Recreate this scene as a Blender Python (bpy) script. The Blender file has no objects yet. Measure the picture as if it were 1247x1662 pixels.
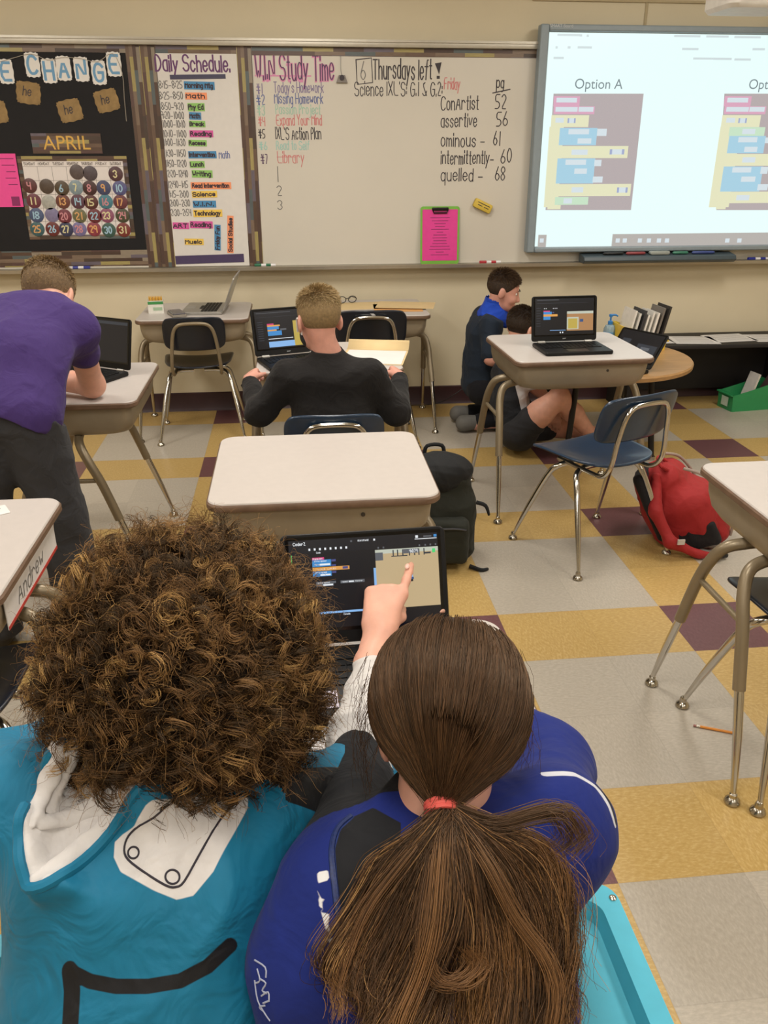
import bpy, math, random
import numpy as np
from mathutils import Vector, Matrix

S = bpy.context.scene
C = S.collection
RNG = np.random.default_rng(7)
random.seed(7)

# ------------------------------------------------------------------ camera, world, lights, exposure
CAM_H, CAM_F, CAM_PITCH, CAM_YAW = 1.5609, 1354.52, 0.41144, -0.10509
def cam_matrix():
    cp, sp, cy, sy = math.cos(CAM_PITCH), math.sin(CAM_PITCH), math.cos(CAM_YAW), math.sin(CAM_YAW)
    B = np.array([[1, 0, 0], [0, 0, -1], [0, 1, 0]], float)
    Rz = np.array([[cy, sy, 0], [-sy, cy, 0], [0, 0, 1]])
    Rx = np.array([[1, 0, 0], [0, cp, -sp], [0, sp, cp]])
    return Rx @ B @ Rz
CAM_M = cam_matrix()
cam_data = bpy.data.cameras.new('camera')
cam = bpy.data.objects.new('camera', cam_data)
C.objects.link(cam)
cam_data.sensor_width = 36.0
cam_data.lens = CAM_F * 36.0 / 1662.0
cam_data.clip_start = 0.02
_m = Matrix((CAM_M.T @ np.diag([1.0, -1.0, -1.0])).tolist()).to_4x4()
_m.translation = (0, 0, CAM_H)
cam.matrix_world = _m
S.camera = cam

S.view_settings.view_transform = 'Standard'
S.view_settings.look = 'None'
S.view_settings.gamma = 1.0
S.view_settings.use_curve_mapping = False
S.view_settings.exposure = EXPOSURE if 'EXPOSURE' in globals() else 0.0

world = bpy.data.worlds.new('World')
S.world = world
world.use_nodes = True
world.node_tree.nodes['Background'].inputs['Color'].default_value = (1.0, 0.95, 0.88, 1)
world.node_tree.nodes['Background'].inputs['Strength'].default_value = 0.12

CEIL = 2.85
LIGHT_XY = [(-2.2, -1.6), (0.1, -1.6), (2.4, -1.6), (-2.2, 0.9), (0.1, 0.9), (2.4, 0.9), (-2.2, 3.3), (0.1, 3.3), (2.4, 3.3)]
for lx, ly in LIGHT_XY:
    ld = bpy.data.lights.new('troffer_light', 'AREA')
    ld.shape = 'RECTANGLE'; ld.size = 0.56; ld.size_y = 1.16
    ld.energy = 33.0 if ly > 2 else 24.0
    ld.color = (1.0, 0.955, 0.89)
    lo = bpy.data.objects.new('troffer_light', ld)
    C.objects.link(lo)
    lo.location = (lx, ly, CEIL - 0.035)
S.cycles.max_bounces = 6
S.cycles.diffuse_bounces = 3
S.cycles.glossy_bounces = 3
S.cycles.transmission_bounces = 4
S.cycles.transparent_max_bounces = 6

# ------------------------------------------------------------------ helpers
def ray(u, v):
    return CAM_M.T @ np.array([(u - 623.5) / CAM_F, (v - 831.0) / CAM_F, 1.0])
def on_y(u, v, y):                       # the point of the vertical plane at depth y seen at a spot of the photo
    d = ray(u, v); t = y / d[1]
    return np.array([d[0] * t, y, CAM_H + d[2] * t])
def on_z(u, v, z):                       # the same for a horizontal plane
    d = ray(u, v); t = (z - CAM_H) / d[2]
    return np.array([d[0] * t, d[1] * t, z])

def lin(c):
    if isinstance(c, str):
        c = [int(c[i:i + 2], 16) / 255 for i in (0, 2, 4)]
    return tuple((x / 12.92 if x <= 0.04045 else ((x + 0.055) / 1.055) ** 2.4) for x in c)

MATS = {}
def nd(nt, kind, **kw):
    n = nt.nodes.new(kind)
    for k, v in kw.items():
        if k in n.inputs: n.inputs[k].default_value = v
        else: setattr(n, k, v)
    return n
def M(name, color, rough=0.5, metal=0.0, var=0.06, scale=30.0, bump=0.0, bscale=None, emit=0.0, spec=None, stretch=None, coat=0.0, sheen=0.0):
    """principled material with a little procedural colour variation and bump"""
    if name in MATS: return MATS[name]
    m = bpy.data.materials.new(name); m.use_nodes = True
    nt = m.node_tree; b = nt.nodes['Principled BSDF']
    c = lin(color)
    b.inputs['Roughness'].default_value = rough
    b.inputs['Metallic'].default_value = metal
    if spec is not None: b.inputs['Specular IOR Level'].default_value = spec
    if coat: b.inputs['Coat Weight'].default_value = coat; b.inputs['Coat Roughness'].default_value = 0.12
    if sheen: b.inputs['Sheen Weight'].default_value = sheen; b.inputs['Sheen Roughness'].default_value = 0.5
    tc = nd(nt, 'ShaderNodeTexCoord')
    vec = tc.outputs['Object']
    if stretch:
        mp = nd(nt, 'ShaderNodeMapping'); mp.inputs['Scale'].default_value = stretch
        nt.links.new(vec, mp.inputs['Vector']); vec = mp.outputs['Vector']
    if var > 0:
        n = nd(nt, 'ShaderNodeTexNoise', Scale=scale, Detail=3.0)
        nt.links.new(vec, n.inputs['Vector'])
        r = nd(nt, 'ShaderNodeValToRGB')
        r.color_ramp.elements[0].position = 0.3; r.color_ramp.elements[1].position = 0.7
        r.color_ramp.elements[0].color = tuple(max(0, x * (1 - var)) for x in c) + (1,)
        r.color_ramp.elements[1].color = tuple(min(1, x * (1 + var)) for x in c) + (1,)
        nt.links.new(n.outputs['Fac'], r.inputs['Fac'])
        nt.links.new(r.outputs['Color'], b.inputs['Base Color'])
    else:
        b.inputs['Base Color'].default_value = c + (1,)
    if bump > 0:
        n2 = nd(nt, 'ShaderNodeTexNoise', Scale=bscale or scale * 4, Detail=4.0)
        nt.links.new(vec, n2.inputs['Vector'])
        bp = nd(nt, 'ShaderNodeBump', Strength=bump, Distance=0.01)
        nt.links.new(n2.outputs['Fac'], bp.inputs['Height'])
        nt.links.new(bp.outputs['Normal'], b.inputs['Normal'])
    if emit > 0:
        b.inputs['Emission Color'].default_value = c + (1,)
        b.inputs['Emission Strength'].default_value = emit
    MATS[name] = m
    return m
def E(name, color, strength=1.0):        # a patch of a lit display
    if name in MATS: return MATS[name]
    m = bpy.data.materials.new(name); m.use_nodes = True
    b = m.node_tree.nodes['Principled BSDF']
    c = lin(color)
    b.inputs['Base Color'].default_value = (0.01, 0.01, 0.012, 1)
    b.inputs['Roughness'].default_value = 0.25
    b.inputs['Emission Color'].default_value = c + (1,)
    b.inputs['Emission Strength'].default_value = strength
    MATS[name] = m
    return m

def unit(v):
    v = np.asarray(v, float); return v / (np.linalg.norm(v) + 1e-12)
def frame_z(d):                          # two unit vectors square to d
    d = unit(d); a = np.array([0, 0, 1.0]) if abs(d[2]) < 0.9 else np.array([1.0, 0, 0])
    x = unit(np.cross(a, d)); return x, np.cross(d, x)
def rot_z(a): return np.array([[math.cos(a), -math.sin(a), 0], [math.sin(a), math.cos(a), 0], [0, 0, 1.0]])
def rot_x(a): return np.array([[1, 0, 0], [0, math.cos(a), -math.sin(a)], [0, math.sin(a), math.cos(a)]])
def rot_y(a): return np.array([[math.cos(a), 0, math.sin(a)], [0, 1, 0], [-math.sin(a), 0, math.cos(a)]])
def catmull(P, n=6, closed=False):
    P = np.asarray(P, float); out = []
    N = len(P); rng = range(N if closed else N - 1)
    for i in rng:
        if closed: p0, p1, p2, p3 = P[(i - 1) % N], P[i], P[(i + 1) % N], P[(i + 2) % N]
        else: p0, p1, p2, p3 = P[max(i - 1, 0)], P[i], P[i + 1], P[min(i + 2, N - 1)]
        for k in range(n):
            t = k / n
            out.append(0.5 * (2 * p1 + (p2 - p0) * t + (2 * p0 - 5 * p1 + 4 * p2 - p3) * t * t + (3 * p1 - p0 - 3 * p2 + p3) * t ** 3))
    if not closed: out.append(P[-1])
    return np.array(out)
def rrect(w, d, r, n=5, cx=0.0, cy=0.0):   # rounded rectangle outline, counter-clockwise
    r = min(r, w / 2 - 1e-4, d / 2 - 1e-4)
    out = []
    for sx, sy, a0 in ((1, 1, 0), (-1, 1, 90), (-1, -1, 180), (1, -1, 270)):
        for k in range(n + 1):
            a = math.radians(a0 + 90 * k / n)
            out.append((cx + sx * (w / 2 - r) + r * math.cos(a), cy + sy * (d / 2 - r) + r * math.sin(a)))
    return out

class G:
    """collects shapes for one mesh object"""
    def __init__(s): s.v = []; s.f = []; s.m = []; s.X = np.eye(4)
    def at(s, loc=(0, 0, 0), rot=None):
        s.X = np.eye(4); s.X[:3, 3] = loc
        if rot is not None: s.X[:3, :3] = rot
        return s
    def add(s, V, F, mat=0):
        V = np.asarray(V, float).reshape(-1, 3) @ s.X[:3, :3].T + s.X[:3, 3]
        b = len(s.v); s.v.extend(V.tolist())
        for f in F: s.f.append([i + b for i in f]); s.m.append(mat)
        return s
    def box(s, c, size, mat=0, bev=0.0):
        x, y, z = c; a, b, h = (k / 2 for k in size)
        if bev > 0:
            return s.prism(rrect(size[0], size[1], bev, 3, x, y), z - h, z + h, mat, bev * 0.7)
        V = [(x + i * a, y + j * b, z + k * h) for k in (-1, 1) for j in (-1, 1) for i in (-1, 1)]
        return s.add(V, [(0, 2, 3, 1), (4, 5, 7, 6), (0, 1, 5, 4), (2, 6, 7, 3), (0, 4, 6, 2), (1, 3, 7, 5)], mat)
    def loft(s, rings, mat=0, cap=True, closed=True, flip=False):
        n = len(rings[0]); V = [p for r in rings for p in r]; F = []
        for i in range(len(rings) - 1):
            for j in range(n if closed else n - 1):
                q = (i * n + j, i * n + (j + 1) % n, (i + 1) * n + (j + 1) % n, (i + 1) * n + j)
                F.append(q[::-1] if flip else q)
        if cap:
            a = list(range(n)); b = [(len(rings) - 1) * n + k for k in range(n)]
            F.append(a if flip else a[::-1]); F.append(b[::-1] if flip else b)
        return s.add(V, F, mat)
    def prism(s, poly, z0, z1, mat=0, bev=0.0):
        P = np.array(poly, float)
        if bev > 0:
            c = P.mean(0); Q = P + (c - P) / (np.linalg.norm(c - P, axis=1, keepdims=True) + 1e-9) * bev
            rings = [(Q, z0), (P, z0 + bev), (P, z1 - bev), (Q, z1)]
        else: rings = [(P, z0), (P, z1)]
        return s.loft([[(p[0], p[1], z) for p in R] for R, z in rings], mat)
    def tube(s, pts, r, seg=12, mat=0, smooth=0, cap=True):
        P = np.asarray(pts, float)
        R = np.full(len(P), r, float) if np.isscalar(r) else np.asarray(r, float)
        if smooth:
            R = catmull(np.stack([R, R, R], 1), smooth)[:, 0]; P = catmull(P, smooth)
        T = np.gradient(P, axis=0); T /= np.linalg.norm(T, axis=1, keepdims=True) + 1e-12
        x, y = frame_z(T[0]); rings = []
        for i in range(len(P)):
            x = unit(x - T[i] * (x @ T[i])); y = np.cross(T[i], x)
            rings.append([P[i] + R[i] * (math.cos(2 * math.pi * k / seg) * x + math.sin(2 * math.pi * k / seg) * y) for k in range(seg)])
        return s.loft(rings, mat, cap)
    def lathe(s, prof, seg=20, mat=0, loc=(0, 0, 0), axis=(0, 0, 1)):
        x, y = frame_z(axis); a = unit(axis); loc = np.asarray(loc, float)
        rings = [[loc + a * z + r * (math.cos(2 * math.pi * k / seg) * x + math.sin(2 * math.pi * k / seg) * y) for k in range(seg)] for r, z in prof]
        return s.loft(rings, mat)
    def ball(s, c, r, seg=14, rings=8, mat=0, rot=None):
        r = np.array([r, r, r]) if np.isscalar(r) else np.array(r)
        V = []; 
        for i in range(1, rings):
            t = math.pi * i / rings
            V.append([np.array([math.sin(t) * math.cos(2 * math.pi * k / seg), math.sin(t) * math.sin(2 * math.pi * k / seg), -math.cos(t)]) * r for k in range(seg)])
        V = [[(rot @ p if rot is not None else p) + np.asarray(c) for p in R] for R in V]
        return s.loft(V, mat)
    def sheet(s, poly, o, ux, uy, mat=0, th=0.0, off=0.0):
        """flat polygon (2-D points) laid in the plane o + a ux + b uy; th gives it thickness towards the normal"""
        o = np.asarray(o, float); ux = np.asarray(ux, float); uy = np.asarray(uy, float); n = unit(np.cross(ux, uy))
        P = [o + a * ux + b * uy + n * off for a, b in poly]
        if th > 0: return s.loft([P, [p + n * th for p in P]], mat)
        return s.add(P, [list(range(len(P)))], mat)
    def ribbon(s, pts, w, o, ux, uy, mat=0, off=0.0):
        """flat pen line through 2-D points in a plane"""
        P = np.asarray(pts, float)
        if len(P) < 2: return s
        keep = [0] + [i for i in range(1, len(P)) if np.linalg.norm(P[i] - P[i - 1]) > 1e-7]
        P = P[keep]
        if len(P) < 2: return s
        T = np.diff(P, axis=0); T /= np.linalg.norm(T, axis=1, keepdims=True)
        A = np.vstack([T[:1], (T[1:] + T[:-1]), T[-1:]])
        A /= np.linalg.norm(A, axis=1, keepdims=True) + 1e-9
        P[0] -= T[0] * w * .4; P[-1] += T[-1] * w * .4
        N = np.stack([-A[:, 1], A[:, 0]], 1) * w / 2
        o = np.asarray(o, float); ux = np.asarray(ux, float); uy = np.asarray(uy, float); n = unit(np.cross(ux, uy))
        L = [o + a * ux + b * uy + n * (off + i * 2e-6) for i, (a, b) in enumerate(P + N)]; R = [o + a * ux + b * uy + n * (off + i * 2e-6) for i, (a, b) in enumerate(P - N)]
        k = len(P)
        return s.add(L + R, [(i, k + i, k + i + 1, i + 1) for i in range(k - 1)], mat)
    def build(s, name, mats, parent=None, angle=38, bevel=0.0, subsurf=0, loc=None, solid=0.0):
        me = bpy.data.meshes.new(name)
        me.from_pydata(s.v, [], s.f)
        mats = mats if isinstance(mats, (list, tuple)) else [mats]
        for m in mats: me.materials.append(m)
        if len(mats) > 1: me.polygons.foreach_set('material_index', s.m)
        me.update()
        me.polygons.foreach_set('use_smooth', [True] * len(me.polygons))
        me.set_sharp_from_angle(angle=math.radians(angle))
        o = bpy.data.objects.new(name, me); C.objects.link(o)
        if parent is not None: o.parent = parent
        if loc is not None: o.location = loc
        if solid:
            md = o.modifiers.new('solid', 'SOLIDIFY'); md.thickness = solid; md.offset = 0
        if bevel:
            md = o.modifiers.new('bevel', 'BEVEL'); md.width = bevel; md.segments = 2; md.limit_method = 'ANGLE'; md.angle_limit = math.radians(40)
        if subsurf:
            md = o.modifiers.new('sub', 'SUBSURF'); md.levels = subsurf; md.render_levels = subsurf
        return o

def tag(o, label=None, cat=None, group=None, kind=None):
    if label: o['label'] = label
    if cat: o['category'] = cat
    if group: o['group'] = group
    if kind: o['kind'] = kind
    return o
def thing(name, label, cat, loc=(0, 0, 0), rz=0.0, group=None):
    o = bpy.data.objects.new(name, None); C.objects.link(o)
    o.empty_display_size = 0.05
    o.location = loc; o.rotation_euler = (0, 0, rz)
    return tag(o, label, cat, group)
def structure(o): o['kind'] = 'structure'; return o
def copy_tree(o, parent=None):
    c = o.copy(); C.objects.link(c)
    if parent is not None: c.parent = parent
    for ch in list(o.children): copy_tree(ch, c)
    return c
def place(o, loc, rz=0.0, label=None, group=None):
    o.location = loc; o.rotation_euler = (0, 0, rz)
    return tag(o, label, None, group)

# ------------------------------------------------------------------ pen lettering
GL = {'A': '022842 1434', 'B': '02082837362505 2534332202', 'C': '4738180604123243', 'D': '02082846442202', 'E': '48080242 0535', 'F': '480802 0535',
 'G': '473818060412324345 2545', 'H': '0802 4842 0545', 'I': '0802', 'J': '3833221203', 'K': '0802 4805 1542', 'L': '080242', 'M': '0208254842', 'N': '02084248',
 'O': '180604123244463818', 'P': '02082837362505', 'Q': '180604123244463818 2442', 'R': '02082837362505 2542', 'S': '473818070615354443321203', 'T': '0848 2822',
 'U': '080412324448', 'V': '082248', 'W': '0812253248', 'X': '0842 4802', 'Y': '0825 482522', 'Z': '08480242',
 'a': '361605031232 3632', 'b': '0802 0516263533221202', 'c': '3526160503122233', 'd': '3832 3526160503122233', 'e': '04343526160503122233', 'f': '382812 0636',
 'g': '36312010 3526160503122233', 'h': '0802 0516263532', 'i': '0602 0708', 'j': '26211000 2728', 'k': '0802 3604 1432', 'l': '0802', 'm': '0602 05162522 25364542',
 'n': '0602 0516263532', 'o': '160503122233352616', 'p': '0600 0516263533221203', 'q': '3630 3526160503122233', 'r': '0602 05162635', 's': '35261605142433221203',
 't': '18131222 0626', 'u': '0603122233 3632', 'v': '061236', 'w': '0612253246', 'x': '0632 3602', 'y': '0613 3600', 'z': '06360232',
 '0': '180604122234362818', '1': '1812', '2': '07182837360232', '3': '071828373625 2534332212 1203', '4': '080535 3832', '5': '3808052534332202',
 '6': '2816040312223334251504', '7': '083812', '8': '18070634332212030436372818', '9': '36251506071828373632', '.': '0203', '-': '0434', "'": '0807', '!': '0804 0302',
 '#': '1832 3822 0646 0444', '&': '42073817 03123244', ',': '0201', '/': '0238', ':': '0304 0506', '|': '0802', '=': '0333 0535', '+': '1416 0525'}
def chaikin(P):
    out = [P[0]]
    for a, b in zip(P[:-1], P[1:]):
        out += [a * .75 + b * .25, a * .25 + b * .75]
    return np.array(out + [P[-1]])
def text_width(t, h, squeeze=1.0):
    u = h / 6.0; w = 0
    for ch in t:
        if ch == ' ': w += 2.6
        else:
            w += max(int(s[i]) for s in GL.get(ch, '0232').split() for i in range(0, len(s), 2)) + 1.5
    return w * u * squeeze
def write(g, t, o, ux, uy, x, y, h, pen, mat=0, width=None, jitter=0.0, off=0.0, slant=0.0):
    """letters t with cap height h starting at plane coordinates x, y; width squeezes the line to that length"""
    sq = (width / max(text_width(t, h), 1e-6)) if width else 1.0
    u = h / 6.0; cx = 0.0; ns = 0
    for ch in t:
        if ch == ' ': cx += 2.6; continue
        st = GL.get(ch, '0232').split(); wid = 0
        dy = random.uniform(-jitter, jitter)
        for s_ in st:
            P = np.array([(int(s_[i]), int(s_[i + 1]) - 2) for i in range(0, len(s_), 2)], float)
            wid = max(wid, P[:, 0].max())
            if len(P) > 2: P = chaikin(P)
            P = np.stack([(cx + P[:, 0] + slant * P[:, 1]) * u * sq + x, (P[:, 1] + dy) * u + y], 1)
            g.ribbon(P, pen, o, ux, uy, mat, off + ns * 0.00002); ns += 1
        cx += wid + 1.5
    return g
def block_text(name, t, o, ux, uy, h, mat, parent=None, off=0.0006, align='CENTER'):
    """printed letters as a flat mesh in the plane o, ux, uy"""
    cu = bpy.data.curves.new('lettering', 'FONT'); cu.body = t; cu.size = h / 0.70; cu.align_x = align; cu.align_y = 'CENTER'
    tmp = bpy.data.objects.new('lettering', cu)
    me = bpy.data.meshes.new_from_object(tmp)
    bpy.data.objects.remove(tmp)
    n = unit(np.cross(ux, uy))
    R = Matrix(np.stack([ux, uy, n], 1).tolist()).to_4x4()
    R.translation = Vector((np.asarray(o) + n * off).tolist())
    me.transform(R)
    me.materials.clear(); me.materials.append(mat); me.name = name
    ob = bpy.data.objects.new(name, me); C.objects.link(ob)
    if parent is not None: ob.parent = parent
    return ob
# ------------------------------------------------------------------ the room
TILE = 0.3048
def floor_material():
    m = bpy.data.materials.new('vinyl tiles'); m.use_nodes = True
    nt = m.node_tree; b = nt.nodes['Principled BSDF']; L = nt.links.new
    tc = nd(nt, 'ShaderNodeTexCoord'); sp = nd(nt, 'ShaderNodeSeparateXYZ'); L(tc.outputs['Object'], sp.inputs[0])
    def math_(op, a, c=None):
        n = nd(nt, 'ShaderNodeMath', operation=op)
        for i, q in enumerate((a, c)):
            if q is None: continue
            if isinstance(q, (int, float)): n.inputs[i].default_value = q
            else: L(q, n.inputs[i])
        return n.outputs[0]
    def axis(out, off):
        t = math_('DIVIDE', math_('SUBTRACT', out, off), TILE)
        return t, math_('FLOOR', t), math_('FRACT', t)
    tx, ix, fx = axis(sp.outputs['X'], 0.6895); ty, iy, fy = axis(sp.outputs['Y'], 4.1055)
    yc = math_('COMPARE', math_('FLOORED_MODULO', ix, 3.0), 2.0)
    yr = math_('COMPARE', math_('FLOORED_MODULO', iy, 3.0), 0.0)
    for n in nt.nodes:
        if n.type == 'MATH' and n.operation == 'COMPARE': n.inputs[2].default_value = 0.1
    both = math_('MULTIPLY', yc, yr); either = math_('MAXIMUM', yc, yr)
    par = math_('FLOORED_MODULO', math_('ADD', ix, iy), 2.0)
    cell = nd(nt, 'ShaderNodeCombineXYZ'); L(ix, cell.inputs[0]); L(iy, cell.inputs[1])
    wn = nd(nt, 'ShaderNodeTexWhiteNoise', noise_dimensions='3D'); L(cell.outputs[0], wn.inputs['Vector'])
    def streak(sc):
        mp = nd(nt, 'ShaderNodeMapping'); mp.inputs['Scale'].default_value = sc; mp.inputs['Rotation'].default_value = (0, 0, 0.5)
        L(tc.outputs['Object'], mp.inputs['Vector'])
        n = nd(nt, 'ShaderNodeTexNoise', Scale=1.0, Detail=5.0, Roughness=0.62); L(mp.outputs[0], n.inputs['Vector']); return n.outputs['Fac']
    a, c = streak((150, 66, 1)), streak((66, 150, 1))
    mx = nd(nt, 'ShaderNodeMix', data_type='FLOAT'); L(par, mx.inputs[0]); L(a, mx.inputs[2]); L(c, mx.inputs[3])
    st = mx.outputs[0]
    def ramp(c0, c1, c2):
        r = nd(nt, 'ShaderNodeValToRGB'); e = r.color_ramp.elements
        e[0].position = 0.26; e[0].color = lin(c0) + (1,); e[1].position = 0.76; e[1].color = lin(c2) + (1,)
        k = e.new(0.5); k.color = lin(c1) + (1,)
        L(st, r.inputs['Fac']); return r.outputs['Color']
    grey, yel, mar = ramp('a59c8e', 'b0a799', 'bfb6a8'), ramp('ac8c50', 'b99a5e', 'cdb27c'), ramp('5d3a3d', '684447', '745152')
    def mix(f, p, q):
        n = nd(nt, 'ShaderNodeMix', data_type='RGBA'); L(f, n.inputs[0]); L(p, n.inputs[6]); L(q, n.inputs[7]); return n.outputs[2]
    col = mix(both, mix(either, grey, yel), mar)
    # tile to tile tone, scuffs, joints
    mr = nd(nt, 'ShaderNodeMapRange'); mr.inputs['To Min'].default_value = 0.93; mr.inputs['To Max'].default_value = 1.05; L(wn.outputs['Value'], mr.inputs['Value'])
    dirt = nd(nt, 'ShaderNodeTexNoise', Scale=22.0, Detail=6.0, Roughness=0.7); L(tc.outputs['Object'], dirt.inputs['Vector'])
    dr = nd(nt, 'ShaderNodeMapRange'); dr.inputs['From Min'].default_value = 0.24; dr.inputs['From Max'].default_value = 0.34; dr.inputs['To Min'].default_value = 0.78; dr.inputs['To Max'].default_value = 1.0
    L(dirt.outputs['Fac'], dr.inputs['Value'])
    ex = math_('MINIMUM', fx, math_('SUBTRACT', 1.0, fx)); ey = math_('MINIMUM', fy, math_('SUBTRACT', 1.0, fy))
    jn = nd(nt, 'ShaderNodeMapRange'); jn.inputs['From Min'].default_value = 0.0; jn.inputs['From Max'].default_value = 0.007; jn.inputs['To Min'].default_value = 0.86; L(math_('MINIMUM', ex, ey), jn.inputs['Value'])
    k = math_('MULTIPLY', math_('MULTIPLY', mr.outputs[0], dr.outputs[0]), jn.outputs[0])
    vm = nd(nt, 'ShaderNodeVectorMath', operation='SCALE'); L(col, vm.inputs[0]); L(k, vm.inputs['Scale'])
    L(vm.outputs[0], b.inputs['Base Color'])
    rr = nd(nt, 'ShaderNodeMapRange'); rr.inputs['To Min'].default_value = 0.26; rr.inputs['To Max'].default_value = 0.44; L(st, rr.inputs['Value']); L(rr.outputs[0], b.inputs['Roughness'])
    bp = nd(nt, 'ShaderNodeBump', Strength=0.08, Distance=0.004); L(dirt.outputs['Fac'], bp.inputs['Height']); L(bp.outputs[0], b.inputs['Normal'])
    return m
XL, XR, YB, WALL = -4.2, 4.6, -3.6, 5.33
structure(G().box(((XL + XR) / 2, (YB + WALL) / 2, -0.05), (XR - XL, WALL - YB, 0.1)).build('floor', floor_material()))
wall_m = M('painted wall', 'd5c9ad', 0.75, var=0.03, scale=2.0, bump=0.05, bscale=160)
structure(G().box(((XL + XR) / 2, WALL + 0.05, CEIL / 2), (XR - XL, 0.1, CEIL)).build('wall_back', wall_m))
structure(G().box((XL - 0.05, (YB + WALL) / 2, CEIL / 2), (0.1, WALL - YB, CEIL)).build('wall_left', wall_m))
structure(G().box((XR + 0.05, (YB + WALL) / 2, CEIL / 2), (0.1, WALL - YB, CEIL)).build('wall_right', wall_m))
structure(G().box(((XL + XR) / 2, YB - 0.05, CEIL / 2), (XR - XL, 0.1, CEIL)).build('wall_front', wall_m))
structure(G().box(((XL + XR) / 2, (YB + WALL) / 2, CEIL + 0.05), (XR - XL, WALL - YB, 0.1)).build('ceiling', M('ceiling tile', 'd9d5c8', 0.9, var=0.05, scale=60)))
base_m = M('maroon cove base', '35191d', 0.45, var=0.1, scale=8)
g = G(); g.loft([[(x, WALL, 0), (x, WALL - 0.022, 0), (x, WALL - 0.010, 0.02), (x, WALL - 0.007, 0.112), (x, WALL, 0.118)] for x in (XL, XR)], 0, True, True, True)
structure(g.build('baseboard_back', base_m))
# panel joints high on the wall right of the whiteboard
g = G(); g.box((2.07, WALL - 0.003, 2.50), (0.016, 0.006, 0.66)); g.box((2.9, WALL - 0.006, 2.325), (3.0, 0.012, 0.012))
structure(g.build('trim_1', M('panel joint', 'b5a583', 0.7)))
# fluorescent troffers
lamp_frame = M('white troffer', 'e6e3da', 0.5)
lamp_lens = E('lit troffer lens', 'fff2dc', 2.5)
for i, (lx, ly) in enumerate(LIGHT_XY):
    t = thing('ceiling_light', 'white recessed fluorescent ceiling light over the classroom', 'ceiling light', (lx, ly, CEIL), group='fluorescent ceiling lights')
    gg = G()
    for sx in (-1, 1): gg.box((sx * 0.295, 0, -0.012), (0.03, 1.22, 0.03)); gg.box((0, sx * 0.60, -0.012), (0.56, 0.03, 0.03))
    gg.build('frame', lamp_frame, t)
    G().box((0, 0, -0.008), (0.56, 1.17, 0.01)).build('lens', lamp_lens, t)

# ------------------------------------------------------------------ boards on the back wall
BY = 5.295                                # face of the whiteboard
UX, UZ = np.array([1.0, 0, 0]), np.array([0, 0, 1.0])
O0 = np.array([0, BY, 0.0])
def bp(u, v, y=BY): p = on_y(u, v, y); return (p[0], p[2])
Z0 = lambda z, k=3: 415 * 0 + z
def z1(u, v): return bp(u / 2.969, v / 2.969)
alum = M('brushed aluminium', 'b9b3a6', 0.35, 0.8, var=0.04)
white_m = M('whiteboard enamel', 'd3cdc1', 0.22, var=0.015, scale=3)
wb = thing('whiteboard', 'long white enamel whiteboard with pen tray running along the back wall', 'whiteboard', (0, 0, 0))
WX0, WX1, WZ0, WZ1 = -3.2, 3.9, 0.905, 2.075
G().box(((WX0 + WX1) / 2, (BY + WALL) / 2, (WZ0 + WZ1) / 2), (WX1 - WX0, WALL - BY, WZ1 - WZ0)).build('writing_surface', white_m, wb)
g = G(); g.box(((WX0 + WX1) / 2, BY - 0.002, WZ1 + 0.018), (WX1 - WX0, 0.05, 0.036), bev=0.004); g.box(((WX0 + WX1) / 2, BY - 0.02, WZ1 + 0.03), (WX1 - WX0, 0.03, 0.012))
g.build('top_rail', alum, wb)
g = G(); g.loft([[(x, BY + 0.01, 0.905), (x, BY - 0.055, 0.897), (x, BY - 0.062, 0.908), (x, BY - 0.068, 0.905), (x, BY - 0.066, 0.885), (x, BY + 0.01, 0.880)] for x in (WX0, WX1)], 0, True, True, False)
g.build('pen_tray', alum, wb)
# marker writing
ink = {k: M('marker ' + k, c, 0.6, var=0.0) for k, c in dict(black='3a3338', grey='6d6a68', purple='7d6f98', blue='5a679c', green='9ec4b0', red='cf7d7c', teal='9cc8bf', plum='6a3f6e', pinkglow='d98fb4', violet='5a3f5f').items()}
def board_line(text, u0, v0, u1, cap, col, pen=0.006, o=None, par=None, jit=0.25, off=0.001, name='handwriting', slant=0.0, y=None):
    pen *= 0.78
    yy = y or BY
    p0, p1 = on_y(u0, v0, yy), on_y(u1, v0, yy)
    gg = G(); write(gg, text, (0, yy, 0), UX, UZ, p0[0], p0[2], cap * 0.0041, pen, 0, width=p1[0] - p0[0], jitter=jit, off=off, slant=slant)
    return gg.build(name, ink[col], par or wb)
board_line('W.I.N Study Time', 416, 130, 545, 30, 'pinkglow', 0.017, off=0.0006)
board_line('W.I.N Study Time', 416, 129, 545, 30, 'violet', 0.0080, off=0.0020)
board_line('-', 415, 131, 549, 20, 'pinkglow', 0.010)
board_line('#1', 417, 152, 428, 12, 'purple'); board_line("Today's Homework", 445, 150, 527, 13, 'purple', 0.0055)
board_line('#2', 417, 170, 432, 12, 'blue'); board_line('Missing Homework', 446, 168, 526, 13, 'blue', 0.0055)
board_line('#3', 418, 187, 432, 12, 'green'); board_line('Passion Project', 448, 185, 522, 12, 'green', 0.0055)
board_line('#4', 420, 204, 432, 11, 'red'); board_line('Expand Your Mind', 449, 203, 524, 13, 'red', 0.0055)
board_line('#5', 420, 224, 432, 11, 'black'); board_line("IXL'S Action Plan", 448, 226, 523, 15, 'black', 0.006)
board_line('#6', 421, 243, 436, 10, 'teal'); board_line('Read to Self', 449, 243, 504, 11, 'teal', 0.0055)
board_line('#7', 424, 265, 437, 12, 'violet'); board_line('Library', 451, 264, 496, 15, 'red', 0.0055); 
board_line('-', 450, 262, 495, 18, 'red', 0.004)
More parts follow.
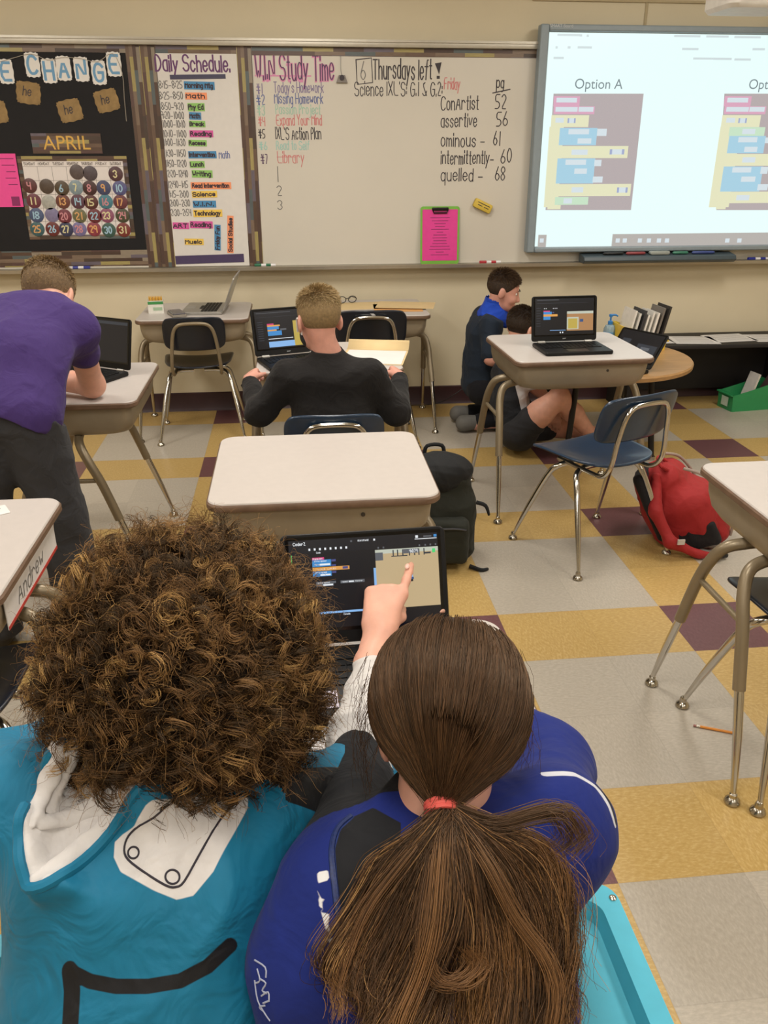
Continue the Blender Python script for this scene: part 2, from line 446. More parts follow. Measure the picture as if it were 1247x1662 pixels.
board_line('1', 451, 294, 452.5, 20, 'grey', 0.0055); board_line('2', 450, 318, 461, 13, 'grey', 0.0055); board_line('3', 451, 340, 462, 12, 'grey', 0.0055)
gb = G(); gb.ribbon([bp(578, 97), bp(603, 94), bp(605, 134), bp(580, 137), bp(578, 97)], 0.006, O0, UX, UZ, 0, 0.001); gb.build('handwriting', ink['black'], wb)
board_line('6', 586, 128, 597, 22, 'grey', 0.006)
board_line('Thursdays left', 606, 128, 703, 24, 'black', 0.0085)
gb = G(); gb.sheet([bp(706, 103), bp(713, 121), bp(717, 101)], O0, UX, UZ, 0, 0, 0.001); gb.sheet([bp(709, 123), bp(709, 128), bp(714, 128), bp(714, 123)], O0, UX, UZ, 0, 0, 0.001); gb.build('handwriting', ink['black'], wb)
board_line("Science IXL'S: G.1 & G.2:", 576, 155, 720, 17, 'black', 0.0062); board_line('Friday', 721, 145, 748, 14, 'red', 0.0062)
board_line('pg', 806, 142, 820, 14, 'black', 0.0075)
gb = G(); gb.ribbon([bp(800, 151), bp(828, 145)], 0.006, O0, UX, UZ, 0, 0.001); gb.build('handwriting', ink['black'], wb)
for word, num, v, u1, un0, un1 in (('ConArtist', '52', 178, 779, 804, 824), ('assertive', '56', 206, 776, 806, 827), ('ominous -', '61', 238, 789, 801, 814), ('intermittently-', '60', 266, 803, 813, 833), ('quelled -', '68', 294, 786, 804, 822)):
    board_line(word, 716, v, u1, 17, 'black', 0.0072); board_line(num, un0, v - 2, un1, 18, 'black', 0.0072)

# printed wood-plank border paper
def plank_material(name, vertical):
    m = bpy.data.materials.new(name); m.use_nodes = True
    nt = m.node_tree; b = nt.nodes['Principled BSDF']; L = nt.links.new; b.inputs['Roughness'].default_value = 0.35
    tc = nd(nt, 'ShaderNodeTexCoord'); sp = nd(nt, 'ShaderNodeSeparateXYZ'); L(tc.outputs['Object'], sp.inputs[0])
    u, v = (sp.outputs['Z'], sp.outputs['X']) if vertical else (sp.outputs['X'], sp.outputs['Z'])
    def math_(op, a, c=None):
        n = nd(nt, 'ShaderNodeMath', operation=op)
        for i, q in enumerate((a, c)):
            if q is None: continue
            if isinstance(q, (int, float)): n.inputs[i].default_value = q
            else: L(q, n.inputs[i])
        return n.outputs[0]
    row = math_('FLOOR', math_('DIVIDE', v, 0.019))
    w = nd(nt, 'ShaderNodeTexWhiteNoise', noise_dimensions='1D'); L(row, w.inputs['W'])
    col = math_('FLOOR', math_('DIVIDE', math_('ADD', u, math_('MULTIPLY', w.outputs['Value'], 3.0)), 0.17))
    cc = nd(nt, 'ShaderNodeCombineXYZ'); L(row, cc.inputs[0]); L(col, cc.inputs[1])
    w2 = nd(nt, 'ShaderNodeTexWhiteNoise', noise_dimensions='3D'); L(cc.outputs[0], w2.inputs['Vector'])
    r = nd(nt, 'ShaderNodeValToRGB'); r.color_ramp.interpolation = 'CONSTANT'; e = r.color_ramp.elements
    cols = ['5a463b', '6b5648', '4d4038', '7d6a5a', '5d4642', '69606a', '8e8272', '54413a', 'a2945f', '5a6364', '73604f', '4b3a33']
    e[0].color = lin(cols[0]) + (1,); e[0].position = 0; e[1].position = 1 / 12; e[1].color = lin(cols[1]) + (1,)
    for i in range(2, 12): k = e.new(i / 12); k.color = lin(cols[i]) + (1,)
    L(w2.outputs['Value'], r.inputs['Fac'])
    mp = nd(nt, 'ShaderNodeMapping'); mp.inputs['Scale'].default_value = (200, 1, 20) if vertical else (20, 1, 200); L(tc.outputs['Object'], mp.inputs['Vector'])
    n = nd(nt, 'ShaderNodeTexNoise', Scale=1.0, Detail=4.0); L(mp.outputs[0], n.inputs['Vector'])
    mr = nd(nt, 'ShaderNodeMapRange'); mr.inputs['To Min'].default_value = 0.7; mr.inputs['To Max'].default_value = 1.3; L(n.outputs['Fac'], mr.inputs['Value'])
    vm = nd(nt, 'ShaderNodeVectorMath', operation='SCALE'); L(r.outputs['Color'], vm.inputs[0]); L(mr.outputs[0], vm.inputs['Scale'])
    L(vm.outputs[0], b.inputs['Base Color']); return m
pl_h, pl_v = plank_material('plank border across', False), plank_material('plank border upright', True)
def flat(name, x0, x1, z0, z1_, mat, label, cat, group=None, y=BY, th=0.002):
    o = G().box((0, 0, 0), (x1 - x0, th, z1_ - z0)).build(name, mat, loc=((x0 + x1) / 2, y - th / 2 - 0.0003, (z0 + z1_) / 2))
    return tag(o, label, cat, group)
zt0, zt1 = 2.036, 2.074
GB = 'wood-plank paper border strips'
flat('border_strip', -3.0, -0.86, zt0, zt1, pl_h, 'wood-plank paper border strip along the top edge of the black bulletin board', 'border', GB)
flat('border_strip', -0.86, -0.785, 0.905, zt1, pl_v, 'upright wood-plank border strip touching the right edge of the black bulletin board', 'border', GB)
flat('border_strip', -0.784, -0.700, 0.905, zt1, pl_v, 'upright wood-plank border strip touching the left edge of the daily schedule poster', 'border', GB)
flat('border_strip', -0.699, -0.262, zt0, zt1, pl_h, 'short wood-plank border strip above the daily schedule poster', 'border', GB)
flat('border_strip', -0.261, -0.178, 0.905, zt1, pl_v, 'upright wood-plank border strip between the schedule poster and the whiteboard writing', 'border', GB)
flat('border_strip', -0.177, 1.50, 2.031, zt1, pl_h, 'long wood-plank border strip above the handwriting on the whiteboard', 'border', GB)
flat('border_strip', -3.0, -0.86, 0.915, 1.005, pl_h, 'wood-plank paper border strip along the bottom edge of the black bulletin board', 'border', GB)
black_paper = M('black backing paper', '121013', 0.8, var=0.15, scale=12)
flat('bulletin_board', -3.0, -0.861, 1.004, zt0 + 0.001, black_paper, 'black paper bulletin board with calendar and letter cards', 'bulletin board', th=0.0015)

# letter cards on a string
card_m = M('white card', 'e6e2dc', 0.6, var=0.02); letter_m = M('blue letter ink', '6f9fc4', 0.6, var=0.0)
def ornate(w, h, n=9):
    pts = []
    for i in range(72):
        a = 2 * math.pi * i / 72
        x, z = math.cos(a), math.sin(a); k = 1 / max(abs(x), abs(z))
        f = 1 - 0.07 * (0.5 + 0.5 * math.cos(8 * a + math.pi)) - (0.10 if abs(abs(x) - abs(z)) < 0.18 else 0)
        pts.append((x * k * f * w / 2, z * k * f * h / 2))
    return pts
words_ = ['first letter E card at the left edge of the black board', 'letter C card, the first card of the word on the black board', 'letter H card hanging right of the C card', 'letter A card hanging between the H and N cards',
          'letter N card hanging right of the A card', 'letter G card hanging lowest, right of the N card', 'letter E card at the right end of the string on the black board']
cards = [('E', 30, 345), ('C', 157, 313), ('H', 238, 342), ('A', 308, 330), ('N', 393, 334), ('G', 477, 350), ('E', 550, 310)]
for (ch, u, v), lab in zip(cards, words_):
    x, z = z1(u, v)
    t = thing('letter_card', 'white scalloped ' + lab, 'letter card', (x, BY - 0.003, z), group='letter cards on a string')
    G().sheet(ornate(0.080, 0.124), (0, 0, 0), UX, UZ, 0, 0.002).build('card', card_m, t)
    gl = G(); write(gl, ch, (0, 0, 0), UX, UZ, -0.024, -0.042, 0.084, 0.014, 0, width=0.062, off=0.0026); gl.build('letter', letter_m, t)
pts = [(-1.9, 1.90)] + [(z1(u, v)[0], z1(u, v)[1] + 0.052) for _, u, v in cards] + [z1(590, 352), z1(600, 470), z1(611, 585)]
g = G(); g.tube([(x, BY - 0.0075, z) for x, z in pts], 0.0014, 6, smooth=3); tag(g.build('string', M('pale twine', 'b9b0a2', 0.8)), 'thin pale string that carries the letter cards', 'string')
kraft = M('kraft card', '94794f', 0.8, var=0.2, scale=25)
for u, v, rz, lab in ((138, 448, 0.12, 'scalloped brown note card under the C letter card'), (338, 533, -0.2, 'scalloped brown note card above the april sign'), (515, 485, -0.22, 'scalloped brown note card under the G letter card'), (-22, 542, -0.1, 'scalloped brown note card cut by the left edge of the photo')):
    x, z = z1(u, v)
    t = thing('note_card', lab, 'note card', (x, BY - 0.003, z), group='brown note cards'); t.rotation_euler = (0, rz, 0)
    G().sheet(ornate(0.132, 0.115), (0, 0, 0), UX, UZ, 0, 0.0015).build('card', kraft, t)
    gl = G(); write(gl, 'he', (0, 0, 0), UX, UZ, -0.03, -0.014, 0.045, 0.005, 0, width=0.05, off=0.0022, slant=0.2); gl.build('lettering', ink['black'], t)
# april sign, calendar, discs
x0, zz0 = z1(162, 740); x1, zz1 = z1(484, 643)
t = thing('april_sign', 'wood-plank april sign with gold letters above the calendar', 'sign', ((x0 + x1) / 2, BY - 0.003, (zz0 + zz1) / 2))
G().box((0, 0, 0), (x1 - x0, 0.003, zz1 - zz0)).build('board', pl_h, t)
block_text('lettering', 'APRIL', (0, -0.0015, 0), UX, UZ, 0.072, M('gold letter', 'd9ac52', 0.5), t)
x0, zz0 = z1(140, 1154); x1, zz1 = z1(612, 752); cw, chh = 0.742, zz1 - zz0
xc, zc = (z1(86, 750)[0] + z1(650, 1155)[0]) / 2, (zz0 + zz1) / 2
cw = z1(650, 1155)[0] - z1(140, 1152)[0]
cal = thing('calendar', 'april wall calendar with a wood-plank edge and white day grid', 'calendar', (xc, BY - 0.003, zc))
G().box((0, 0, 0), (cw, 0.003, chh)).build('backing', pl_h, cal)
G().box((0, -0.0022, -0.002), (cw * 0.92, 0.0012, chh * 0.89)).build('day_grid', M('calendar paper', 'e2dad6', 0.55, var=0.02), cal)
g = G()
gw, gh = cw * 0.92, chh * 0.89
for i in range(8): g.sheet([(-gw / 2 + i * gw / 7 - 0.001, -gh / 2), (-gw / 2 + i * gw / 7 + 0.001, -gh / 2), (-gw / 2 + i * gw / 7 + 0.001, gh / 2 - 0.03), (-gw / 2 + i * gw / 7 - 0.001, gh / 2 - 0.03)], (0, -0.0029, 0), UX, UZ, 0, 0, 0.0004)
for i in range(6): z = gh / 2 - 0.03 - i * (gh - 0.03) / 5; g.sheet([(-gw / 2, z - 0.001), (gw / 2, z - 0.001), (gw / 2, z + 0.001), (-gw / 2, z + 0.001)], (0, -0.0029, 0), UX, UZ, 0, 0, 0.0004)
for i, d in enumerate(('SUNDAY', 'MONDAY', 'TUESDAY', 'WEDNESDAY', 'THURSDAY', 'FRIDAY', 'SATURDAY')):
    write(g, d, (0, -0.0029, 0), UX, UZ, -gw / 2 + (i + 0.1) * gw / 7, gh / 2 - 0.022, 0.015, 0.0028, 0, width=gw / 7 * 0.8, off=0.0006)
g.build('grid_lines', M('calendar print', '8d8580', 0.6), cal)
discs = [(372, 829, '', '5b4f4c'), (436, 835, '', '544a4e'), (559, 838, '3', '54383c'), (145, 895, '4', '5a3434'), (227, 898, '', '54463c'), (300, 907, '6', '544636'), (368, 903, '7', '83939a'), (434, 906, '8', '4a3130'), (501, 905, '9', '474a68'), (578, 907, '10', '5a5a84'),
 (165, 968, '11', '6a3640'), (237, 975, '', 'a9a8a0'), (305, 970, '13', '6b4038'), (378, 971, '14', '5d3c48'), (440, 974, '15', '5a3330'), (511, 972, '16', '4a7c8a'), (582, 973, '17', '6a3a3e'), (178, 1037, '18', '4c5878'), (253, 1035, '', '7f7898'), (313, 1042, '20', '72343e'), (385, 1040, '21', '6c6a4c'),
 (458, 1040, '22', '6c3034'), (517, 1038, '23', '8a5068'), (592, 1038, '24', '4c4c38'), (182, 1103, '25', '3f6064'), (256, 1103, '26', '6a302e'), (321, 1104, '27', '3a3c58'), (385, 1103, '28', '77709a'), (455, 1103, '29', '8c3c48'), (526, 1108, '30', '3e5a50'), (597, 1107, '31', '7a3630')]
num_cols = ['d9a36a', '9fc0d4', 'd8cfa0', 'c98a90']
blank_lab = iter(['blank dark disc in the wednesday square of the top calendar row', 'blank dark disc in the thursday square of the top calendar row', 'blank brown disc right of the disc numbered 4', 'blank pale grey disc between the discs numbered 11 and 13', 'blank lilac disc between the discs numbered 18 and 20'])
for i, (u, v, num, colr) in enumerate(discs):
    x, z = z1(u, v)
    lab = ('round calendar disc numbered %s stuck on the april calendar' % num) if num else next(blank_lab)
    t = thing('date_disc', lab, 'date disc', (x, BY - 0.0065, z), group='calendar date discs')
    G().lathe([(0.0405, 0), (0.0405, 0.0012), (0.039, 0.002)], 24, 0, (0, 0, 0), (0, -1, 0)).build('disc', M('disc ' + colr, colr, 0.45, var=0.15, scale=60), t)
    if num:
        gl = G(); w = 0.026 if len(num) == 1 else 0.046
        write(gl, num, (0, 0, 0), UX, UZ, -w / 2, -0.018, 0.036, 0.0068, 0, width=w, off=0.0026)
        gl.build('number', M('disc number ' + num_cols[i % 4], num_cols[i % 4], 0.6, var=0), t)
x1, zz1 = z1(66, 740); zz0 = z1(98, 997)[1]
pk = thing('pink_sheet', 'bright pink printed sheet at the left edge of the black board', 'paper', (x1 - 0.10, BY - 0.0025, (zz0 + zz1) / 2))
pink = M('hot pink paper', 'ee4f9c', 0.6, var=0.03)
g = G(); g.box((0, 0, 0), (0.216, 0.001, zz1 - zz0))
for i, w in enumerate((0.11, 0.07, 0.05, 0.06, 0.05)): g.box((0.095 - w / 2, -0.0008, 0.115 - i * 0.034), (w, 0.0004, 0.004), 1)
g.box((0.07, -0.0008, -0.11), (0.045, 0.0004, 0.05), 1); g.build('paper', [pink, M('plum print', '8a2a63', 0.6)], pk)

# daily schedule poster
x0, x1 = -0.700, -0.262
t = thing('schedule_poster', 'tall white poster headed daily schedule between two upright plank borders', 'poster', ((x0 + x1) / 2, BY - 0.002, (0.908 + 2.036) / 2))
G().box((0, 0, 0), (x1 - x0, 0.002, 2.036 - 0.908)).build('paper', M('poster paper', 'ddd8d2', 0.5, var=0.02), t)
PY = BY - 0.0032
def on_poster(text, uz, vz, uz1, cap, col, pen, mat=None):
    p0, p1 = on_y(uz / 2.969, vz / 2.969, PY), on_y(uz1 / 2.969, vz / 2.969, PY)
    gg = G(); write(gg, text, (0, 0, 0), UX, UZ, p0[0] - t.location.x, p0[2] - t.location.z, cap * 0.0041 / 2.969, pen, 0, width=p1[0] - p0[0], jitter=0.2, off=0.0003)
    o = gg.build('handwriting', mat or ink[col], t); o.location = (0, -0.0012, 0); return o
on_poster('Daily Schedule.', 752, 342, 1118, 56, 'plum', 0.009)
times = [('8:15-8:25', 768, 424, 884), ('8:25-8:50', 770, 477, 887), ('8:50-9:20', 780, 529, 890), ('9:20-10:00', 778, 572, 892), ('10:00-10:10', 785, 614, 897), ('10:10-11:00', 788, 661, 903), ('11:00-11:30', 790, 702, 898), ('11:30-11:50', 793, 755, 900),
         ('11:50-12:20', 800, 804, 903), ('12:20-12:40', 803, 853, 910), ('12:40-1:15', 812, 905, 910), ('1:15-2:00', 818, 951, 914), ('2:00-2:30', 822, 995, 920), ('2:30-2:54', 826, 1040, 926)]
for s_, a, b_, c_ in times: on_poster(s_, a, b_, c_, 26, 'grey', 0.0042)
on_poster('Math', 1057, 762, 1112, 26, 'blue', 0.0045)
cardcol = {k: M('sticky ' + k, c, 0.55, var=0.02) for k, c in dict(blue='4b8dbb', orange='f59a6c', green='92c66a', pink='d85aa2', yellow='f0ca5a').items()}
sched = [('Morning Mtg', 887, 393, 1035, 432, 'blue', 0, 'topmost'), ('Math', 893, 446, 998, 480, 'orange', 0, ''), ('Phy Ed', 905, 497, 987, 536, 'green', 0, ''), ('Math', 912, 541, 970, 577, 'blue', 0, ''), ('Break', 912, 582, 990, 613, 'green', 0, ''), ('Reading', 914, 628, 1028, 661, 'pink', 0, ''),
 ('Recess', 909, 674, 997, 705, 'green', 0, ''), ('Intervention', 908, 728, 1044, 763, 'blue', 0, ''), ('Lunch', 915, 776, 987, 809, 'green', 0, ''), ('Writing', 925, 820, 1025, 856, 'green', 0, ''), ('Read Intervention', 920, 878, 1115, 911, 'orange', 0, ''), ('Science', 925, 920, 1047, 952, 'yellow', 0, ''),
 ('W.I.N.', 930, 967, 1042, 1000, 'blue', 0, ''), ('Technology', 932, 1010, 1072, 1045, 'yellow', 0, ''), ('ART', 833, 1072, 912, 1104, 'pink', 0, ''), ('Reading', 916, 1066, 1026, 1100, 'pink', 0, ''), ('Music', 890, 1150, 982, 1180, 'yellow', 0, ''), ('Friday Fun', 1028, 1083, 1070, 1207, 'blue', 1, ''), ('Social Studies', 1090, 1040, 1132, 1220, 'orange', 1, '')]
slab = ['blue card reading morning mtg at the top of the schedule', 'orange card reading math, second on the schedule', 'green card reading phy ed on the schedule', 'small blue card reading math below the phy ed card', 'green card reading break on the schedule', 'pink card reading reading between the break and recess cards', 'green card reading recess on the schedule',
 'blue card reading intervention with math written beside it', 'green card reading lunch on the schedule', 'green card reading writing on the schedule', 'wide orange card reading read intervention on the schedule', 'yellow card reading science on the schedule', 'blue card reading w.i.n. on the schedule', 'yellow card reading technology on the schedule', 'pink card reading art low on the schedule', 'pink card reading reading right beside the art card', 'yellow card reading music at the foot of the schedule', 'blue card reading friday fun turned upright', 'orange card reading social studies turned upright']
for (word, a, b_, c_, d_, colr, up, _), lab in zip(sched, slab):
    xm, zm = bp((a + c_) / 2 / 2.969, (b_ + d_) / 2 / 2.969, PY)
    w = bp(c_ / 2.969, b_ / 2.969, PY)[0] - bp(a / 2.969, b_ / 2.969, PY)[0]; h = bp(a / 2.969, b_ / 2.969, PY)[1] - bp(a / 2.969, d_ / 2.969, PY)[1]
    if up: w, h = h, w * 0.72
    q = thing('schedule_card', lab, 'word card', (xm, PY - 0.001, zm), group='coloured schedule cards')
    q.rotation_euler = (0, -1.5 if up else random.uniform(-0.02, 0.03), 0)
    G().box((0, 0, 0), (w, 0.0012, h)).build('card', cardcol[colr], q)
    cap = h * 0.58
    gl = G(); write(gl, word, (0, -0.0006, 0), UX, UZ, -w * 0.46, -cap * 0.48, cap, 0.0058, 0, width=w * 0.92, jitter=0.15, off=0.0006); gl.build('lettering', M('card lettering', '3b2f38', 0.6, var=0), q)
for nm, a, b_, c_, d_, colr, lab in (('title_bar', 820, 360, 1087, 380, '45425a', 'narrow dark bar under the daily schedule heading'), ('purple_strip', 848, 1226, 1175, 1270, '4b3d60', 'dark purple strip along the foot of the schedule poster')):
    p, r_ = bp(a / 2.969, d_ / 2.969, PY), bp(c_ / 2.969, b_ / 2.969, PY)
    o = flat(nm, p[0], r_[0], p[1], r_[1], M(nm, colr, 0.5), lab, 'strip', y=PY); o.rotation_euler = (0, -0.02, 0)

# clipboard, eraser, clip, markers
cb = thing('clipboard', 'green clipboard with a pink sheet standing on the pen tray', 'clipboard', (*bp(712, 427)[:1], BY - 0.03, 0.903)); cb.rotation_euler = (math.radians(-4), 0, 0)
G().sheet(rrect(0.238, 0.335, 0.015, 4, 0, 0.1675), (0, 0, 0), UX, UZ, 0, 0.005).build('board', M('lime clipboard', '77b544', 0.4), cb)
g = G(); g.box((0, -0.012, 0.320), (0.10, 0.012, 0.018), bev=0.003); g.tube([(-0.045, -0.012, 0.312), (-0.04, -0.014, 0.298), (0.04, -0.014, 0.298), (0.045, -0.012, 0.312)], 0.004, 8); g.build('clip', M('black steel clip', '1f1b1e', 0.3, 0.6), cb)
g = G(); g.sheet([(-0.108, 0.022), (0.108, 0.022), (0.108, 0.318), (-0.108, 0.318)], (0, -0.0055, 0), UX, UZ, 0, 0.001)
for i, w in enumerate((0.12, 0.1, 0.07, 0.06, 0.11, 0.04, 0.08, 0.09, 0.08, 0.09, 0.12, 0.13, 0.05, 0.11)): g.box((0, -0.0068, 0.27 - i * 0.0165), (w, 0.0004, 0.0038), 1)
g.build('sheet', [M('glossy pink sheet', 'e4469a', 0.2, var=0.03), M('plum print', '8a2a63', 0.6)], cb)
x, z = bp(783, 334)
er = thing('board_eraser', 'yellow board eraser stuck tilted on the whiteboard', 'eraser', (x, BY, z)); er.rotation_euler = (0, 0.42, 0)
G().box((0, -0.012, 0), (0.118, 0.022, 0.052), bev=0.008).build('body', M('yellow eraser foam', 'c9ac3f', 0.6), er)
G().box((0, -0.026, 0), (0.112, 0.010, 0.048), bev=0.006).build('grip', M('yellow eraser cap', 'd6b94c', 0.45), er)
for ex_, ez_, ew_ in ((0.0, 0.010, 0.08), (-0.02, -0.004, 0.03), (0.022, -0.004, 0.03)): G().box((ex_, -0.0313, ez_), (ew_, 0.0006, 0.0045)).build('print', ink['black'], er)
x, z = bp(555, 128)
t2 = thing('magnet_clip', 'small grey magnet clip hanging beside the study time heading', 'clip', (x, BY, z))
g = G(); g.loft([[(-0.032, -d, -0.02), (0.032, -d, -0.02), (0.018, -d, 0.018), (-0.018, -d, 0.018)] for d in (0.002, 0.014)], 0, True, True); g.build('jaw', M('dull grey clip', '7d7670', 0.4, 0.4), t2)
g = G(); g.lathe([(0.014, 0.0), (0.014, 0.006)], 14, 0, (0, -0.015, 0.005), (0, -1, 0)); g.build('magnet', ink['black'], t2)
g = G(); g.tube([(0, -0.006, 0.018), (-0.006, -0.006, 0.05), (-0.004, -0.004, 0.12)], 0.0013, 6); g.build('cord', ink['grey'], t2)
def marker(label, u0, u1, barrel, cap, v=430, y=BY - 0.035, rz=0.0):
    xa, xb = on_y(u0, v, y)[0], on_y(u1, v, y)[0]; L_ = xb - xa
    q = thing('marker', label, 'marker', ((xa + xb) / 2, y, 0.912), rz, group='dry-erase markers on the tray')
    G().lathe([(0.004, -L_ / 2), (0.0085, -L_ / 2 + 0.006), (0.009, L_ * 0.1), (0.009, L_ * 0.22)], 14, 0, axis=(1, 0, 0)).build('barrel', barrel, q)
    G().lathe([(0.0098, L_ * 0.2), (0.0098, L_ / 2 - 0.006), (0.007, L_ / 2)], 14, 0, axis=(1, 0, 0)).build('cap', cap, q)
    G().lathe([(0.0092, -L_ * 0.3), (0.0092, -L_ * 0.05)], 14, 0, axis=(1, 0, 0)).build('band', cap, q)
wht = M('white marker barrel', 'e4e1e2', 0.35)
marker('white marker with blue cap on the tray under the black board', 111, 146, wht, M('blue cap', '2d3690', 0.35))
marker('white marker with green label on the tray below the plank border', 446, 415, wht, M('green cap', '1f6b48', 0.35))
marker('red and white marker on the tray right of the clipboard', 811, 780, wht, M('red cap', 'b32a35', 0.35))
marker('white pen with blue grip on the tray under the projection screen', 1247, 1214, wht, M('blue cap', '2d3690', 0.35), y=BY - 0.045)

# interactive board with the projected picture
SB = 5.235
sb = thing('interactive_board', 'grey framed interactive board glowing with a projected slide', 'interactive board', (0, 0, 0))
sx0, sx1, sz0, sz1_ = 1.432, 3.30, 0.968, 2.195
frame_m = M('grey board frame', '8b979e', 0.45, var=0.03)
g = G()
for bx0, bx1, bz0, bz1 in ((sx0, sx0 + 0.05, sz0, sz1_), (sx1 - 0.05, sx1, sz0, sz1_), (sx0 + 0.05, sx1 - 0.05, sz1_ - 0.034, sz1_), (sx0 + 0.05, sx1 - 0.05, sz0, sz0 + 0.03)):
    g.box(((bx0 + bx1) / 2, SB + 0.02, (bz0 + bz1) / 2), (bx1 - bx0, 0.07, bz1 - bz0))
g.build('frame', frame_m, sb, bevel=0.008)
G().box(((sx0 + sx1) / 2, SB + 0.03, (sz0 + sz1_) / 2), (sx1 - sx0 - 0.08, 0.02, sz1_ - sz0 - 0.05)).build('panel', M('board panel', 'b9bcb8', 0.4), sb)
PYS = SB + 0.018
def sp_(u, v): p = on_y(840 + u / 3.064, v / 3.064, PYS); return (p[0], p[2])
cols = dict(page=('e6fbf9', 1.03), dark=('b4aaab', 1.0), pinkb=('d9a6bd', 1.0), yel=('e3e3c0', 1.0), blu=('a6cfe2', 1.0), grn=('c6e2c6', 1.0), wht=('d4e0e6', 1.0), task=('c2bdb8', 0.85), txt=('93a7ae', 0.8), txt2=('d3e0e2', 0.95), vio=('a9b4d6', 0.9), warm=('fffaf0', 1.05))
keys = list(cols); smat = [E('projected ' + k, c, s_) for k, (c, s_) in cols.items()]
g = G()
scr_poly = [(sx0 + 0.058, sz0 + 0.034), (sx1 - 0.052, sz0 + 0.034), (sx1 - 0.052, sz1_ - 0.038), (sx0 + 0.058, sz1_ - 0.038)]
LAY = [0]
def R_(a, b_, c_, d_, k, lay, sk=0.0):   # one flat patch of the slide, axis-aligned on the board
    p, r_ = sp_(a, b_), sp_(c_, d_)
    g.sheet([(p[0], r_[1]), (r_[0], r_[1]), (r_[0], p[1]), (p[0], p[1])], (0, PYS, 0), UX, UZ, keys.index(k), 0, lay * 0.0004 + LAY[0] * 0.00003); LAY[0] += 1
g.sheet(scr_poly, (0, PYS, 0), UX, UZ, 0, 0, 0.0)
g.build('slide', smat, sb)
g = G()
R_(105, 1168, 1900, 1226, 'task', 1); R_(146, 1166, 468, 1224, 'page', 2); R_(112, 1186, 130, 1206, 'wht', 3)
for a in (490, 525, 600, 645, 695, 735, 1035, 1095): R_(a, 1186, a + 18, 1206, 'wht', 3)
for a, b_, w in ((200, 174, 110), (310, 176, 12), (345, 178, 10), (780, 180, 130), (940, 182, 110), (1080, 185, 130), (300, 236, 70), (190, 236, 10), (250, 236, 14), (820, 244, 80), (180, 288, 50), (875, 292, 180), (975, 293, 90), (1080, 296, 80), (1170, 245, 60)):
    R_(a, b_ - 6, a + w, b_ + 6, 'txt2', 2)
def option(dx, green_first):
    o = dx
    p0, p1, p2, p3 = sp_(180 + o, 466), sp_(628 + o, 466), sp_(565 + o, 1045), sp_(140 + o, 1045)
    g.sheet([p3, p2, p1, p0], (0, PYS, 0), UX, UZ, keys.index('dark'), 0, 0.0006)
    B = [(182, 478, 308, 530, 'pinkb'), (182, 528, 382, 568, 'pinkb'), (170, 572, 352, 632, 'yel'), (160, 630, 200, 1030, 'yel'), (180, 630, 210, 800, 'yel')]
    if not green_first: B += [(212, 636, 390, 722, 'blu'), (398, 640, 442, 676, 'wht'), (206, 726, 546, 786, 'yel'), (200, 788, 376, 912, 'blu'), (384, 795, 416, 826, 'wht'), (376, 878, 422, 908, 'wht'), (190, 916, 560, 974, 'yel'), (188, 980, 350, 1018, 'grn'), (150, 1020, 214, 1040, 'yel')]
    else: B += [(206, 632, 376, 676, 'grn'), (204, 676, 372, 762, 'blu'), (384, 684, 412, 712, 'wht'), (190, 766, 546, 824, 'yel'), (176, 828, 352, 952, 'blu'), (362, 830, 392, 864, 'wht'), (346, 916, 392, 946, 'wht'), (176, 954, 560, 1008, 'yel'), (140, 1012, 184, 1040, 'yel')]
    for a, b_, c_, d_, k in B: R_(a + o, b_, c_ + o, d_, k, 2)
    for a, b_, w, k in ((195, 500, 100, 'wht'), (190, 546, 108, 'wht'), (305, 546, 72, 'wht'), (190, 600, 40, 'wht'), (250, 602, 38, 'vio'), (258, 602, 22, 'wht')): R_(a + o, b_ - 14, a + w + o, b_ + 10, k, 3)
    for a, b_, w, k in (((255, 656, 100, 'wht'), (300, 702, 66, 'wht'), (270, 758, 78, 'wht'), (460, 756, 70, 'vio'), (472, 756, 46, 'wht'), (240, 808, 100, 'wht'), (284, 852, 60, 'wht'), (270, 945, 56, 'wht'), (496, 946, 50, 'vio'), (506, 946, 30, 'wht'), (230, 1000, 40, 'wht')) if not green_first else ((270, 655, 60, 'wht'), (250, 696, 90, 'wht'), (280, 744, 60, 'wht'), (270, 796, 60, 'wht'), (220, 846, 90, 'wht'), (264, 892, 66, 'wht'), (240, 984, 60, 'wht'))):
        R_(a + o, b_ - 14, a + w + o, b_ + 12, k, 3)
option(0, False); option(850, True)
g.build('slide_blocks', smat, sb)
for tx_, u, v in (('Option A', 404, 420), ('Option B', 1262, 422)):
    p = sp_(u, v); block_text('slide_heading', tx_, (p[0], PYS, p[1]), UX, UZ, 0.052, E('projected heading', '8f9fa6', 0.75), sb, 0.002)
p = sp_(168, 132); block_text('maker_mark', 'SMART Board', (p[0] + 0.05, SB - 0.0155, p[1]), UX, UZ, 0.016, M('pale mark', 'd0d4d6', 0.5), sb, 0.001)
pt = thing('board_pen_tray', 'dark grey pen tray with coloured pens under the interactive board', 'pen tray', (0, 0, 0))
a0, a1 = sp_(310, 1262)[0], sp_(1055, 1262)[0]; zt = 0.935
g = G(); g.loft([[(x, SB + 0.03, zt + 0.025), (x, SB - 0.07, zt + 0.012), (x, SB - 0.085, zt - 0.012), (x, SB - 0.06, zt - 0.03), (x, SB + 0.03, zt - 0.028)] for x in (a0, a0 + 0.02, a1 - 0.02, a1)], 0, True, True, False); g.build('tray', M('slate tray plastic', '424d53', 0.4), pt, bevel=0.004)
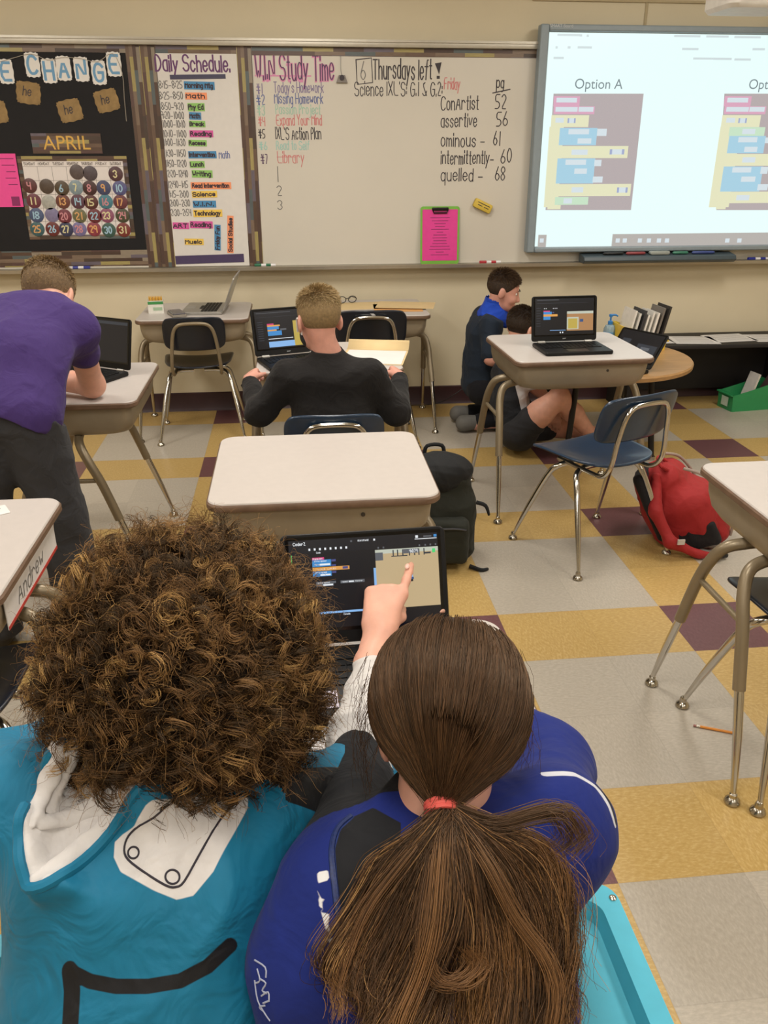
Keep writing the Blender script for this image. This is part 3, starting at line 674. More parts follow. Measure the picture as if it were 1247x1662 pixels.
for k, (u0, u1, colr, nm) in enumerate(((412, 512, '15171a', 'black'), (525, 620, '8c3a3f', 'red'), (755, 830, '3c7a63', 'green'), (850, 960, '3a4a86', 'blue'))):
    xa, xb = sp_(u0, 1250)[0], sp_(u1, 1250)[0]
    g = G(); g.lathe([(0.004, 0), (0.009, 0.01), (0.009, xb - xa - 0.01), (0.006, xb - xa)], 12, 0, (xa, SB - 0.035, zt + 0.026), (1, 0, 0))
    tag(g.build('board_pen', M('pen ' + nm, colr, 0.4)), '%s board pen lying in the tray of the interactive board' % nm, 'pen', 'board pens')
xa, xb = sp_(640, 1250)[0], sp_(738, 1250)[0]
g = G(); g.box(((xa + xb) / 2, SB - 0.035, zt + 0.028), (xb - xa, 0.04, 0.02), bev=0.009); tag(g.build('board_eraser', M('grey eraser', '9aa09a', 0.5)), 'small grey eraser in the middle of the interactive board tray', 'eraser')
# projector hanging near the ceiling
p = on_y(1222, -6, 3.75)
pr = thing('projector', 'white ceiling projector cut by the top right corner', 'projector', (p[0], 3.75, p[2]))
g = G(); g.prism(rrect(0.30, 0.26, 0.04, 6), -0.055, 0.07, 0, 0.015); g.build('body', M('white projector plastic', 'd8d4cc', 0.4), pr, bevel=0.0)
G().lathe([(0.05, 0), (0.05, 0.02), (0.042, 0.024), (0.03, 0.012)], 20, 0, (-0.05, 0.128, 0.01), (0, 1, 0)).build('lens', M('lens black', '15151a', 0.1), pr)
G().tube([(0, 0, 0.06), (0, 0, CEIL - p[2] - 0.002)], 0.022, 14).build('ceiling_pole', alum, pr)
# ------------------------------------------------------------------ furniture
lam = M('white desk laminate', 'c2bab4', 0.36, var=0.02, scale=40)
band_m = M('brown edge band', '6f5745', 0.5, var=0.15, scale=30)
tan_m = M('tan desk enamel', '978a75', 0.42, 0.15, var=0.06, scale=14)
tan_leg = M('tan leg enamel', '8a7c64', 0.35, 0.35, var=0.06, scale=14)
chrome = M('chrome', 'c9c6c0', 0.14, 1.0, var=0.03)
glide_m = M('steel glide', 'b8b2a6', 0.22, 1.0, var=0.05)
navy = M('navy chair plastic', '1c3148', 0.30, var=0.08, scale=50, coat=0.3)
navy_dark = M('black navy chair plastic', '141a26', 0.34, var=0.08, scale=50, coat=0.2)
DW, DD = 0.612, 0.555
def desk_parts(root, top):
    g = G(); g.prism(rrect(DW, DD, 0.045, 8), top - 0.012, top, 0, 0.003); g.build('tabletop', lam, root)
    g = G(); g.prism(rrect(DW + 0.008, DD + 0.008, 0.048, 8), top - 0.024, top - 0.004, 0, 0.004); g.build('edge_band', band_m, root)
    zb = top - 0.024
    g = G(); rings = []
    for w, d, r, z in ((0.578, 0.515, 0.03, zb), (0.572, 0.508, 0.035, zb - 0.045), (0.560, 0.498, 0.05, zb - 0.080), (0.528, 0.470, 0.07, zb - 0.105), (0.46, 0.41, 0.08, zb - 0.118)):
        rings.append([(x, y, z) for x, y in rrect(w, d, r, 6)])
    g.loft(rings, 0, True, True, True); g.build('book_box', tan_m, root, angle=50)
    zl = zb - 0.118
    for sx in (-1, 1):
        for sy in (-1, 1):
            g = G(); g.tube([(sx * 0.16, sy * 0.045, zl + 0.004), (sx * 0.245, sy * 0.05, zl - 0.004), (sx * 0.300, sy * 0.065, zl - 0.022), (sx * 0.322, sy * 0.092, zl - 0.075), (sx * 0.329, sy * 0.130, zl - 0.16), (sx * 0.336, sy * 0.176, 0.29)], 0.0165, 14, smooth=5)
            lg = g.build('leg', tan_leg, root)
            g = G(); g.tube([(sx * 0.335, sy * 0.174, 0.30), (sx * 0.342, sy * 0.222, 0.16), (sx * 0.349, sy * 0.262, 0.03)], [0.0125, 0.0115, 0.0075], 12, smooth=3); g.build('lower_leg', chrome, lg)
            g = G(); g.lathe([(0.006, 0.034), (0.010, 0.030), (0.010, 0.020), (0.019, 0.012), (0.021, 0.004), (0.018, 0.0)], 16, 0, (sx * 0.349, sy * 0.263, 0)); g.build('glide', glide_m, lg)
        g = G(); g.tube([(sx * 0.327, -0.125, zl - 0.145), (sx * 0.327, 0.125, zl - 0.145)], 0.0085, 10); g.build('crossbar', tan_leg, root)
    g = G(); g.lathe([(0.006, 0), (0.006, 0.002), (0.003, 0.003)], 10, 0, (0.1, -0.2555, zb - 0.03), (0, -1, 0)); g.build('rivet', M('dark rivet', '3f372f', 0.5), root)
def make_desk(label, loc, rz, top):
    t = thing('school_desk', label, 'desk', (loc[0], loc[1], 0), rz, 'student desks')
    desk_parts(t, top); return t
T_C, T_A, T_D, T_L, T_N, T_R, T_B, T_F = 0.72, 0.74, 0.72, 0.73, 0.73, 0.74, 0.70, 0.73
make_desk('empty white-topped desk in the middle, standing behind the open laptop of the front pair', (0.058, 2.285), 0.0, T_C)
desk_A = make_desk('white-topped desk carrying the open laptop beside the tilted blue chair', (1.215, 3.655), 0.035, T_A)
desk_D = make_desk('desk held on both sides by the blond child in the dark sweatshirt', (0.135, 3.66), 0.0, T_D)
desk_L = make_desk('desk the child in the purple shirt leans on', (-0.86, 3.27), math.pi / 2, T_L)
desk_N = make_desk('desk at the left edge with a white name tag on its side', (-0.925, 1.80), 0.0, T_N)
desk_R = make_desk('desk at the right edge with a blue chair pushed under it', (1.425, 1.845), 0.0, T_R)
desk_B = make_desk('desk against the wall with the silver laptop and a crayon box', (-0.565, 4.965), 0.0, T_B)
desk_P = make_desk('desk against the wall covered with manila folders', (0.455, 4.965), 0.0, T_B)
desk_F = make_desk('front desk under the laptop the curly-haired child points at', (0.055, 1.087), 0.0, T_F)
# name tag on the side of the left desk
g = G(); ux, uy = np.array([0, 1.0, 0]), np.array([0, 0, 1.0])
x_tag, zc_ = 0.2925, T_N - 0.070
tg = G(); tg.box((x_tag, 0.0, zc_), (0.002, 0.40, 0.078)); tg = tg.build('name_tag', M('name tag card', 'dcd8d6', 0.45), desk_N)
G().box((x_tag + 0.0014, 0, zc_ + 0.034), (0.0012, 0.40, 0.010)).build('purple_edge', M('purple edge', '4b3a6a', 0.5), tg)
G().box((x_tag + 0.0014, 0, zc_ - 0.035), (0.0012, 0.40, 0.008)).build('red_edge', M('red edge', 'b5362f', 0.5), tg)
g = G(); write(g, 'Andrew', (x_tag + 0.001, 0, zc_), ux, uy, -0.12, -0.02, 0.040, 0.004, 0, width=0.21, jitter=0.3, off=0.0006, slant=0.25); g.build('handwriting', ink['grey'], tg)

def make_chair(label, loc, rz, plastic, frame, sc=1.0, group='moulded school chairs', back_w=0.355, back_h=0.195):
    t = thing('school_chair', label, 'chair', (loc[0], loc[1], 0), rz, group); t.scale = (sc, sc, sc)
    # seat shell
    nu, nv = 17, 17; V = []; F = []
    for j in range(nv):
        b = -1 + 2 * j / (nv - 1)
        for i in range(nu):
            a = -1 + 2 * i / (nu - 1)
            e = 9.0 if b > 0 else 2.7
            k = 1 / max((abs(a) ** e + abs(b) ** e) ** (1 / e), 1.0)
            aa, bb = a * k, b * k
            w = 0.192 + 0.014 * bb
            z = 0.425 + 0.016 * aa * aa + 0.014 * max(0, -bb) ** 2 - 0.030 * max(0, bb - 0.55) ** 1.5 - 0.010 * (1 - aa * aa) * (1 - bb * bb)
            V.append((aa * w, bb * 0.202, z))
    for j in range(nv - 1):
        for i in range(nu - 1): F.append((j * nu + i, j * nu + i + 1, (j + 1) * nu + i + 1, (j + 1) * nu + i))
    g = G(); g.add(V, F); o = g.build('seat', plastic, t, solid=0.012, subsurf=1)
    nu, nv = 19, 13; V = []; F = []
    for j in range(nv):
        b = -1 + 2 * j / (nv - 1)
        for i in range(nu):
            a = -1 + 2 * i / (nu - 1)
            k = 1 / max((abs(a) ** 4.5 + abs(b) ** 4.5) ** (1 / 4.5), 1.0)
            aa, bb = a * k, b * k
            V.append((aa * back_w / 2, -0.212 - 0.028 * bb + 0.034 * aa * aa, 0.628 + bb * back_h / 2))
    for j in range(nv - 1):
        for i in range(nu - 1): F.append((j * nu + i, j * nu + i + 1, (j + 1) * nu + i + 1, (j + 1) * nu + i))
    g = G(); g.add(V, F); bk = g.build('backrest', plastic, t, solid=0.012, subsurf=1)
    half = [(0.125, 0.09, 0.392), (0.128, -0.10, 0.392), (0.132, -0.175, 0.402), (0.132, -0.215, 0.455), (0.122, -0.226, 0.56), (0.108, -0.236, 0.640), (0.085, -0.242, 0.678), (0.045, -0.245, 0.690)]
    pts = half + [(-x, y, z) for x, y, z in half[::-1]]
    g = G(); g.tube(pts, 0.0098, 12, smooth=5); g.build('back_frame', frame, t)
    for sx in (-1, 1):
        for sy in (-1, 1):
            g = G(); g.tube([(sx * 0.03, sy * 0.030, 0.388), (sx * 0.11, sy * 0.040, 0.388), (sx * 0.158, sy * 0.060, 0.372), (sx * 0.178, sy * 0.092, 0.325), (sx * 0.210, sy * 0.158, 0.17), (sx * 0.236, sy * 0.212, 0.026)], [0.0122, 0.0122, 0.0122, 0.0122, 0.0112, 0.0070], 12, smooth=5)
            lg = g.build('leg', chrome, t)
            g = G(); g.lathe([(0.007, 0.034), (0.010, 0.028), (0.010, 0.018), (0.018, 0.011), (0.020, 0.004), (0.017, 0.0)], 16, 0, (sx * 0.239, sy * 0.213, 0)); g.build('glide', glide_m, lg)
        g = G(); g.lathe([(0.008, 0), (0.008, 0.002), (0.004, 0.004)], 12, 0, (sx * 0.108, -0.240, 0.640), (0, -1, 0.1)); g.build('rivet', glide_m, bk)
    return t
def facing(dx, dy): return math.atan2(dy, dx) - math.pi / 2
make_chair('blue chair turned aside in the aisle in front of the red backpack', (1.205, 3.105), facing(-0.38, 0.92), navy, chrome, back_w=0.385)
make_chair('dark chair with tan back frame at the crayon box desk', (-0.565, 4.86), 0.05, navy_dark, tan_leg, back_w=0.34)
make_chair('blue chair the blond child in the dark sweatshirt sits on', (0.12, 2.985), 0.0, navy, chrome)
chair_P = make_chair('dark blue chair with a worn white sticker mark, at the folder desk', (0.40, 4.66), 0.0, navy_dark, chrome, 1.08, back_w=0.36)
gs = G().at((0.0, -0.2425, 0.701), rot_x(-0.16) @ rot_y(0.2)); gs.sheet([(-0.018, -0.006), (0.004, -0.011), (0.02, 0.003), (0.006, 0.01), (-0.012, 0.006), (0.003, 0.001)], (0, 0, 0), UX, UZ, 0, 0.0006); gs.build('sticker', M('worn white sticker', 'a9a7a4', 0.6), chair_P)
make_chair('dark blue chair tucked under the right edge desk', (1.375, 1.765), 0.0, navy_dark, chrome, 1.05)
make_chair('glossy navy chair under the name tag desk at the left edge', (-0.85, 1.655), 0.06, navy_dark, chrome)

# ------------------------------------------------------------------ laptops
bl = M('black laptop plastic', '0a0a0b', 0.45, var=0.1, scale=80, spec=0.3); keym = M('laptop key', '070708', 0.5, var=0.0, spec=0.35); silver = M('silver laptop', 'a9a6a0', 0.35, 0.6, var=0.03)
scr_off = M('glossy dark screen', '08090b', 0.12, var=0.0)
UI = {k: E('screen ' + k, c, s_) for k, (c, s_) in dict(bg=('0c0f16', 0.5), bar=('10141c', 0.6), blue=('3d8ccc', 0.95), pink=('d83f7c', 0.9), orange=('e0a050', 0.95), grey=('6c7076', 0.7), white=('e8ecf0', 1.0), tan=('c3ac84', 0.95), line=('86b4e6', 1.0), sky=('c8cdbc', 0.9), green=('46d070', 1.0), robot=('3a5a8c', 0.8), dim=('3a4048', 0.7), brown=('b98a5c', 0.85), yel=('c9b052', 0.85), tyre=('23262c', 0.6), purple=('4a4f88', 0.9)).items()}
UK = list(UI)
def make_laptop(label, loc, rz, tilt, ui, body=None, w=0.29, d=0.205, mark=None, extra=None):
    body = body or bl
    t = thing('laptop', label, 'laptop', loc, rz, 'open laptops')
    g = G(); g.prism(rrect(w, d, 0.012, 4), 0.0, 0.016, 0, 0.003); g.build('base', body, t)
    g = G()
    for r in range(5):
        n = 13; off = 0.004 * r
        for c in range(n):
            x = -w / 2 + 0.022 + (w - 0.044) * (c + 0.5) / n
            g.box((x, d / 2 - 0.040 - r * 0.0185, 0.0170), (0.0172, 0.0152, 0.002))
    g.box((0, d / 2 - 0.040 - 5 * 0.0185, 0.0170), (0.10, 0.0152, 0.002)); tag(g.build('keyboard', keym, t))
    G().prism(rrect(0.092, 0.052, 0.006, 3, 0, -d / 2 + 0.035), 0.0158, 0.0166).build('touchpad', M('touchpad', '1d1d20', 0.3) if body is bl else M('grey touchpad', '8f8c86', 0.3), t)
    for sx in (-1, 1): G().lathe([(0.0065, -0.016), (0.0065, 0.016)], 12, 0, (sx * w * 0.36, d / 2 - 0.004, 0.017), (1, 0, 0)).build('hinge', silver, t)
    lh = 0.198
    a = math.radians(tilt)                       # 0 = upright
    up = np.array([0, math.sin(a), math.cos(a)]); nrm = np.array([0, -math.cos(a), math.sin(a)]); o = np.array([0, d / 2 + 0.002, 0.019])
    R = np.stack([np.array([1.0, 0, 0]), up, -nrm * -1.0], 1)
    g = G(); g.at(o, np.stack([[1.0, 0, 0], up, nrm], 1)); g.prism(rrect(w, lh, 0.012, 4, 0, lh / 2), -0.008, 0.0, 0, 0.002); lid = g.build('lid', body, t)
    g = G(); sw, sh = w * 0.90, lh * 0.80; so = o + up * (lh * 0.545) + nrm * 0.0006
    g.sheet([(-sw / 2 - .006, -sh / 2 - .006), (sw / 2 + .006, -sh / 2 - .006), (sw / 2 + .006, sh / 2 + .006), (-sw / 2 - .006, sh / 2 + .006)], so, (1, 0, 0), up, 0)
    g.build('bezel', scr_off if body is bl else M('dark bezel', '1a1b1e', 0.3), lid)
    g = G(); n_ = [0]
    def rect(x0, y0, x1, y1, k, lay=1):          # fractions of the screen, y downward
        g.sheet([((x0 - .5) * sw, (.5 - y1) * sh), ((x1 - .5) * sw, (.5 - y1) * sh), ((x1 - .5) * sw, (.5 - y0) * sh), ((x0 - .5) * sw, (.5 - y0) * sh)], so, (1, 0, 0), up, UK.index(k), 0, 0.0002 + lay * 0.00015 + n_[0] * 0.000004); n_[0] += 1
    def poly(P, k, lay=1): g.sheet([((x - .5) * sw, (.5 - y) * sh) for x, y in P][::-1], so, (1, 0, 0), up, UK.index(k), 0, 0.0002 + lay * 0.00015)
    def txt(s_, x, y, h, wd, k, lay=3): write(g, s_, so, (1, 0, 0), up, (x - .5) * sw, (.5 - y) * sh, h * sh, h * sh * 0.16, UK.index(k), width=wd * sw, off=0.0002 + lay * 0.00015)
    ui(rect, poly, txt)
    g.build('screen', [UI[k] for k in UK], lid)
    if mark: block_text('maker_mark', mark, o + up * 0.012, np.array([1.0, 0, 0]), up, 0.0065, M('pale mark', 'd0d4d6', 0.5), lid, 0.0006)
    for sx in ((-1, 1) if extra == 'stickers' else ()): G().box((sx * w * 0.36, d / 2 - 0.012, 0.0175), (0.03, 0.012, 0.003)).build('hinge_cover', silver, t)
    return t
def ui_front(rect, poly, txt):
    rect(0, 0, 1, 1, 'bg', 0); rect(0, 0, 1, 0.15, 'bar')
    txt('CoderZ', 0.03, 0.055, 0.032, 0.085, 'white'); txt('GEAR UP BASIC', 0.46, 0.048, 0.018, 0.075, 'white'); rect(0.565, 0.028, 0.577, 0.05, 'white'); rect(0.41, 0.03, 0.422, 0.05, 'grey')
    rect(0.85, 0.02, 0.868, 0.05, 'white', 2); rect(0.905, 0.028, 0.96, 0.044, 'grey', 2); rect(0.975, 0.02, 0.995, 0.048, 'blue', 2); rect(0.845, 0.058, 0.995, 0.066, 'white', 2)
    for x in (0.13, 0.165, 0.2, 0.235, 0.27, 0.305, 0.34, 0.375): rect(x, 0.095, x + 0.012, 0.12, 'white', 2)
    for x in (0.59, 0.625, 0.87, 0.91, 0.945, 0.98): rect(x, 0.125, x + 0.01, 0.145, 'grey', 2)
    txt('Code', 0.18, 0.155, 0.018, 0.03, 'white')
    rect(0.012, 0.16, 0.018, 0.27, 'green', 2)
    for i in range(6): rect(0.02, 0.30 + i * 0.05, 0.06, 0.315 + i * 0.05, 'dim', 2)
    # block program
    rect(0.15, 0.20, 0.23, 0.228, 'pink'); rect(0.15, 0.228, 0.275, 0.305, 'blue'); rect(0.15, 0.312, 0.395, 0.353, 'orange'); rect(0.15, 0.357, 0.275, 0.415, 'blue')
    txt('Program start', 0.155, 0.223, 0.016, 0.065, 'white'); txt('Drive speed', 0.165, 0.25, 0.016, 0.08, 'white'); txt('forward', 0.165, 0.288, 0.016, 0.05, 'white'); rect(0.20, 0.272, 0.268, 0.292, 'white', 2)
    rect(0.278, 0.23, 0.306, 0.255, 'purple', 2); rect(0.278, 0.288, 0.306, 0.308, 'purple', 2); rect(0.35, 0.318, 0.385, 0.345, 'purple', 2); rect(0.278, 0.362, 0.306, 0.385, 'purple', 2)
    txt('wait until', 0.18, 0.342, 0.016, 0.13, 'white'); txt('Drive speed', 0.165, 0.378, 0.016, 0.08, 'white'); rect(0.20, 0.39, 0.268, 0.408, 'white', 2)
    rect(0.168, 0.475, 0.30, 0.50, 'grey'); rect(0.168, 0.50, 0.285, 0.528, 'grey'); rect(0.33, 0.475, 0.492, 0.508, 'grey'); rect(0.215, 0.505, 0.28, 0.522, 'white', 2); rect(0.385, 0.485, 0.42, 0.5, 'white', 2); txt('Drive speed', 0.18, 0.495, 0.015, 0.08, 'white'); txt('repeat', 0.34, 0.498, 0.015, 0.04, 'white'); txt('forever', 0.43, 0.498, 0.015, 0.05, 'white')
    rect(0.556, 0.36, 0.572, 0.63, 'line', 2); rect(0.0, 0.815, 0.475, 0.838, 'line', 2); txt('Console', 0.34, 0.865, 0.018, 0.045, 'white')
    # camera view of the practice field
    rect(0.572, 0.158, 1.0, 0.83, 'tan'); rect(0.572, 0.158, 1.0, 0.205, 'sky', 2); rect(0.572, 0.19, 0.624, 0.28, 'grey', 2)
    for x in (0.69, 0.72, 0.755, 0.80, 0.835, 0.865, 0.90): rect(x, 0.17, x + 0.008, 0.245, 'dim', 3)
    rect(0.68, 0.236, 0.79, 0.247, 'dim', 3); rect(0.90, 0.215, 0.95, 0.235, 'dim', 3)
    txt('00:14:079', 0.764, 0.212, 0.035, 0.10, 'white', 5); rect(0.758, 0.168, 0.87, 0.218, 'grey', 4); rect(0.96, 0.18, 0.98, 0.225, 'green', 4)
    poly([(0.83, 0.355), (1.0, 0.362), (1.0, 0.368), (0.83, 0.362)], 'white', 2); poly([(0.97, 0.362), (1.0, 0.335), (1.0, 0.342), (0.975, 0.366)], 'white', 2)
    poly([(0.572, 0.47), (0.635, 0.56), (0.63, 0.575), (0.572, 0.50)], 'yel', 2)
    for x0, y0, x1, y1, k in ((0.77, 0.47, 0.80, 0.52, 'robot'), (0.79, 0.45, 0.82, 0.50, 'line'), (0.76, 0.49, 0.775, 0.53, 'tyre'), (0.795, 0.50, 0.82, 0.54, 'tyre'), (0.775, 0.515, 0.80, 0.545, 'line'), (0.81, 0.43, 0.822, 0.46, 'robot'), (0.80, 0.49, 0.825, 0.515, 'robot')): rect(x0, y0, x1, y1, k, 3)
def ui_small(rect, poly, txt, warm=True):
    rect(0, 0, 1, 1, 'bg', 0); rect(0, 0, 1, 0.10, 'bar'); rect(0.03, 0.03, 0.4, 0.045, 'grey', 2); rect(0.03, 0.12, 0.9, 0.13, 'dim', 2)
    for i in range(8): rect(0.02, 0.25 + i * 0.07, 0.09, 0.265 + i * 0.07, 'dim', 2)
    for x in (0.15, 0.18, 0.3, 0.33, 0.36): rect(x, 0.26, x + 0.012, 0.28, 'white', 2)
    rect(0.14, 0.33, 0.25, 0.36, 'pink'); rect(0.14, 0.36, 0.28, 0.43, 'blue'); rect(0.14, 0.43, 0.38, 0.49, 'orange'); rect(0.14, 0.49, 0.26, 0.58, 'blue'); rect(0.29, 0.37, 0.32, 0.40, 'purple', 2)
    rect(0.25, 0.87, 0.52, 0.885, 'line', 2); rect(0.42, 0.92, 0.44, 0.96, 'white', 2); rect(0.46, 0.92, 0.48, 0.96, 'white', 2)
    rect(0.54, 0.36, 0.99, 0.90, 'brown'); rect(0.54, 0.36, 0.99, 0.43, 'sky', 2); rect(0.54, 0.52, 0.74, 0.86, 'sky', 2); rect(0.56, 0.56, 0.72, 0.84, 'yel', 3); rect(0.76, 0.58, 0.82, 0.66, 'robot', 3)
def ui_boy(rect, poly, txt):
    rect(0, 0, 1, 1, 'bg', 0); rect(0, 0, 1, 0.10, 'bar'); rect(0.03, 0.05, 0.6, 0.06, 'grey', 2); rect(0.03, 0.16, 0.9, 0.165, 'dim', 2)
    for i in range(9): rect(0.03, 0.28 + i * 0.06, 0.12, 0.30 + i * 0.06, 'dim', 2)
    rect(0.19, 0.34, 0.30, 0.38, 'pink'); rect(0.19, 0.38, 0.40, 0.42, 'orange'); rect(0.19, 0.42, 0.38, 0.50, 'blue'); rect(0.19, 0.50, 0.34, 0.54, 'orange'); rect(0.19, 0.54, 0.42, 0.66, 'blue'); rect(0.40, 0.49, 0.50, 0.53, 'grey'); rect(0.19, 0.74, 0.60, 0.755, 'white', 2); rect(0.19, 0.82, 0.66, 0.97, 'line'); rect(0.62, 0.30, 0.99, 0.97, 'yel')
def ui_dark(rect, poly, txt):
    rect(0, 0, 1, 1, 'bar', 0); rect(0.0, 0.02, 1, 0.09, 'dim', 1); rect(0.05, 0.2, 0.5, 0.21, 'dim', 1)
def ui_table(rect, poly, txt):
    rect(0, 0, 1, 1, 'bg', 0); rect(0.5, 0.4, 0.95, 0.9, 'dim', 1); rect(0.1, 0.3, 0.3, 0.5, 'dim', 1); rect(0.6, 0.5, 0.8, 0.6, 'grey', 2)
make_laptop('open black laptop in front of the pair, screen showing blocks and a robot', (0.112, 1.173, T_F + 0.0005), 0.04, 22, ui_front, w=0.298)
make_laptop('open black laptop facing the camera on the desk beside the tilted blue chair', (1.212, 3.563, T_A + 0.0005), 0.04, 12, ui_small, w=0.305, mark='acer', extra='stickers')
make_laptop('open black laptop left of the blond child in the dark sweatshirt', (0.0, 3.53, T_D + 0.0005), 0.32, 14, ui_boy, w=0.30, mark='acer', extra='stickers')
make_laptop('open black laptop with dark screen beside the purple-shirted child', (-0.845, 3.34, T_L + 0.0005), -0.55, 12, ui_dark, w=0.30)
make_laptop('open silver laptop turned sideways on the crayon box desk', (-0.515, 4.98, T_B + 0.0005), -math.pi / 2 - 0.05, 22, lambda r, p, t: (r(0, 0, 1, 1, 'grey', 0), r(0.05, 0.1, 0.6, 0.5, 'dim', 1), r(0.3, 0.55, 0.9, 0.9, 'robot', 1)), body=silver, w=0.33, d=0.23)
TAB_Z = 0.52
make_laptop('black laptop with tilted screen on the low round wooden table', (1.60, 4.04, TAB_Z + 0.0005), -math.pi / 3, 38, ui_table, w=0.29)
# white sticker on the front laptop palm rest
# ------------------------------------------------------------------ low round table with its things
wood = M('round table wood', 'ab8456', 0.35, var=0.14, scale=6, stretch=(1, 14, 14))
t = thing('round_table', 'low round wooden table by the kneeling child in navy', 'table', (1.66, 4.36, 0), 0)
G().lathe([(0.455, TAB_Z - 0.032), (0.470, TAB_Z - 0.026), (0.472, TAB_Z - 0.008), (0.466, TAB_Z)], 56).build('tabletop', wood, t)
for k in range(4):
    a = math.pi / 4 + k * math.pi / 2
    g = G(); g.tube([(0.28 * math.cos(a), 0.28 * math.sin(a), TAB_Z - 0.032), (0.34 * math.cos(a), 0.34 * math.sin(a), 0.01)], 0.016, 12); lg = g.build('leg', M('black table leg', '1d1a18', 0.4, 0.3), t)
    G().lathe([(0.02, 0.0), (0.02, 0.02)], 14, 0, (0.341 * math.cos(a), 0.341 * math.sin(a), 0)).build('foot', glide_m, lg)
def book_bin(name, label, loc, rz, colr, w, d, hb, hf, cat='bin'):
    t = thing(name, label, cat, loc, rz)
    m = M(name + ' plastic', colr, 0.4, var=0.04)
    out = [(-d / 2, 0.0), (d / 2, 0.0), (d / 2 + 0.012, hb), (d / 2 - 0.03, hb - 0.004), (-d * 0.12, hf + (hb - hf) * 0.35), (-d / 2 + 0.01, hf), (-d / 2 - 0.012, hf)]
    g = G()
    for sx in (-1, 1): g.loft([[(sx * (w / 2 - 0.003), y, z) for y, z in out], [(sx * w / 2, y, z) for y, z in out]], 0, True, True, sx < 0)
    g.build('side_panel', m, t)
    g = G(); g.box((0, 0, 0.003), (w - 0.004, d, 0.006)); g.build('bottom', m, t)
    g = G(); g.box((0, d / 2 + 0.003, hb / 2), (w - 0.004, 0.006, hb)); g.build('back_panel', m, t)
    g = G(); g.box((0, -d / 2 - 0.003, hf / 2), (w - 0.004, 0.006, hf)); g.box((0, -d / 2 - 0.014, hf - 0.004), (w, 0.02, 0.008)); g.build('front_panel', m, t)
    return t
bx, by = 1.925, 4.56
book_bin('book_bin', 'yellow book bin with thin books on the round wooden table', (bx, by, TAB_Z), math.pi / 2 + 0.05, 'd9b93c', 0.20, 0.24, 0.135, 0.055)
bk_cols = [('e2ded6', 0.215, 'white book nearest the left end of the yellow bin'), ('d6d3cb', 0.20, 'pale book second from the left in the yellow bin'), ('3a3a3e', 0.215, 'thin black book between pale books in the yellow bin'), ('e8e4dc', 0.19, 'white book right of the thin black one in the yellow bin'), ('dedad2', 0.205, 'off-white book in the middle of the yellow bin'), ('e6e1d8', 0.20, 'white book third from the right in the yellow bin'), ('77716a', 0.225, 'tall grey-brown book in the yellow bin'), ('34302e', 0.235, 'tallest dark framed book at the right of the yellow bin')]
for i, (c_, h, lab) in enumerate(bk_cols):
    x = bx - 0.095 + i * 0.027
    q = thing('book', lab, 'book', (x, by + random.uniform(-0.006, 0.006), TAB_Z + 0.0065), 0.05, 'books in the yellow bin'); q.rotation_euler = (0, 0.20, 0.05)
    G().box((0, 0, h / 2), (0.011, 0.15, h)).build('cover', M('book ' + c_, c_, 0.5), q)
    G().box((0.0, 0.002, h / 2 + 0.001), (0.008, 0.148, h - 0.002)).build('pages', M('book pages', 'ece8dd', 0.7), q)
t = thing('sanitizer_bottle', 'clear hand sanitizer pump bottle with blue pump beside the yellow bin', 'bottle', (1.775, 4.60, TAB_Z))
gel = M('clear gel bottle', 'a9c4cf', 0.12, var=0.0); gel.node_tree.nodes['Principled BSDF'].inputs['Transmission Weight'].default_value = 0.45
G().lathe([(0.030, 0.0), (0.034, 0.006), (0.034, 0.10), (0.026, 0.118), (0.012, 0.124), (0.012, 0.130)], 24).build('bottle', gel, t)
G().lathe([(0.0348, 0.03), (0.0348, 0.085)], 24).build('label_band', M('blue label', '5d93c0', 0.4), t)
g = G(); g.lathe([(0.014, 0.126), (0.014, 0.142), (0.005, 0.146), (0.005, 0.165), (0.011, 0.168), (0.011, 0.180), (0.006, 0.182)], 16); g.tube([(0, 0, 0.176), (0.025, -0.004, 0.177), (0.038, -0.006, 0.170)], [0.006, 0.0055, 0.004], 10, smooth=3); g.build('pump', M('blue pump', '2f78b8', 0.35), t)
# black low bench with papers, green bin on the floor
t = thing('low_bench', 'long low black bench against the wall at the right', 'bench', (3.15, 5.12, 0))
blk = M('black bench', '171517', 0.6, var=0.1, scale=6)
G().box((0, 0, 0.425), (2.2, 0.38, 0.022), bev=0.005).build('top', blk, t)
G().box((0, 0.15, 0.24), (2.16, 0.02, 0.34)).build('back_panel', blk, t)
for x in (-1.07, 0.0, 1.07): G().box((x, 0, 0.207), (0.025, 0.34, 0.414)).build('side_panel', blk, t)
pap = M('white paper', 'dedbd8', 0.6, var=0.03, scale=12); prn = M('grey print', '8f8c8c', 0.6, var=0.0)
for i, (x, y, rz, lab) in enumerate(((2.22, 5.11, 0.05, 'leftmost white sheet on the black bench'), (2.52, 5.08, -0.12, 'white sheet second from the left on the black bench'), (2.78, 5.12, 0.1, 'white sheet in the middle of the black bench'), (3.05, 5.09, -0.05, 'white sheet on the black bench above the green bin'), (3.32, 5.10, 0.06, 'white sheet on the black bench at the right edge'))):
    q = thing('paper_sheet', lab, 'paper', (x, y, 0.4365), rz, 'papers on the black bench')
    g = G(); g.box((0, 0, 0.0008), (0.28, 0.22, 0.0016)); [g.box((0, 0.08 - k * 0.025, 0.0018), (0.22, 0.004, 0.0003), 1) for k in range(7)]; g.build('sheet', [pap, prn], q)
gbx = book_bin('floor_bin', 'green book bin with folders on the floor by the black bench', (2.91, 5.02, 0.0), -math.pi / 2 + 0.12, '2f8f56', 0.16, 0.29, 0.175, 0.11)
G().box((0.0, -0.156, 0.055), (0.07, 0.001, 0.06)).build('label_card', M('pale card', 'c9d8c4', 0.6), gbx)
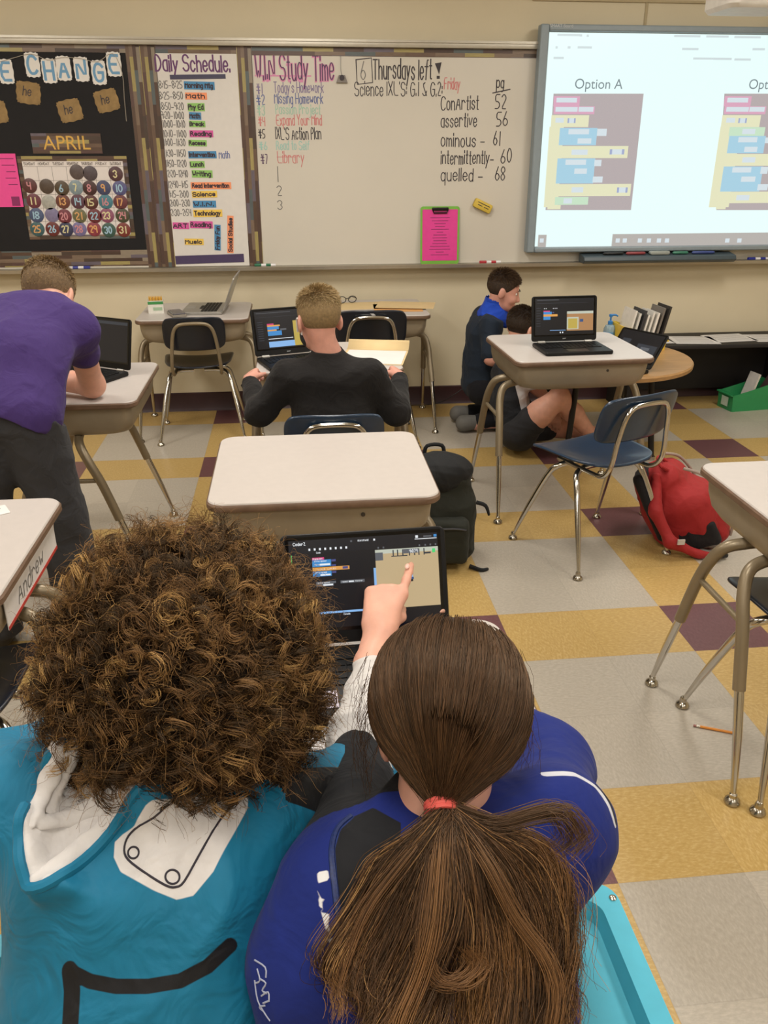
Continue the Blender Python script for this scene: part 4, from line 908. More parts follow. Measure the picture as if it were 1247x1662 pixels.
q = thing('folder', 'dark maroon folder leaning in the green floor bin', 'folder', (2.965, 5.0, 0.02)); q.rotation_euler = (0, 0.5, 0.1)
G().box((0, 0, 0.13), (0.008, 0.1, 0.26)).build('cover', M('maroon folder', '4a3335', 0.5), q); G().box((0.006, 0, 0.135), (0.003, 0.098, 0.25)).build('papers', pap, q)
q = thing('folder', 'white folder standing left of the maroon folder in the green bin', 'folder', (2.875, 5.0, 0.012)); q.rotation_euler = (0, 0.28, 0.1)
G().box((0, 0, 0.115), (0.010, 0.1, 0.23)).build('cover', M('pale folder', 'c9c3bb', 0.5), q); G().box((0.007, 0, 0.118), (0.003, 0.098, 0.22)).build('papers', pap, q)

# ------------------------------------------------------------------ small things on desks and floor
t = thing('crayon_box', 'white and green box of orange crayons on the wall desk', 'box', (-0.785, 4.93, T_B), 0.1)
g = G(); [g.box((x, y, 0.035), (sx, sy, 0.07)) for x, y, sx, sy in ((0, -0.030, 0.085, 0.002), (0, 0.030, 0.085, 0.002), (-0.0415, 0, 0.002, 0.06), (0.0415, 0, 0.002, 0.06))]; g.build('carton', M('white carton', 'dcd9cf', 0.5), t)
g = G(); g.box((0, -0.0315, 0.058), (0.084, 0.001, 0.016)); g.build('green_print', M('green print', '3f8a4a', 0.5), t); g = G(); g.box((0.01, -0.0315, 0.025), (0.05, 0.001, 0.018)); g.build('small_print', M('pale green print', '9fb89a', 0.5), t)
for i in range(9):
    g = G(); g.lathe([(0.0042, 0.003), (0.0042, 0.082), (0.0015, 0.092)], 10, 0, (-0.033 + i * 0.0083, 0.004 * (-1) ** i, 0)); g.build('crayon', M('crayon', 'e08a34' if i % 3 else 'd9a640', 0.5), t)
t = thing('smartphone', 'phone lying on a small pad in front of the silver laptop', 'phone', (-0.66, 4.83, T_B), 0.35)
G().prism(rrect(0.08, 0.15, 0.008, 4), 0, 0.014, 0, 0.002).build('pad', M('pad cover', '8b8378', 0.5), t); G().prism(rrect(0.07, 0.14, 0.01, 4), 0.0142, 0.022, 0, 0.002).build('phone_body', M('grey phone', '77757a', 0.25, 0.3), t)
manila = M('manila card', 'd9bf8e', 0.65, var=0.04, scale=14); peach = M('orange folder card', 'd9a05f', 0.6, var=0.04)
def folder(label, loc, rz, m, w=0.30, d=0.235, sheets=True, flap=0.0, group='manila folders'):
    q = thing('file_folder', label, 'folder', loc, rz, group)
    g = G(); g.prism(rrect(w, d, 0.008, 3), 0, 0.0015); g.build('cover', m, q)
    if sheets: G().box((0.003, -0.004, 0.0025), (w - 0.02, d - 0.02, 0.002)).build('papers', pap, q)
    if flap:
        g = G(); n = 6; V = []
        for i in range(n + 1):
            a = flap * i / n; V.append([(-w / 2, d / 2 - 0.0 + 0.07 * i / n * math.cos(a), 0.002 + 0.07 * i / n * math.sin(a)), (w / 2, d / 2 + 0.07 * i / n * math.cos(a), 0.002 + 0.07 * i / n * math.sin(a))])
        g.loft(V, 0, False, False); g.build('flap', m, q, solid=0.0015)
    return q
folder('open manila folder with white sheet beside the blond child', (0.335, 3.605, T_D + 0.0005), -0.22, manila, 0.28, 0.27, True, 0.5)
folder('manila folder lying flat at the left of the folder desk', (0.40, 5.02, T_B + 0.0005), 0.08, manila, 0.30, 0.24, False)
folder('orange folder under the manila folder on the folder desk', (0.60, 4.93, T_B + 0.0005), -0.05, peach, 0.28, 0.25, False)
folder('manila folder sticking out over the right side of the folder desk', (0.655, 4.98, T_B + 0.007), -0.22, manila, 0.34, 0.22, False)
t = thing('eyeglasses', 'black eyeglasses on the folder desk behind the blond child', 'glasses', (0.315, 5.10, T_B + 0.004), 0.3)
gm = M('black frames', '121214', 0.3)
for sx in (-1, 1):
    a = np.linspace(0, 2 * math.pi, 17); g = G(); g.tube([(sx * 0.033 + 0.026 * math.cos(k), 0.0, 0.022 + 0.019 * math.sin(k)) for k in a], 0.0025, 8); g.build('rim', gm, t)
    g = G(); g.tube([(sx * 0.06, 0, 0.026), (sx * 0.062, 0.09, 0.022), (sx * 0.06, 0.12, 0.004)], 0.0022, 8, smooth=3); g.build('temple', gm, t)
g = G(); g.tube([(-0.008, 0, 0.026), (0, -0.002, 0.03), (0.008, 0, 0.026)], 0.0025, 8); g.build('bridge', gm, t)
def pencil(label, p0, p1):
    p0, p1 = np.array(p0, float), np.array(p1, float); L_ = np.linalg.norm(p1 - p0); q = thing('pencil', label, 'pencil', (*p0[:2], 0.0042), math.atan2(p1[1] - p0[1], p1[0] - p0[0]), 'pencils on the floor')
    G().lathe([(0.0038, 0.018), (0.0038, L_ - 0.02)], 6, 0, axis=(1, 0, 0)).build('shaft', M('orange pencil', 'd88a34', 0.45), q)
    G().lathe([(0.0038, L_ - 0.02), (0.0008, L_)], 8, 0, axis=(1, 0, 0)).build('tip', M('pencil wood', 'c7a06c', 0.6), q)
    G().lathe([(0.004, 0.008), (0.004, 0.018)], 10, 0, axis=(1, 0, 0)).build('ferrule', glide_m, q); G().lathe([(0.0036, 0.0), (0.0036, 0.008)], 10, 0, axis=(1, 0, 0)).build('eraser', M('pencil eraser', '9a6a62', 0.7), q)
pencil('orange pencil on the grey floor tiles under the right edge desk', (1.115, 1.892), (1.235, 1.838))
p = on_z(372, 664, 0); q_ = on_z(398, 664, 0); pencil('orange pencil on the floor near the wall desk with the crayon box', p, q_)
p = on_z(1156, 905, 0)
g = G(); rngw = np.random.default_rng(3)
V = [(p[0] + 0.05 * math.cos(a) * (0.7 + 0.5 * rngw.random()), p[1] + 0.06 * math.sin(a) * (0.7 + 0.5 * rngw.random()), 0.003 + 0.03 * rngw.random()) for a in np.linspace(0, 2 * math.pi, 12)[:-1]]
g.add(V + [(p[0], p[1], 0.022)], [(i, (i + 1) % 11, 11) for i in range(11)]); tag(g.build('wrapper', M('clear wrapper', 'b9b4aa', 0.25, var=0.05), solid=0.001), 'crumpled pale wrapper on the floor behind the right edge desk leg', 'wrapper')
g = G(); g.tube([(0.72, 5.28, 0.004), (0.90, 5.22, 0.03), (1.02, 5.20, 0.10), (1.12, 5.24, 0.16)], 0.003, 8, smooth=6); tag(g.build('cable', M('black cable', '17161a', 0.5)), 'thin black cable by the baseboard behind the kneeling child', 'cable')
p = on_z(2, 832, T_N)
q = thing('paper_slip', 'white paper slip on the name tag desk at the left edge', 'paper', (p[0] - 0.03, p[1], T_N + 0.0005), 0.5); G().box((0, 0, 0.0006), (0.09, 0.06, 0.0012)).build('sheet', pap, q); G().box((0, 0.01, 0.0014), (0.06, 0.004, 0.0003)).build('print', prn, q)
# white sticker card on the front laptop
q = thing('sticky_note', 'pale square note on the palm rest of the front laptop', 'note', (0.018, 1.112, T_F + 0.0172), 0.04); G().box((0, 0, 0.0005), (0.05, 0.045, 0.001)).build('sheet', M('lilac note', 'd9cfdc', 0.6), q); G().box((0, 0.008, 0.0012), (0.03, 0.002, 0.0003)).build('print', prn, q)
# sky blue bench seat the pair sits on
t = thing('bench_seat', 'sky blue moulded plastic bench the front pair sits on', 'bench', (-0.02, 0.74, 0))
cy = M('sky blue plastic', '4fb3cc', 0.32, var=0.04, coat=0.2)
SW, SD = 1.0, 0.47
g = G(); rings = []
for w, d, r, z in ((SW - 0.012, SD - 0.012, 0.035, 0.425), (SW, SD, 0.04, 0.445), (SW, SD, 0.04, 0.452), (SW - 0.066, SD - 0.066, 0.03, 0.452), (SW - 0.084, SD - 0.084, 0.03, 0.425), (SW - 0.12, SD - 0.12, 0.03, 0.385), (SW - 0.3, SD - 0.2, 0.05, 0.380)): rings.append([(x, y, z) for x, y in rrect(w, d, r, 6)])
g.loft(rings, 0, True, True); g.build('seat_shell', cy, t, angle=60)
for sx in (-1, 1):
    for sy in (-1, 1):
        g = G(); g.tube([(sx * 0.36, sy * 0.14, 0.40), (sx * 0.40, sy * 0.18, 0.02)], [0.014, 0.011], 12); lg = g.build('leg', chrome, t)
        G().lathe([(0.018, 0), (0.018, 0.02)], 14, 0, (sx * 0.402, sy * 0.182, 0)).build('glide', glide_m, lg)
        g = G(); g.lathe([(0.006, 0), (0.006, 0.002), (0.003, 0.004)], 12, 0, (sx * (SW / 2 - 0.010), sy * (SD / 2 - 0.035), 0.452)); g.build('rivet', glide_m, t)
# ------------------------------------------------------------------ soft bodies: blended round shapes meshed on a grid
class Field:
    def __init__(s, lo, hi, h):
        s.lo = np.array(lo, float); s.h = h
        s.n = np.ceil((np.array(hi, float) - s.lo) / h).astype(int) + 1
        s.D = np.full(s.n, 1.0, np.float32)
    def _sub(s, lo, hi):
        i0 = np.maximum(np.floor((np.asarray(lo) - s.lo) / s.h).astype(int), 0); i1 = np.minimum(np.ceil((np.asarray(hi) - s.lo) / s.h).astype(int) + 1, s.n)
        if (i1 <= i0).any(): return None, None
        sl = tuple(slice(a, b) for a, b in zip(i0, i1))
        P = np.stack(np.meshgrid(*[s.lo[k] + s.h * np.arange(i0[k], i1[k]) for k in range(3)], indexing='ij'), -1).astype(np.float32)
        return sl, P
    def _mix(s, sl, d, k, sub=False):
        A = s.D[sl]; d = d.astype(np.float32)
        if sub: A, d = -A, d
        if k > 0:
            h = np.clip(0.5 + 0.5 * (d - A) / k, 0, 1); r = d * (1 - h) + A * h - k * h * (1 - h)
        else: r = np.minimum(A, d)
        s.D[sl] = -r if sub else r
    def cone(s, a, b, r1, r2=None, k=0.02, sub=False, flat=None):
        r2 = r1 if r2 is None else r2; a = np.asarray(a, float); b = np.asarray(b, float); m = max(r1, r2) + k + 4 * s.h
        sl, P = s._sub(np.minimum(a, b) - m, np.maximum(a, b) + m)
        if sl is None: return s
        ab = b - a; t = np.clip(((P - a) @ ab) / (ab @ ab + 1e-12), 0, 1)
        q = P - a - t[..., None] * ab
        if flat is not None:                      # squash across a direction
            n, f = flat; n = unit(n); q = q + (q @ n)[..., None] * n * (1 / f - 1)
        s._mix(sl, np.linalg.norm(q, axis=-1) - (r1 + (r2 - r1) * t), k, sub); return s
    def chain(s, pts, rs, k=0.02, flat=None):
        for i in range(len(pts) - 1): s.cone(pts[i], pts[i + 1], rs[i], rs[i + 1], k, flat=flat)
        return s
    def ell(s, c, r, R=None, k=0.02, sub=False):
        c = np.asarray(c, float); r = np.asarray(r, float); m = r.max() + k + 4 * s.h
        sl, P = s._sub(c - m, c + m)
        if sl is None: return s
        q = P - c
        if R is not None: q = q @ R               # columns of R are the axes
        k0 = np.linalg.norm(q / r, axis=-1); k1 = np.linalg.norm(q / (r * r), axis=-1) + 1e-9
        s._mix(sl, k0 * (k0 - 1) / k1, k, sub); return s
    def rbox(s, c, hs, rad, R=None, k=0.02, sub=False):
        c = np.asarray(c, float); hs = np.asarray(hs, float); m = np.linalg.norm(hs) + k + 4 * s.h
        sl, P = s._sub(c - m, c + m)
        if sl is None: return s
        q = P - c
        if R is not None: q = q @ R
        q = np.abs(q) - (hs - rad)
        s._mix(sl, np.linalg.norm(np.maximum(q, 0), axis=-1) + np.minimum(q.max(-1), 0) - rad, k, sub); return s
    def clip(s, p, n):                            # keeps the side away from n
        P = [s.lo[k] + s.h * np.arange(s.n[k]) for k in range(3)]; n = unit(n); p = np.asarray(p, float)
        d = (P[0] - p[0])[:, None, None] * n[0] + (P[1] - p[1])[None, :, None] * n[1] + (P[2] - p[2])[None, None, :] * n[2]
        s.D = np.maximum(s.D, d.astype(np.float32)); return s
    def mesh(s, folds=0.0, freq=30.0, seed=0):
        D = s.D; S_ = D < 0
        D[0] = D[-1] = 1; D[:, 0] = D[:, -1] = 1; D[:, :, 0] = D[:, :, -1] = 1; S_ = D < 0
        c = np.zeros(np.array(D.shape) - 1, np.uint8)
        for dx in (0, 1):
            for dy in (0, 1):
                for dz in (0, 1): c += S_[dx:dx + c.shape[0], dy:dy + c.shape[1], dz:dz + c.shape[2]]
        act = np.argwhere((c > 0) & (c < 8)); idx = np.full(c.shape, -1, np.int64); idx[tuple(act.T)] = np.arange(len(act))
        corners = {(a, b, d): D[act[:, 0] + a, act[:, 1] + b, act[:, 2] + d] for a in (0, 1) for b in (0, 1) for d in (0, 1)}
        acc = np.zeros((len(act), 3)); cnt = np.zeros(len(act))
        for ax in range(3):
            for p in (0, 1):
                for q in (0, 1):
                    k0 = [p, q]; k0.insert(ax, 0); k1 = [p, q]; k1.insert(ax, 1)
                    v0, v1 = corners[tuple(k0)], corners[tuple(k1)]; m = (v0 < 0) != (v1 < 0)
                    t = np.where(m, v0 / np.where(m, v0 - v1, 1), 0); pos = np.tile(np.array(k0, float), (len(act), 1)); pos[:, ax] = t
                    acc[m] += pos[m]; cnt[m] += 1
        V = s.lo + s.h * (act + acc / cnt[:, None]); F = []
        for ax in range(3):
            o1, o2 = [(1, 2), (2, 0), (0, 1)][ax]
            a = [slice(1, -1)] * 3; b = list(a); a[ax] = slice(0, -1); b[ax] = slice(1, None)
            X, Y = S_[tuple(a)], S_[tuple(b)]; E_ = np.argwhere(X != Y); inside = X[tuple(E_.T)]
            base = E_ + 1; base[:, ax] -= 1
            def cell(u_, v_): q = base.copy(); q[:, o1] -= u_; q[:, o2] -= v_; return idx[tuple(q.T)]
            Q = np.stack([cell(0, 0), cell(1, 0), cell(1, 1), cell(0, 1)], 1)
            Q[~inside] = Q[~inside][:, ::-1]; F.append(Q)
        F = np.concatenate(F); F = F[(F >= 0).all(1)]
        for _ in range(2):                        # light fairing
            A = np.zeros_like(V); n = np.zeros(len(V))
            for i in range(4): np.add.at(A, F[:, i], V[F[:, (i + 1) % 4]] + V[F[:, i - 1]]); np.add.at(n, F[:, i], 2)
            V = V * 0.5 + 0.5 * A / np.maximum(n, 1)[:, None]
        if folds > 0:
            N = np.zeros_like(V); fn = np.cross(V[F[:, 2]] - V[F[:, 0]], V[F[:, 3]] - V[F[:, 1]])
            for i in range(4): np.add.at(N, F[:, i], fn)
            N /= np.linalg.norm(N, axis=1, keepdims=True) + 1e-12
            r = np.random.default_rng(seed); W = V + 0.02 * np.stack([np.sin(V @ r.normal(0, 22, 3) + r.random() * 6) for _ in range(3)], 1)
            d = np.zeros(len(V))
            for i in range(5): k = r.normal(0, 1, 3); k *= freq * (0.6 + 0.3 * i) / np.linalg.norm(k); w_ = np.sin(W @ k + r.random() * 6); d += (1 - np.abs(w_)) ** 2 / (1 + 0.6 * i) - 0.3
            V = V + N * (d * folds)[:, None]
        return V, F
def soft(name, field, mat, parent=None, folds=0.0, freq=30.0, seed=0, masks=None):
    V, F = field.mesh(folds, freq, seed)
    me = bpy.data.meshes.new(name); me.vertices.add(len(V)); me.loops.add(F.size); me.polygons.add(len(F))
    me.vertices.foreach_set('co', V.astype(np.float32).ravel()); me.loops.foreach_set('vertex_index', F.astype(np.int32).ravel())
    me.polygons.foreach_set('loop_start', np.arange(0, F.size, 4, dtype=np.int32)); me.polygons.foreach_set('use_smooth', np.ones(len(F), bool))
    for k, fn in (masks or {}).items():
        a = me.attributes.new(k, 'FLOAT', 'POINT'); a.data.foreach_set('value', fn(V).astype(np.float32))
    me.update(calc_edges=True); me.validate()
    me.materials.append(mat); o = bpy.data.objects.new(name, me); C.objects.link(o)
    if parent is not None: o.parent = parent; o.matrix_parent_inverse = parent.matrix_world.inverted() if parent.type == 'MESH' else Matrix.Translation(-Vector(parent.location)) 
    return o
def cloth(name, color, patches=(), rough=0.8, weave=900, sheen=0.04, wrinkle=0.25):
    """fabric; patches are (mask attribute, colour): the printed or sewn pieces, where the mask is below zero"""
    m = bpy.data.materials.new(name); m.use_nodes = True; nt = m.node_tree; b = nt.nodes['Principled BSDF']; L = nt.links.new
    b.inputs['Roughness'].default_value = rough; b.inputs['Sheen Weight'].default_value = sheen; b.inputs['Specular IOR Level'].default_value = 0.3
    tc = nd(nt, 'ShaderNodeTexCoord'); n = nd(nt, 'ShaderNodeTexNoise', Scale=60.0, Detail=4.0); L(tc.outputs['Object'], n.inputs['Vector'])
    def tone(c):
        r = nd(nt, 'ShaderNodeValToRGB'); c = lin(c); r.color_ramp.elements[0].color = tuple(x * .9 for x in c) + (1,); r.color_ramp.elements[1].color = tuple(min(1, x * 1.1) for x in c) + (1,); L(n.outputs['Fac'], r.inputs['Fac']); return r.outputs['Color']
    col = tone(color)
    for attr, c in patches:
        a = nd(nt, 'ShaderNodeAttribute', attribute_name=attr); mr = nd(nt, 'ShaderNodeMapRange'); mr.inputs['From Min'].default_value = 0.0005; mr.inputs['From Max'].default_value = -0.0005; L(a.outputs['Fac'], mr.inputs['Value'])
        mx = nd(nt, 'ShaderNodeMix', data_type='RGBA'); L(mr.outputs[0], mx.inputs[0]); L(col, mx.inputs[6]); L(tone(c), mx.inputs[7]); col = mx.outputs[2]
    L(col, b.inputs['Base Color'])
    w = nd(nt, 'ShaderNodeTexNoise', Scale=float(weave), Detail=2.0); L(tc.outputs['Object'], w.inputs['Vector']); w2 = nd(nt, 'ShaderNodeTexNoise', Scale=14.0, Detail=3.0, Distortion=1.2); L(tc.outputs['Object'], w2.inputs['Vector'])
    b1 = nd(nt, 'ShaderNodeBump', Strength=0.12, Distance=0.001); L(w.outputs['Fac'], b1.inputs['Height']); b2 = nd(nt, 'ShaderNodeBump', Strength=wrinkle, Distance=0.02); L(w2.outputs['Fac'], b2.inputs['Height']); L(b1.outputs[0], b2.inputs['Normal']); L(b2.outputs[0], b.inputs['Normal'])
    return m
def skin_mat(name, color):
    m = M(name, color, 0.5, var=0.07, scale=35, bump=0.04, bscale=300); b = m.node_tree.nodes['Principled BSDF']
    b.inputs['Subsurface Weight'].default_value = 0.12; b.inputs['Subsurface Radius'].default_value = (0.012, 0.005, 0.003); b.inputs['Subsurface Scale'].default_value = 0.5
    return m
def seg_dist(V, P):                               # distance of points to a polyline
    d = np.full(len(V), 9.0)
    for a, b in zip(P[:-1], P[1:]):
        a, b = np.asarray(a, float), np.asarray(b, float); ab = b - a; t = np.clip(((V - a) @ ab) / (ab @ ab + 1e-12), 0, 1)
        d = np.minimum(d, np.linalg.norm(V - a - t[:, None] * ab, axis=1))
    return d
def poly_sd(P2, Q):                               # signed distance of 2-D points to a polygon, negative inside
    Q = np.asarray(Q, float); n = len(Q); d = np.full(len(P2), 9.0); ins = np.zeros(len(P2), bool)
    for i in range(n):
        a, b = Q[i], Q[(i + 1) % n]; ab = b - a; t = np.clip(((P2 - a) @ ab) / (ab @ ab), 0, 1); d = np.minimum(d, np.linalg.norm(P2 - a - t[:, None] * ab, axis=1))
        c = (a[1] > P2[:, 1]) != (b[1] > P2[:, 1]); x = (b[0] - a[0]) * (P2[:, 1] - a[1]) / (b[1] - a[1] + 1e-12) + a[0]; ins ^= c & (P2[:, 0] < x)
    return np.where(ins, -d, d)
def frame(f, u):                                  # columns: right, forward, up
    f = unit(f); r = unit(np.cross(f, u)); return np.stack([r, f, np.cross(r, f)], 1)
def add_head(S_, c, R, s=1.0, neck=None, neck_r=0.046, face=True):
    P = lambda x, y, z: np.asarray(c) + R @ (np.array([x, y, z]) * s)
    S_.ell(P(0, -0.008, 0.028), np.array([0.073, 0.090, 0.080]) * s, R, 0.02)
    S_.ell(P(0, 0.030, -0.030), np.array([0.060, 0.058, 0.078]) * s, R, 0.03 * s)
    S_.ell(P(0, 0.045, -0.078), np.array([0.042, 0.036, 0.030]) * s, R, 0.025 * s)
    for q in (-1, 1):
        S_.ell(P(q * 0.075, -0.006, -0.014), np.array([0.009, 0.020, 0.032]) * s, R @ rot_z(q * 0.35), 0.008)
        if face: S_.ell(P(q * 0.031, 0.090, 0.002), np.array([0.015, 0.010, 0.009]) * s, R, 0.006, sub=True); S_.ell(P(q * 0.034, 0.062, -0.036), np.array([0.022, 0.022, 0.020]) * s, R, 0.02)
    if face:
        S_.cone(P(0, 0.083, 0.006), P(0, 0.102, -0.032), 0.007 * s, 0.0105 * s, 0.012 * s); S_.ell(P(0, 0.090, -0.038), np.array([0.016, 0.010, 0.008]) * s, R, 0.008)
        S_.ell(P(0, 0.088, -0.060), np.array([0.022, 0.007, 0.0048]) * s, R, 0.004); S_.ell(P(0, 0.085, -0.070), np.array([0.020, 0.007, 0.0055]) * s, R, 0.004); S_.ell(P(0, 0.076, -0.094), np.array([0.020, 0.013, 0.013]) * s, R, 0.015)
    if neck is not None: S_.cone(P(0, -0.018, -0.055), neck, neck_r * s, neck_r * 1.12 * s, 0.025)
    return P
def add_eyes(parent, P, s=1.0):
    for q in (-1, 1):
        g = G(); g.ball(P(q * 0.030, 0.0715, 0.001), 0.0118 * s, 14, 10); e = g.build('eye', M('eye white', 'e4ddd4', 0.2), parent)
        e.matrix_parent_inverse = parent.matrix_world.inverted(); g = G(); g.ball(P(q * 0.030, 0.0785, 0.0), 0.0058 * s, 10, 8); i = g.build('iris', M('iris', '3a2c22', 0.15), e)
        g = G(); g.tube([P(q * 0.014, 0.093, 0.020), P(q * 0.031, 0.091, 0.025), P(q * 0.048, 0.080, 0.021)], [0.002 * s, 0.003 * s, 0.0015 * s], 8, smooth=3); g.build('eyebrow', M('eyebrow', '3d2f24', 0.8), parent)
    g = G(); g.tube([P(-0.020, 0.084, -0.065), P(0, 0.0955, -0.066), P(0.020, 0.084, -0.065)], [0.001, 0.0022 * s, 0.001], 8, smooth=4); g.build('mouth_line', M('lip', '9c5a52', 0.5), parent)
def add_hand(S_, w, f, n, side, s=0.85, curl=(0.2, 0.25, 0.3, 0.35), thumb=0.3, k=0.006):
    """palm with five separate fingers; w wrist, f towards the fingers, n out of the back of the hand, side +1 right / -1 left"""
    w = np.asarray(w, float); f = unit(f); n = unit(np.asarray(n, float) - f * (np.asarray(n, float) @ f)); t = np.cross(n, f) * side
    for i, (ln, r) in enumerate(((0.070, 0.0086), (0.077, 0.0088), (0.072, 0.0083), (0.057, 0.0074))):
        b = w + (f * (0.082 - 0.004 * abs(i - 1) - (0.004 if i == 3 else 0)) + t * (0.0285 - 0.0185 * i)) * s
        S_.cone(w + (t * (0.014 - 0.010 * i) + f * 0.010) * s, b, 0.0135 * s, 0.0118 * s, 0.012)
        a = 0; p = b
        for ph, (frac, ang) in enumerate(((0.46, 75), (0.30, 95), (0.24, 60))):
            a += math.radians(ang) * curl[i]; d = f * math.cos(a) - n * math.sin(a) + t * (0.05 - 0.035 * i) * (1 - curl[i]); d = unit(d)
            q = p + d * ln * frac * s; S_.cone(p, q, r * (1 - 0.07 * ph) * s, r * (1 - 0.07 * (ph + 1)) * s, k if ph else 0.008); p = q
    b = w + (t * 0.020 + f * 0.018 - n * 0.004) * s; d = unit(t * (0.75 - 0.6 * thumb) + f * 0.75 - n * (0.25 + 0.5 * thumb)); m = b + d * 0.042 * s
    d2 = unit(d + f * 0.5 - t * 0.5 * thumb - n * 0.3 * thumb); S_.cone(b, m, 0.0135 * s, 0.0105 * s, 0.012); S_.cone(m, m + d2 * 0.030 * s, 0.0103 * s, 0.0082 * s, 0.006)
    S_.cone(w - f * 0.03 * s, w + f * 0.02 * s, 0.0215 * s, 0.022 * s, 0.015, flat=(n, 0.8))
def strands(name, lines, radius, mat, parent, seg=3, var=None):
    """many thin hairs as one mesh; lines (n, points, 3)"""
    Ln = np.asarray(lines, np.float32); n, m, _ = Ln.shape
    T = np.gradient(Ln, axis=1); T /= np.linalg.norm(T, axis=2, keepdims=True) + 1e-9
    ref = np.where(np.abs(T[..., 2:3]) < 0.9, np.array([0, 0, 1.0]), np.array([1.0, 0, 0])); X = np.cross(T, ref); X /= np.linalg.norm(X, axis=2, keepdims=True) + 1e-9; Y = np.cross(T, X)
    R = (np.asarray(radius, np.float32).reshape(-1, 1) if np.ndim(radius) else np.full((n, 1), radius, np.float32)) * np.linspace(1, 0.35, m)[None] ** 0.6
    V = np.stack([Ln + R[..., None] * (math.cos(2 * math.pi * k / seg) * X + math.sin(2 * math.pi * k / seg) * Y) for k in range(seg)], 2).reshape(-1, 3)
    b = (np.arange(n) * m * seg)[:, None, None] + (np.arange(m - 1) * seg)[None, :, None] + np.arange(seg)[None, None]
    b2 = (np.arange(n) * m * seg)[:, None, None] + (np.arange(m - 1) * seg)[None, :, None] + ((np.arange(seg) + 1) % seg)[None, None]
    F = np.stack([b, b2, b2 + seg, b + seg], -1).reshape(-1, 4)
    me = bpy.data.meshes.new(name); me.vertices.add(len(V)); me.loops.add(F.size); me.polygons.add(len(F))
    me.vertices.foreach_set('co', V.astype(np.float32).ravel()); me.loops.foreach_set('vertex_index', F.astype(np.int32).ravel())
    me.polygons.foreach_set('loop_start', np.arange(0, F.size, 4, dtype=np.int32)); me.polygons.foreach_set('use_smooth', np.ones(len(F), bool))
    var = np.random.default_rng(1).random(n) if var is None else np.asarray(var)
    a = me.attributes.new('tone', 'FLOAT', 'POINT')
    tv = np.repeat(var, m * seg) if var.ndim == 1 else np.repeat(var.reshape(-1), seg)
    a.data.foreach_set('value', tv.astype(np.float32))
    me.update(calc_edges=True); me.materials.append(mat); o = bpy.data.objects.new(name, me); C.objects.link(o)
    if parent is not None: o.parent = parent; o.matrix_parent_inverse = parent.matrix_world.inverted() if parent.type == 'MESH' else Matrix.Translation(-Vector(parent.location))
    return o
def hair_mat(name, cols, rough=0.42, gloss=0.10):
    m = bpy.data.materials.new(name); m.use_nodes = True; nt = m.node_tree; b = nt.nodes['Principled BSDF']
    a = nd(nt, 'ShaderNodeAttribute', attribute_name='tone'); r = nd(nt, 'ShaderNodeValToRGB'); e = r.color_ramp.elements
    for i, c in enumerate(cols):
        p = i / (len(cols) - 1); k = e[0] if i == 0 else (e[len(e) - 1] if i == len(cols) - 1 else e.new(p)); k.position = p; k.color = lin(c) + (1,)
    nt.links.new(a.outputs['Fac'], r.inputs['Fac']); nt.nodes.remove(b)
    d = nd(nt, 'ShaderNodeBsdfDiffuse'); gl = nd(nt, 'ShaderNodeBsdfGlossy'); gl.inputs['Roughness'].default_value = rough; mx = nd(nt, 'ShaderNodeMixShader'); mx.inputs[0].default_value = gloss
    nt.links.new(r.outputs['Color'], d.inputs['Color'])
    k = nd(nt, 'ShaderNodeMix', data_type='RGBA'); k.inputs[0].default_value = 0.5; k.inputs[7].default_value = (0.75, 0.62, 0.48, 1); nt.links.new(r.outputs['Color'], k.inputs[6]); nt.links.new(k.outputs[2], gl.inputs['Color'])
    nt.links.new(d.outputs[0], mx.inputs[1]); nt.links.new(gl.outputs[0], mx.inputs[2]); nt.links.new(mx.outputs[0], nt.nodes['Material Output'].inputs['Surface'])
    return m
def hug(parent, o):                               # parts built in world space under an Empty
    o.matrix_parent_inverse = Matrix.Translation(-Vector(parent.location)); return o

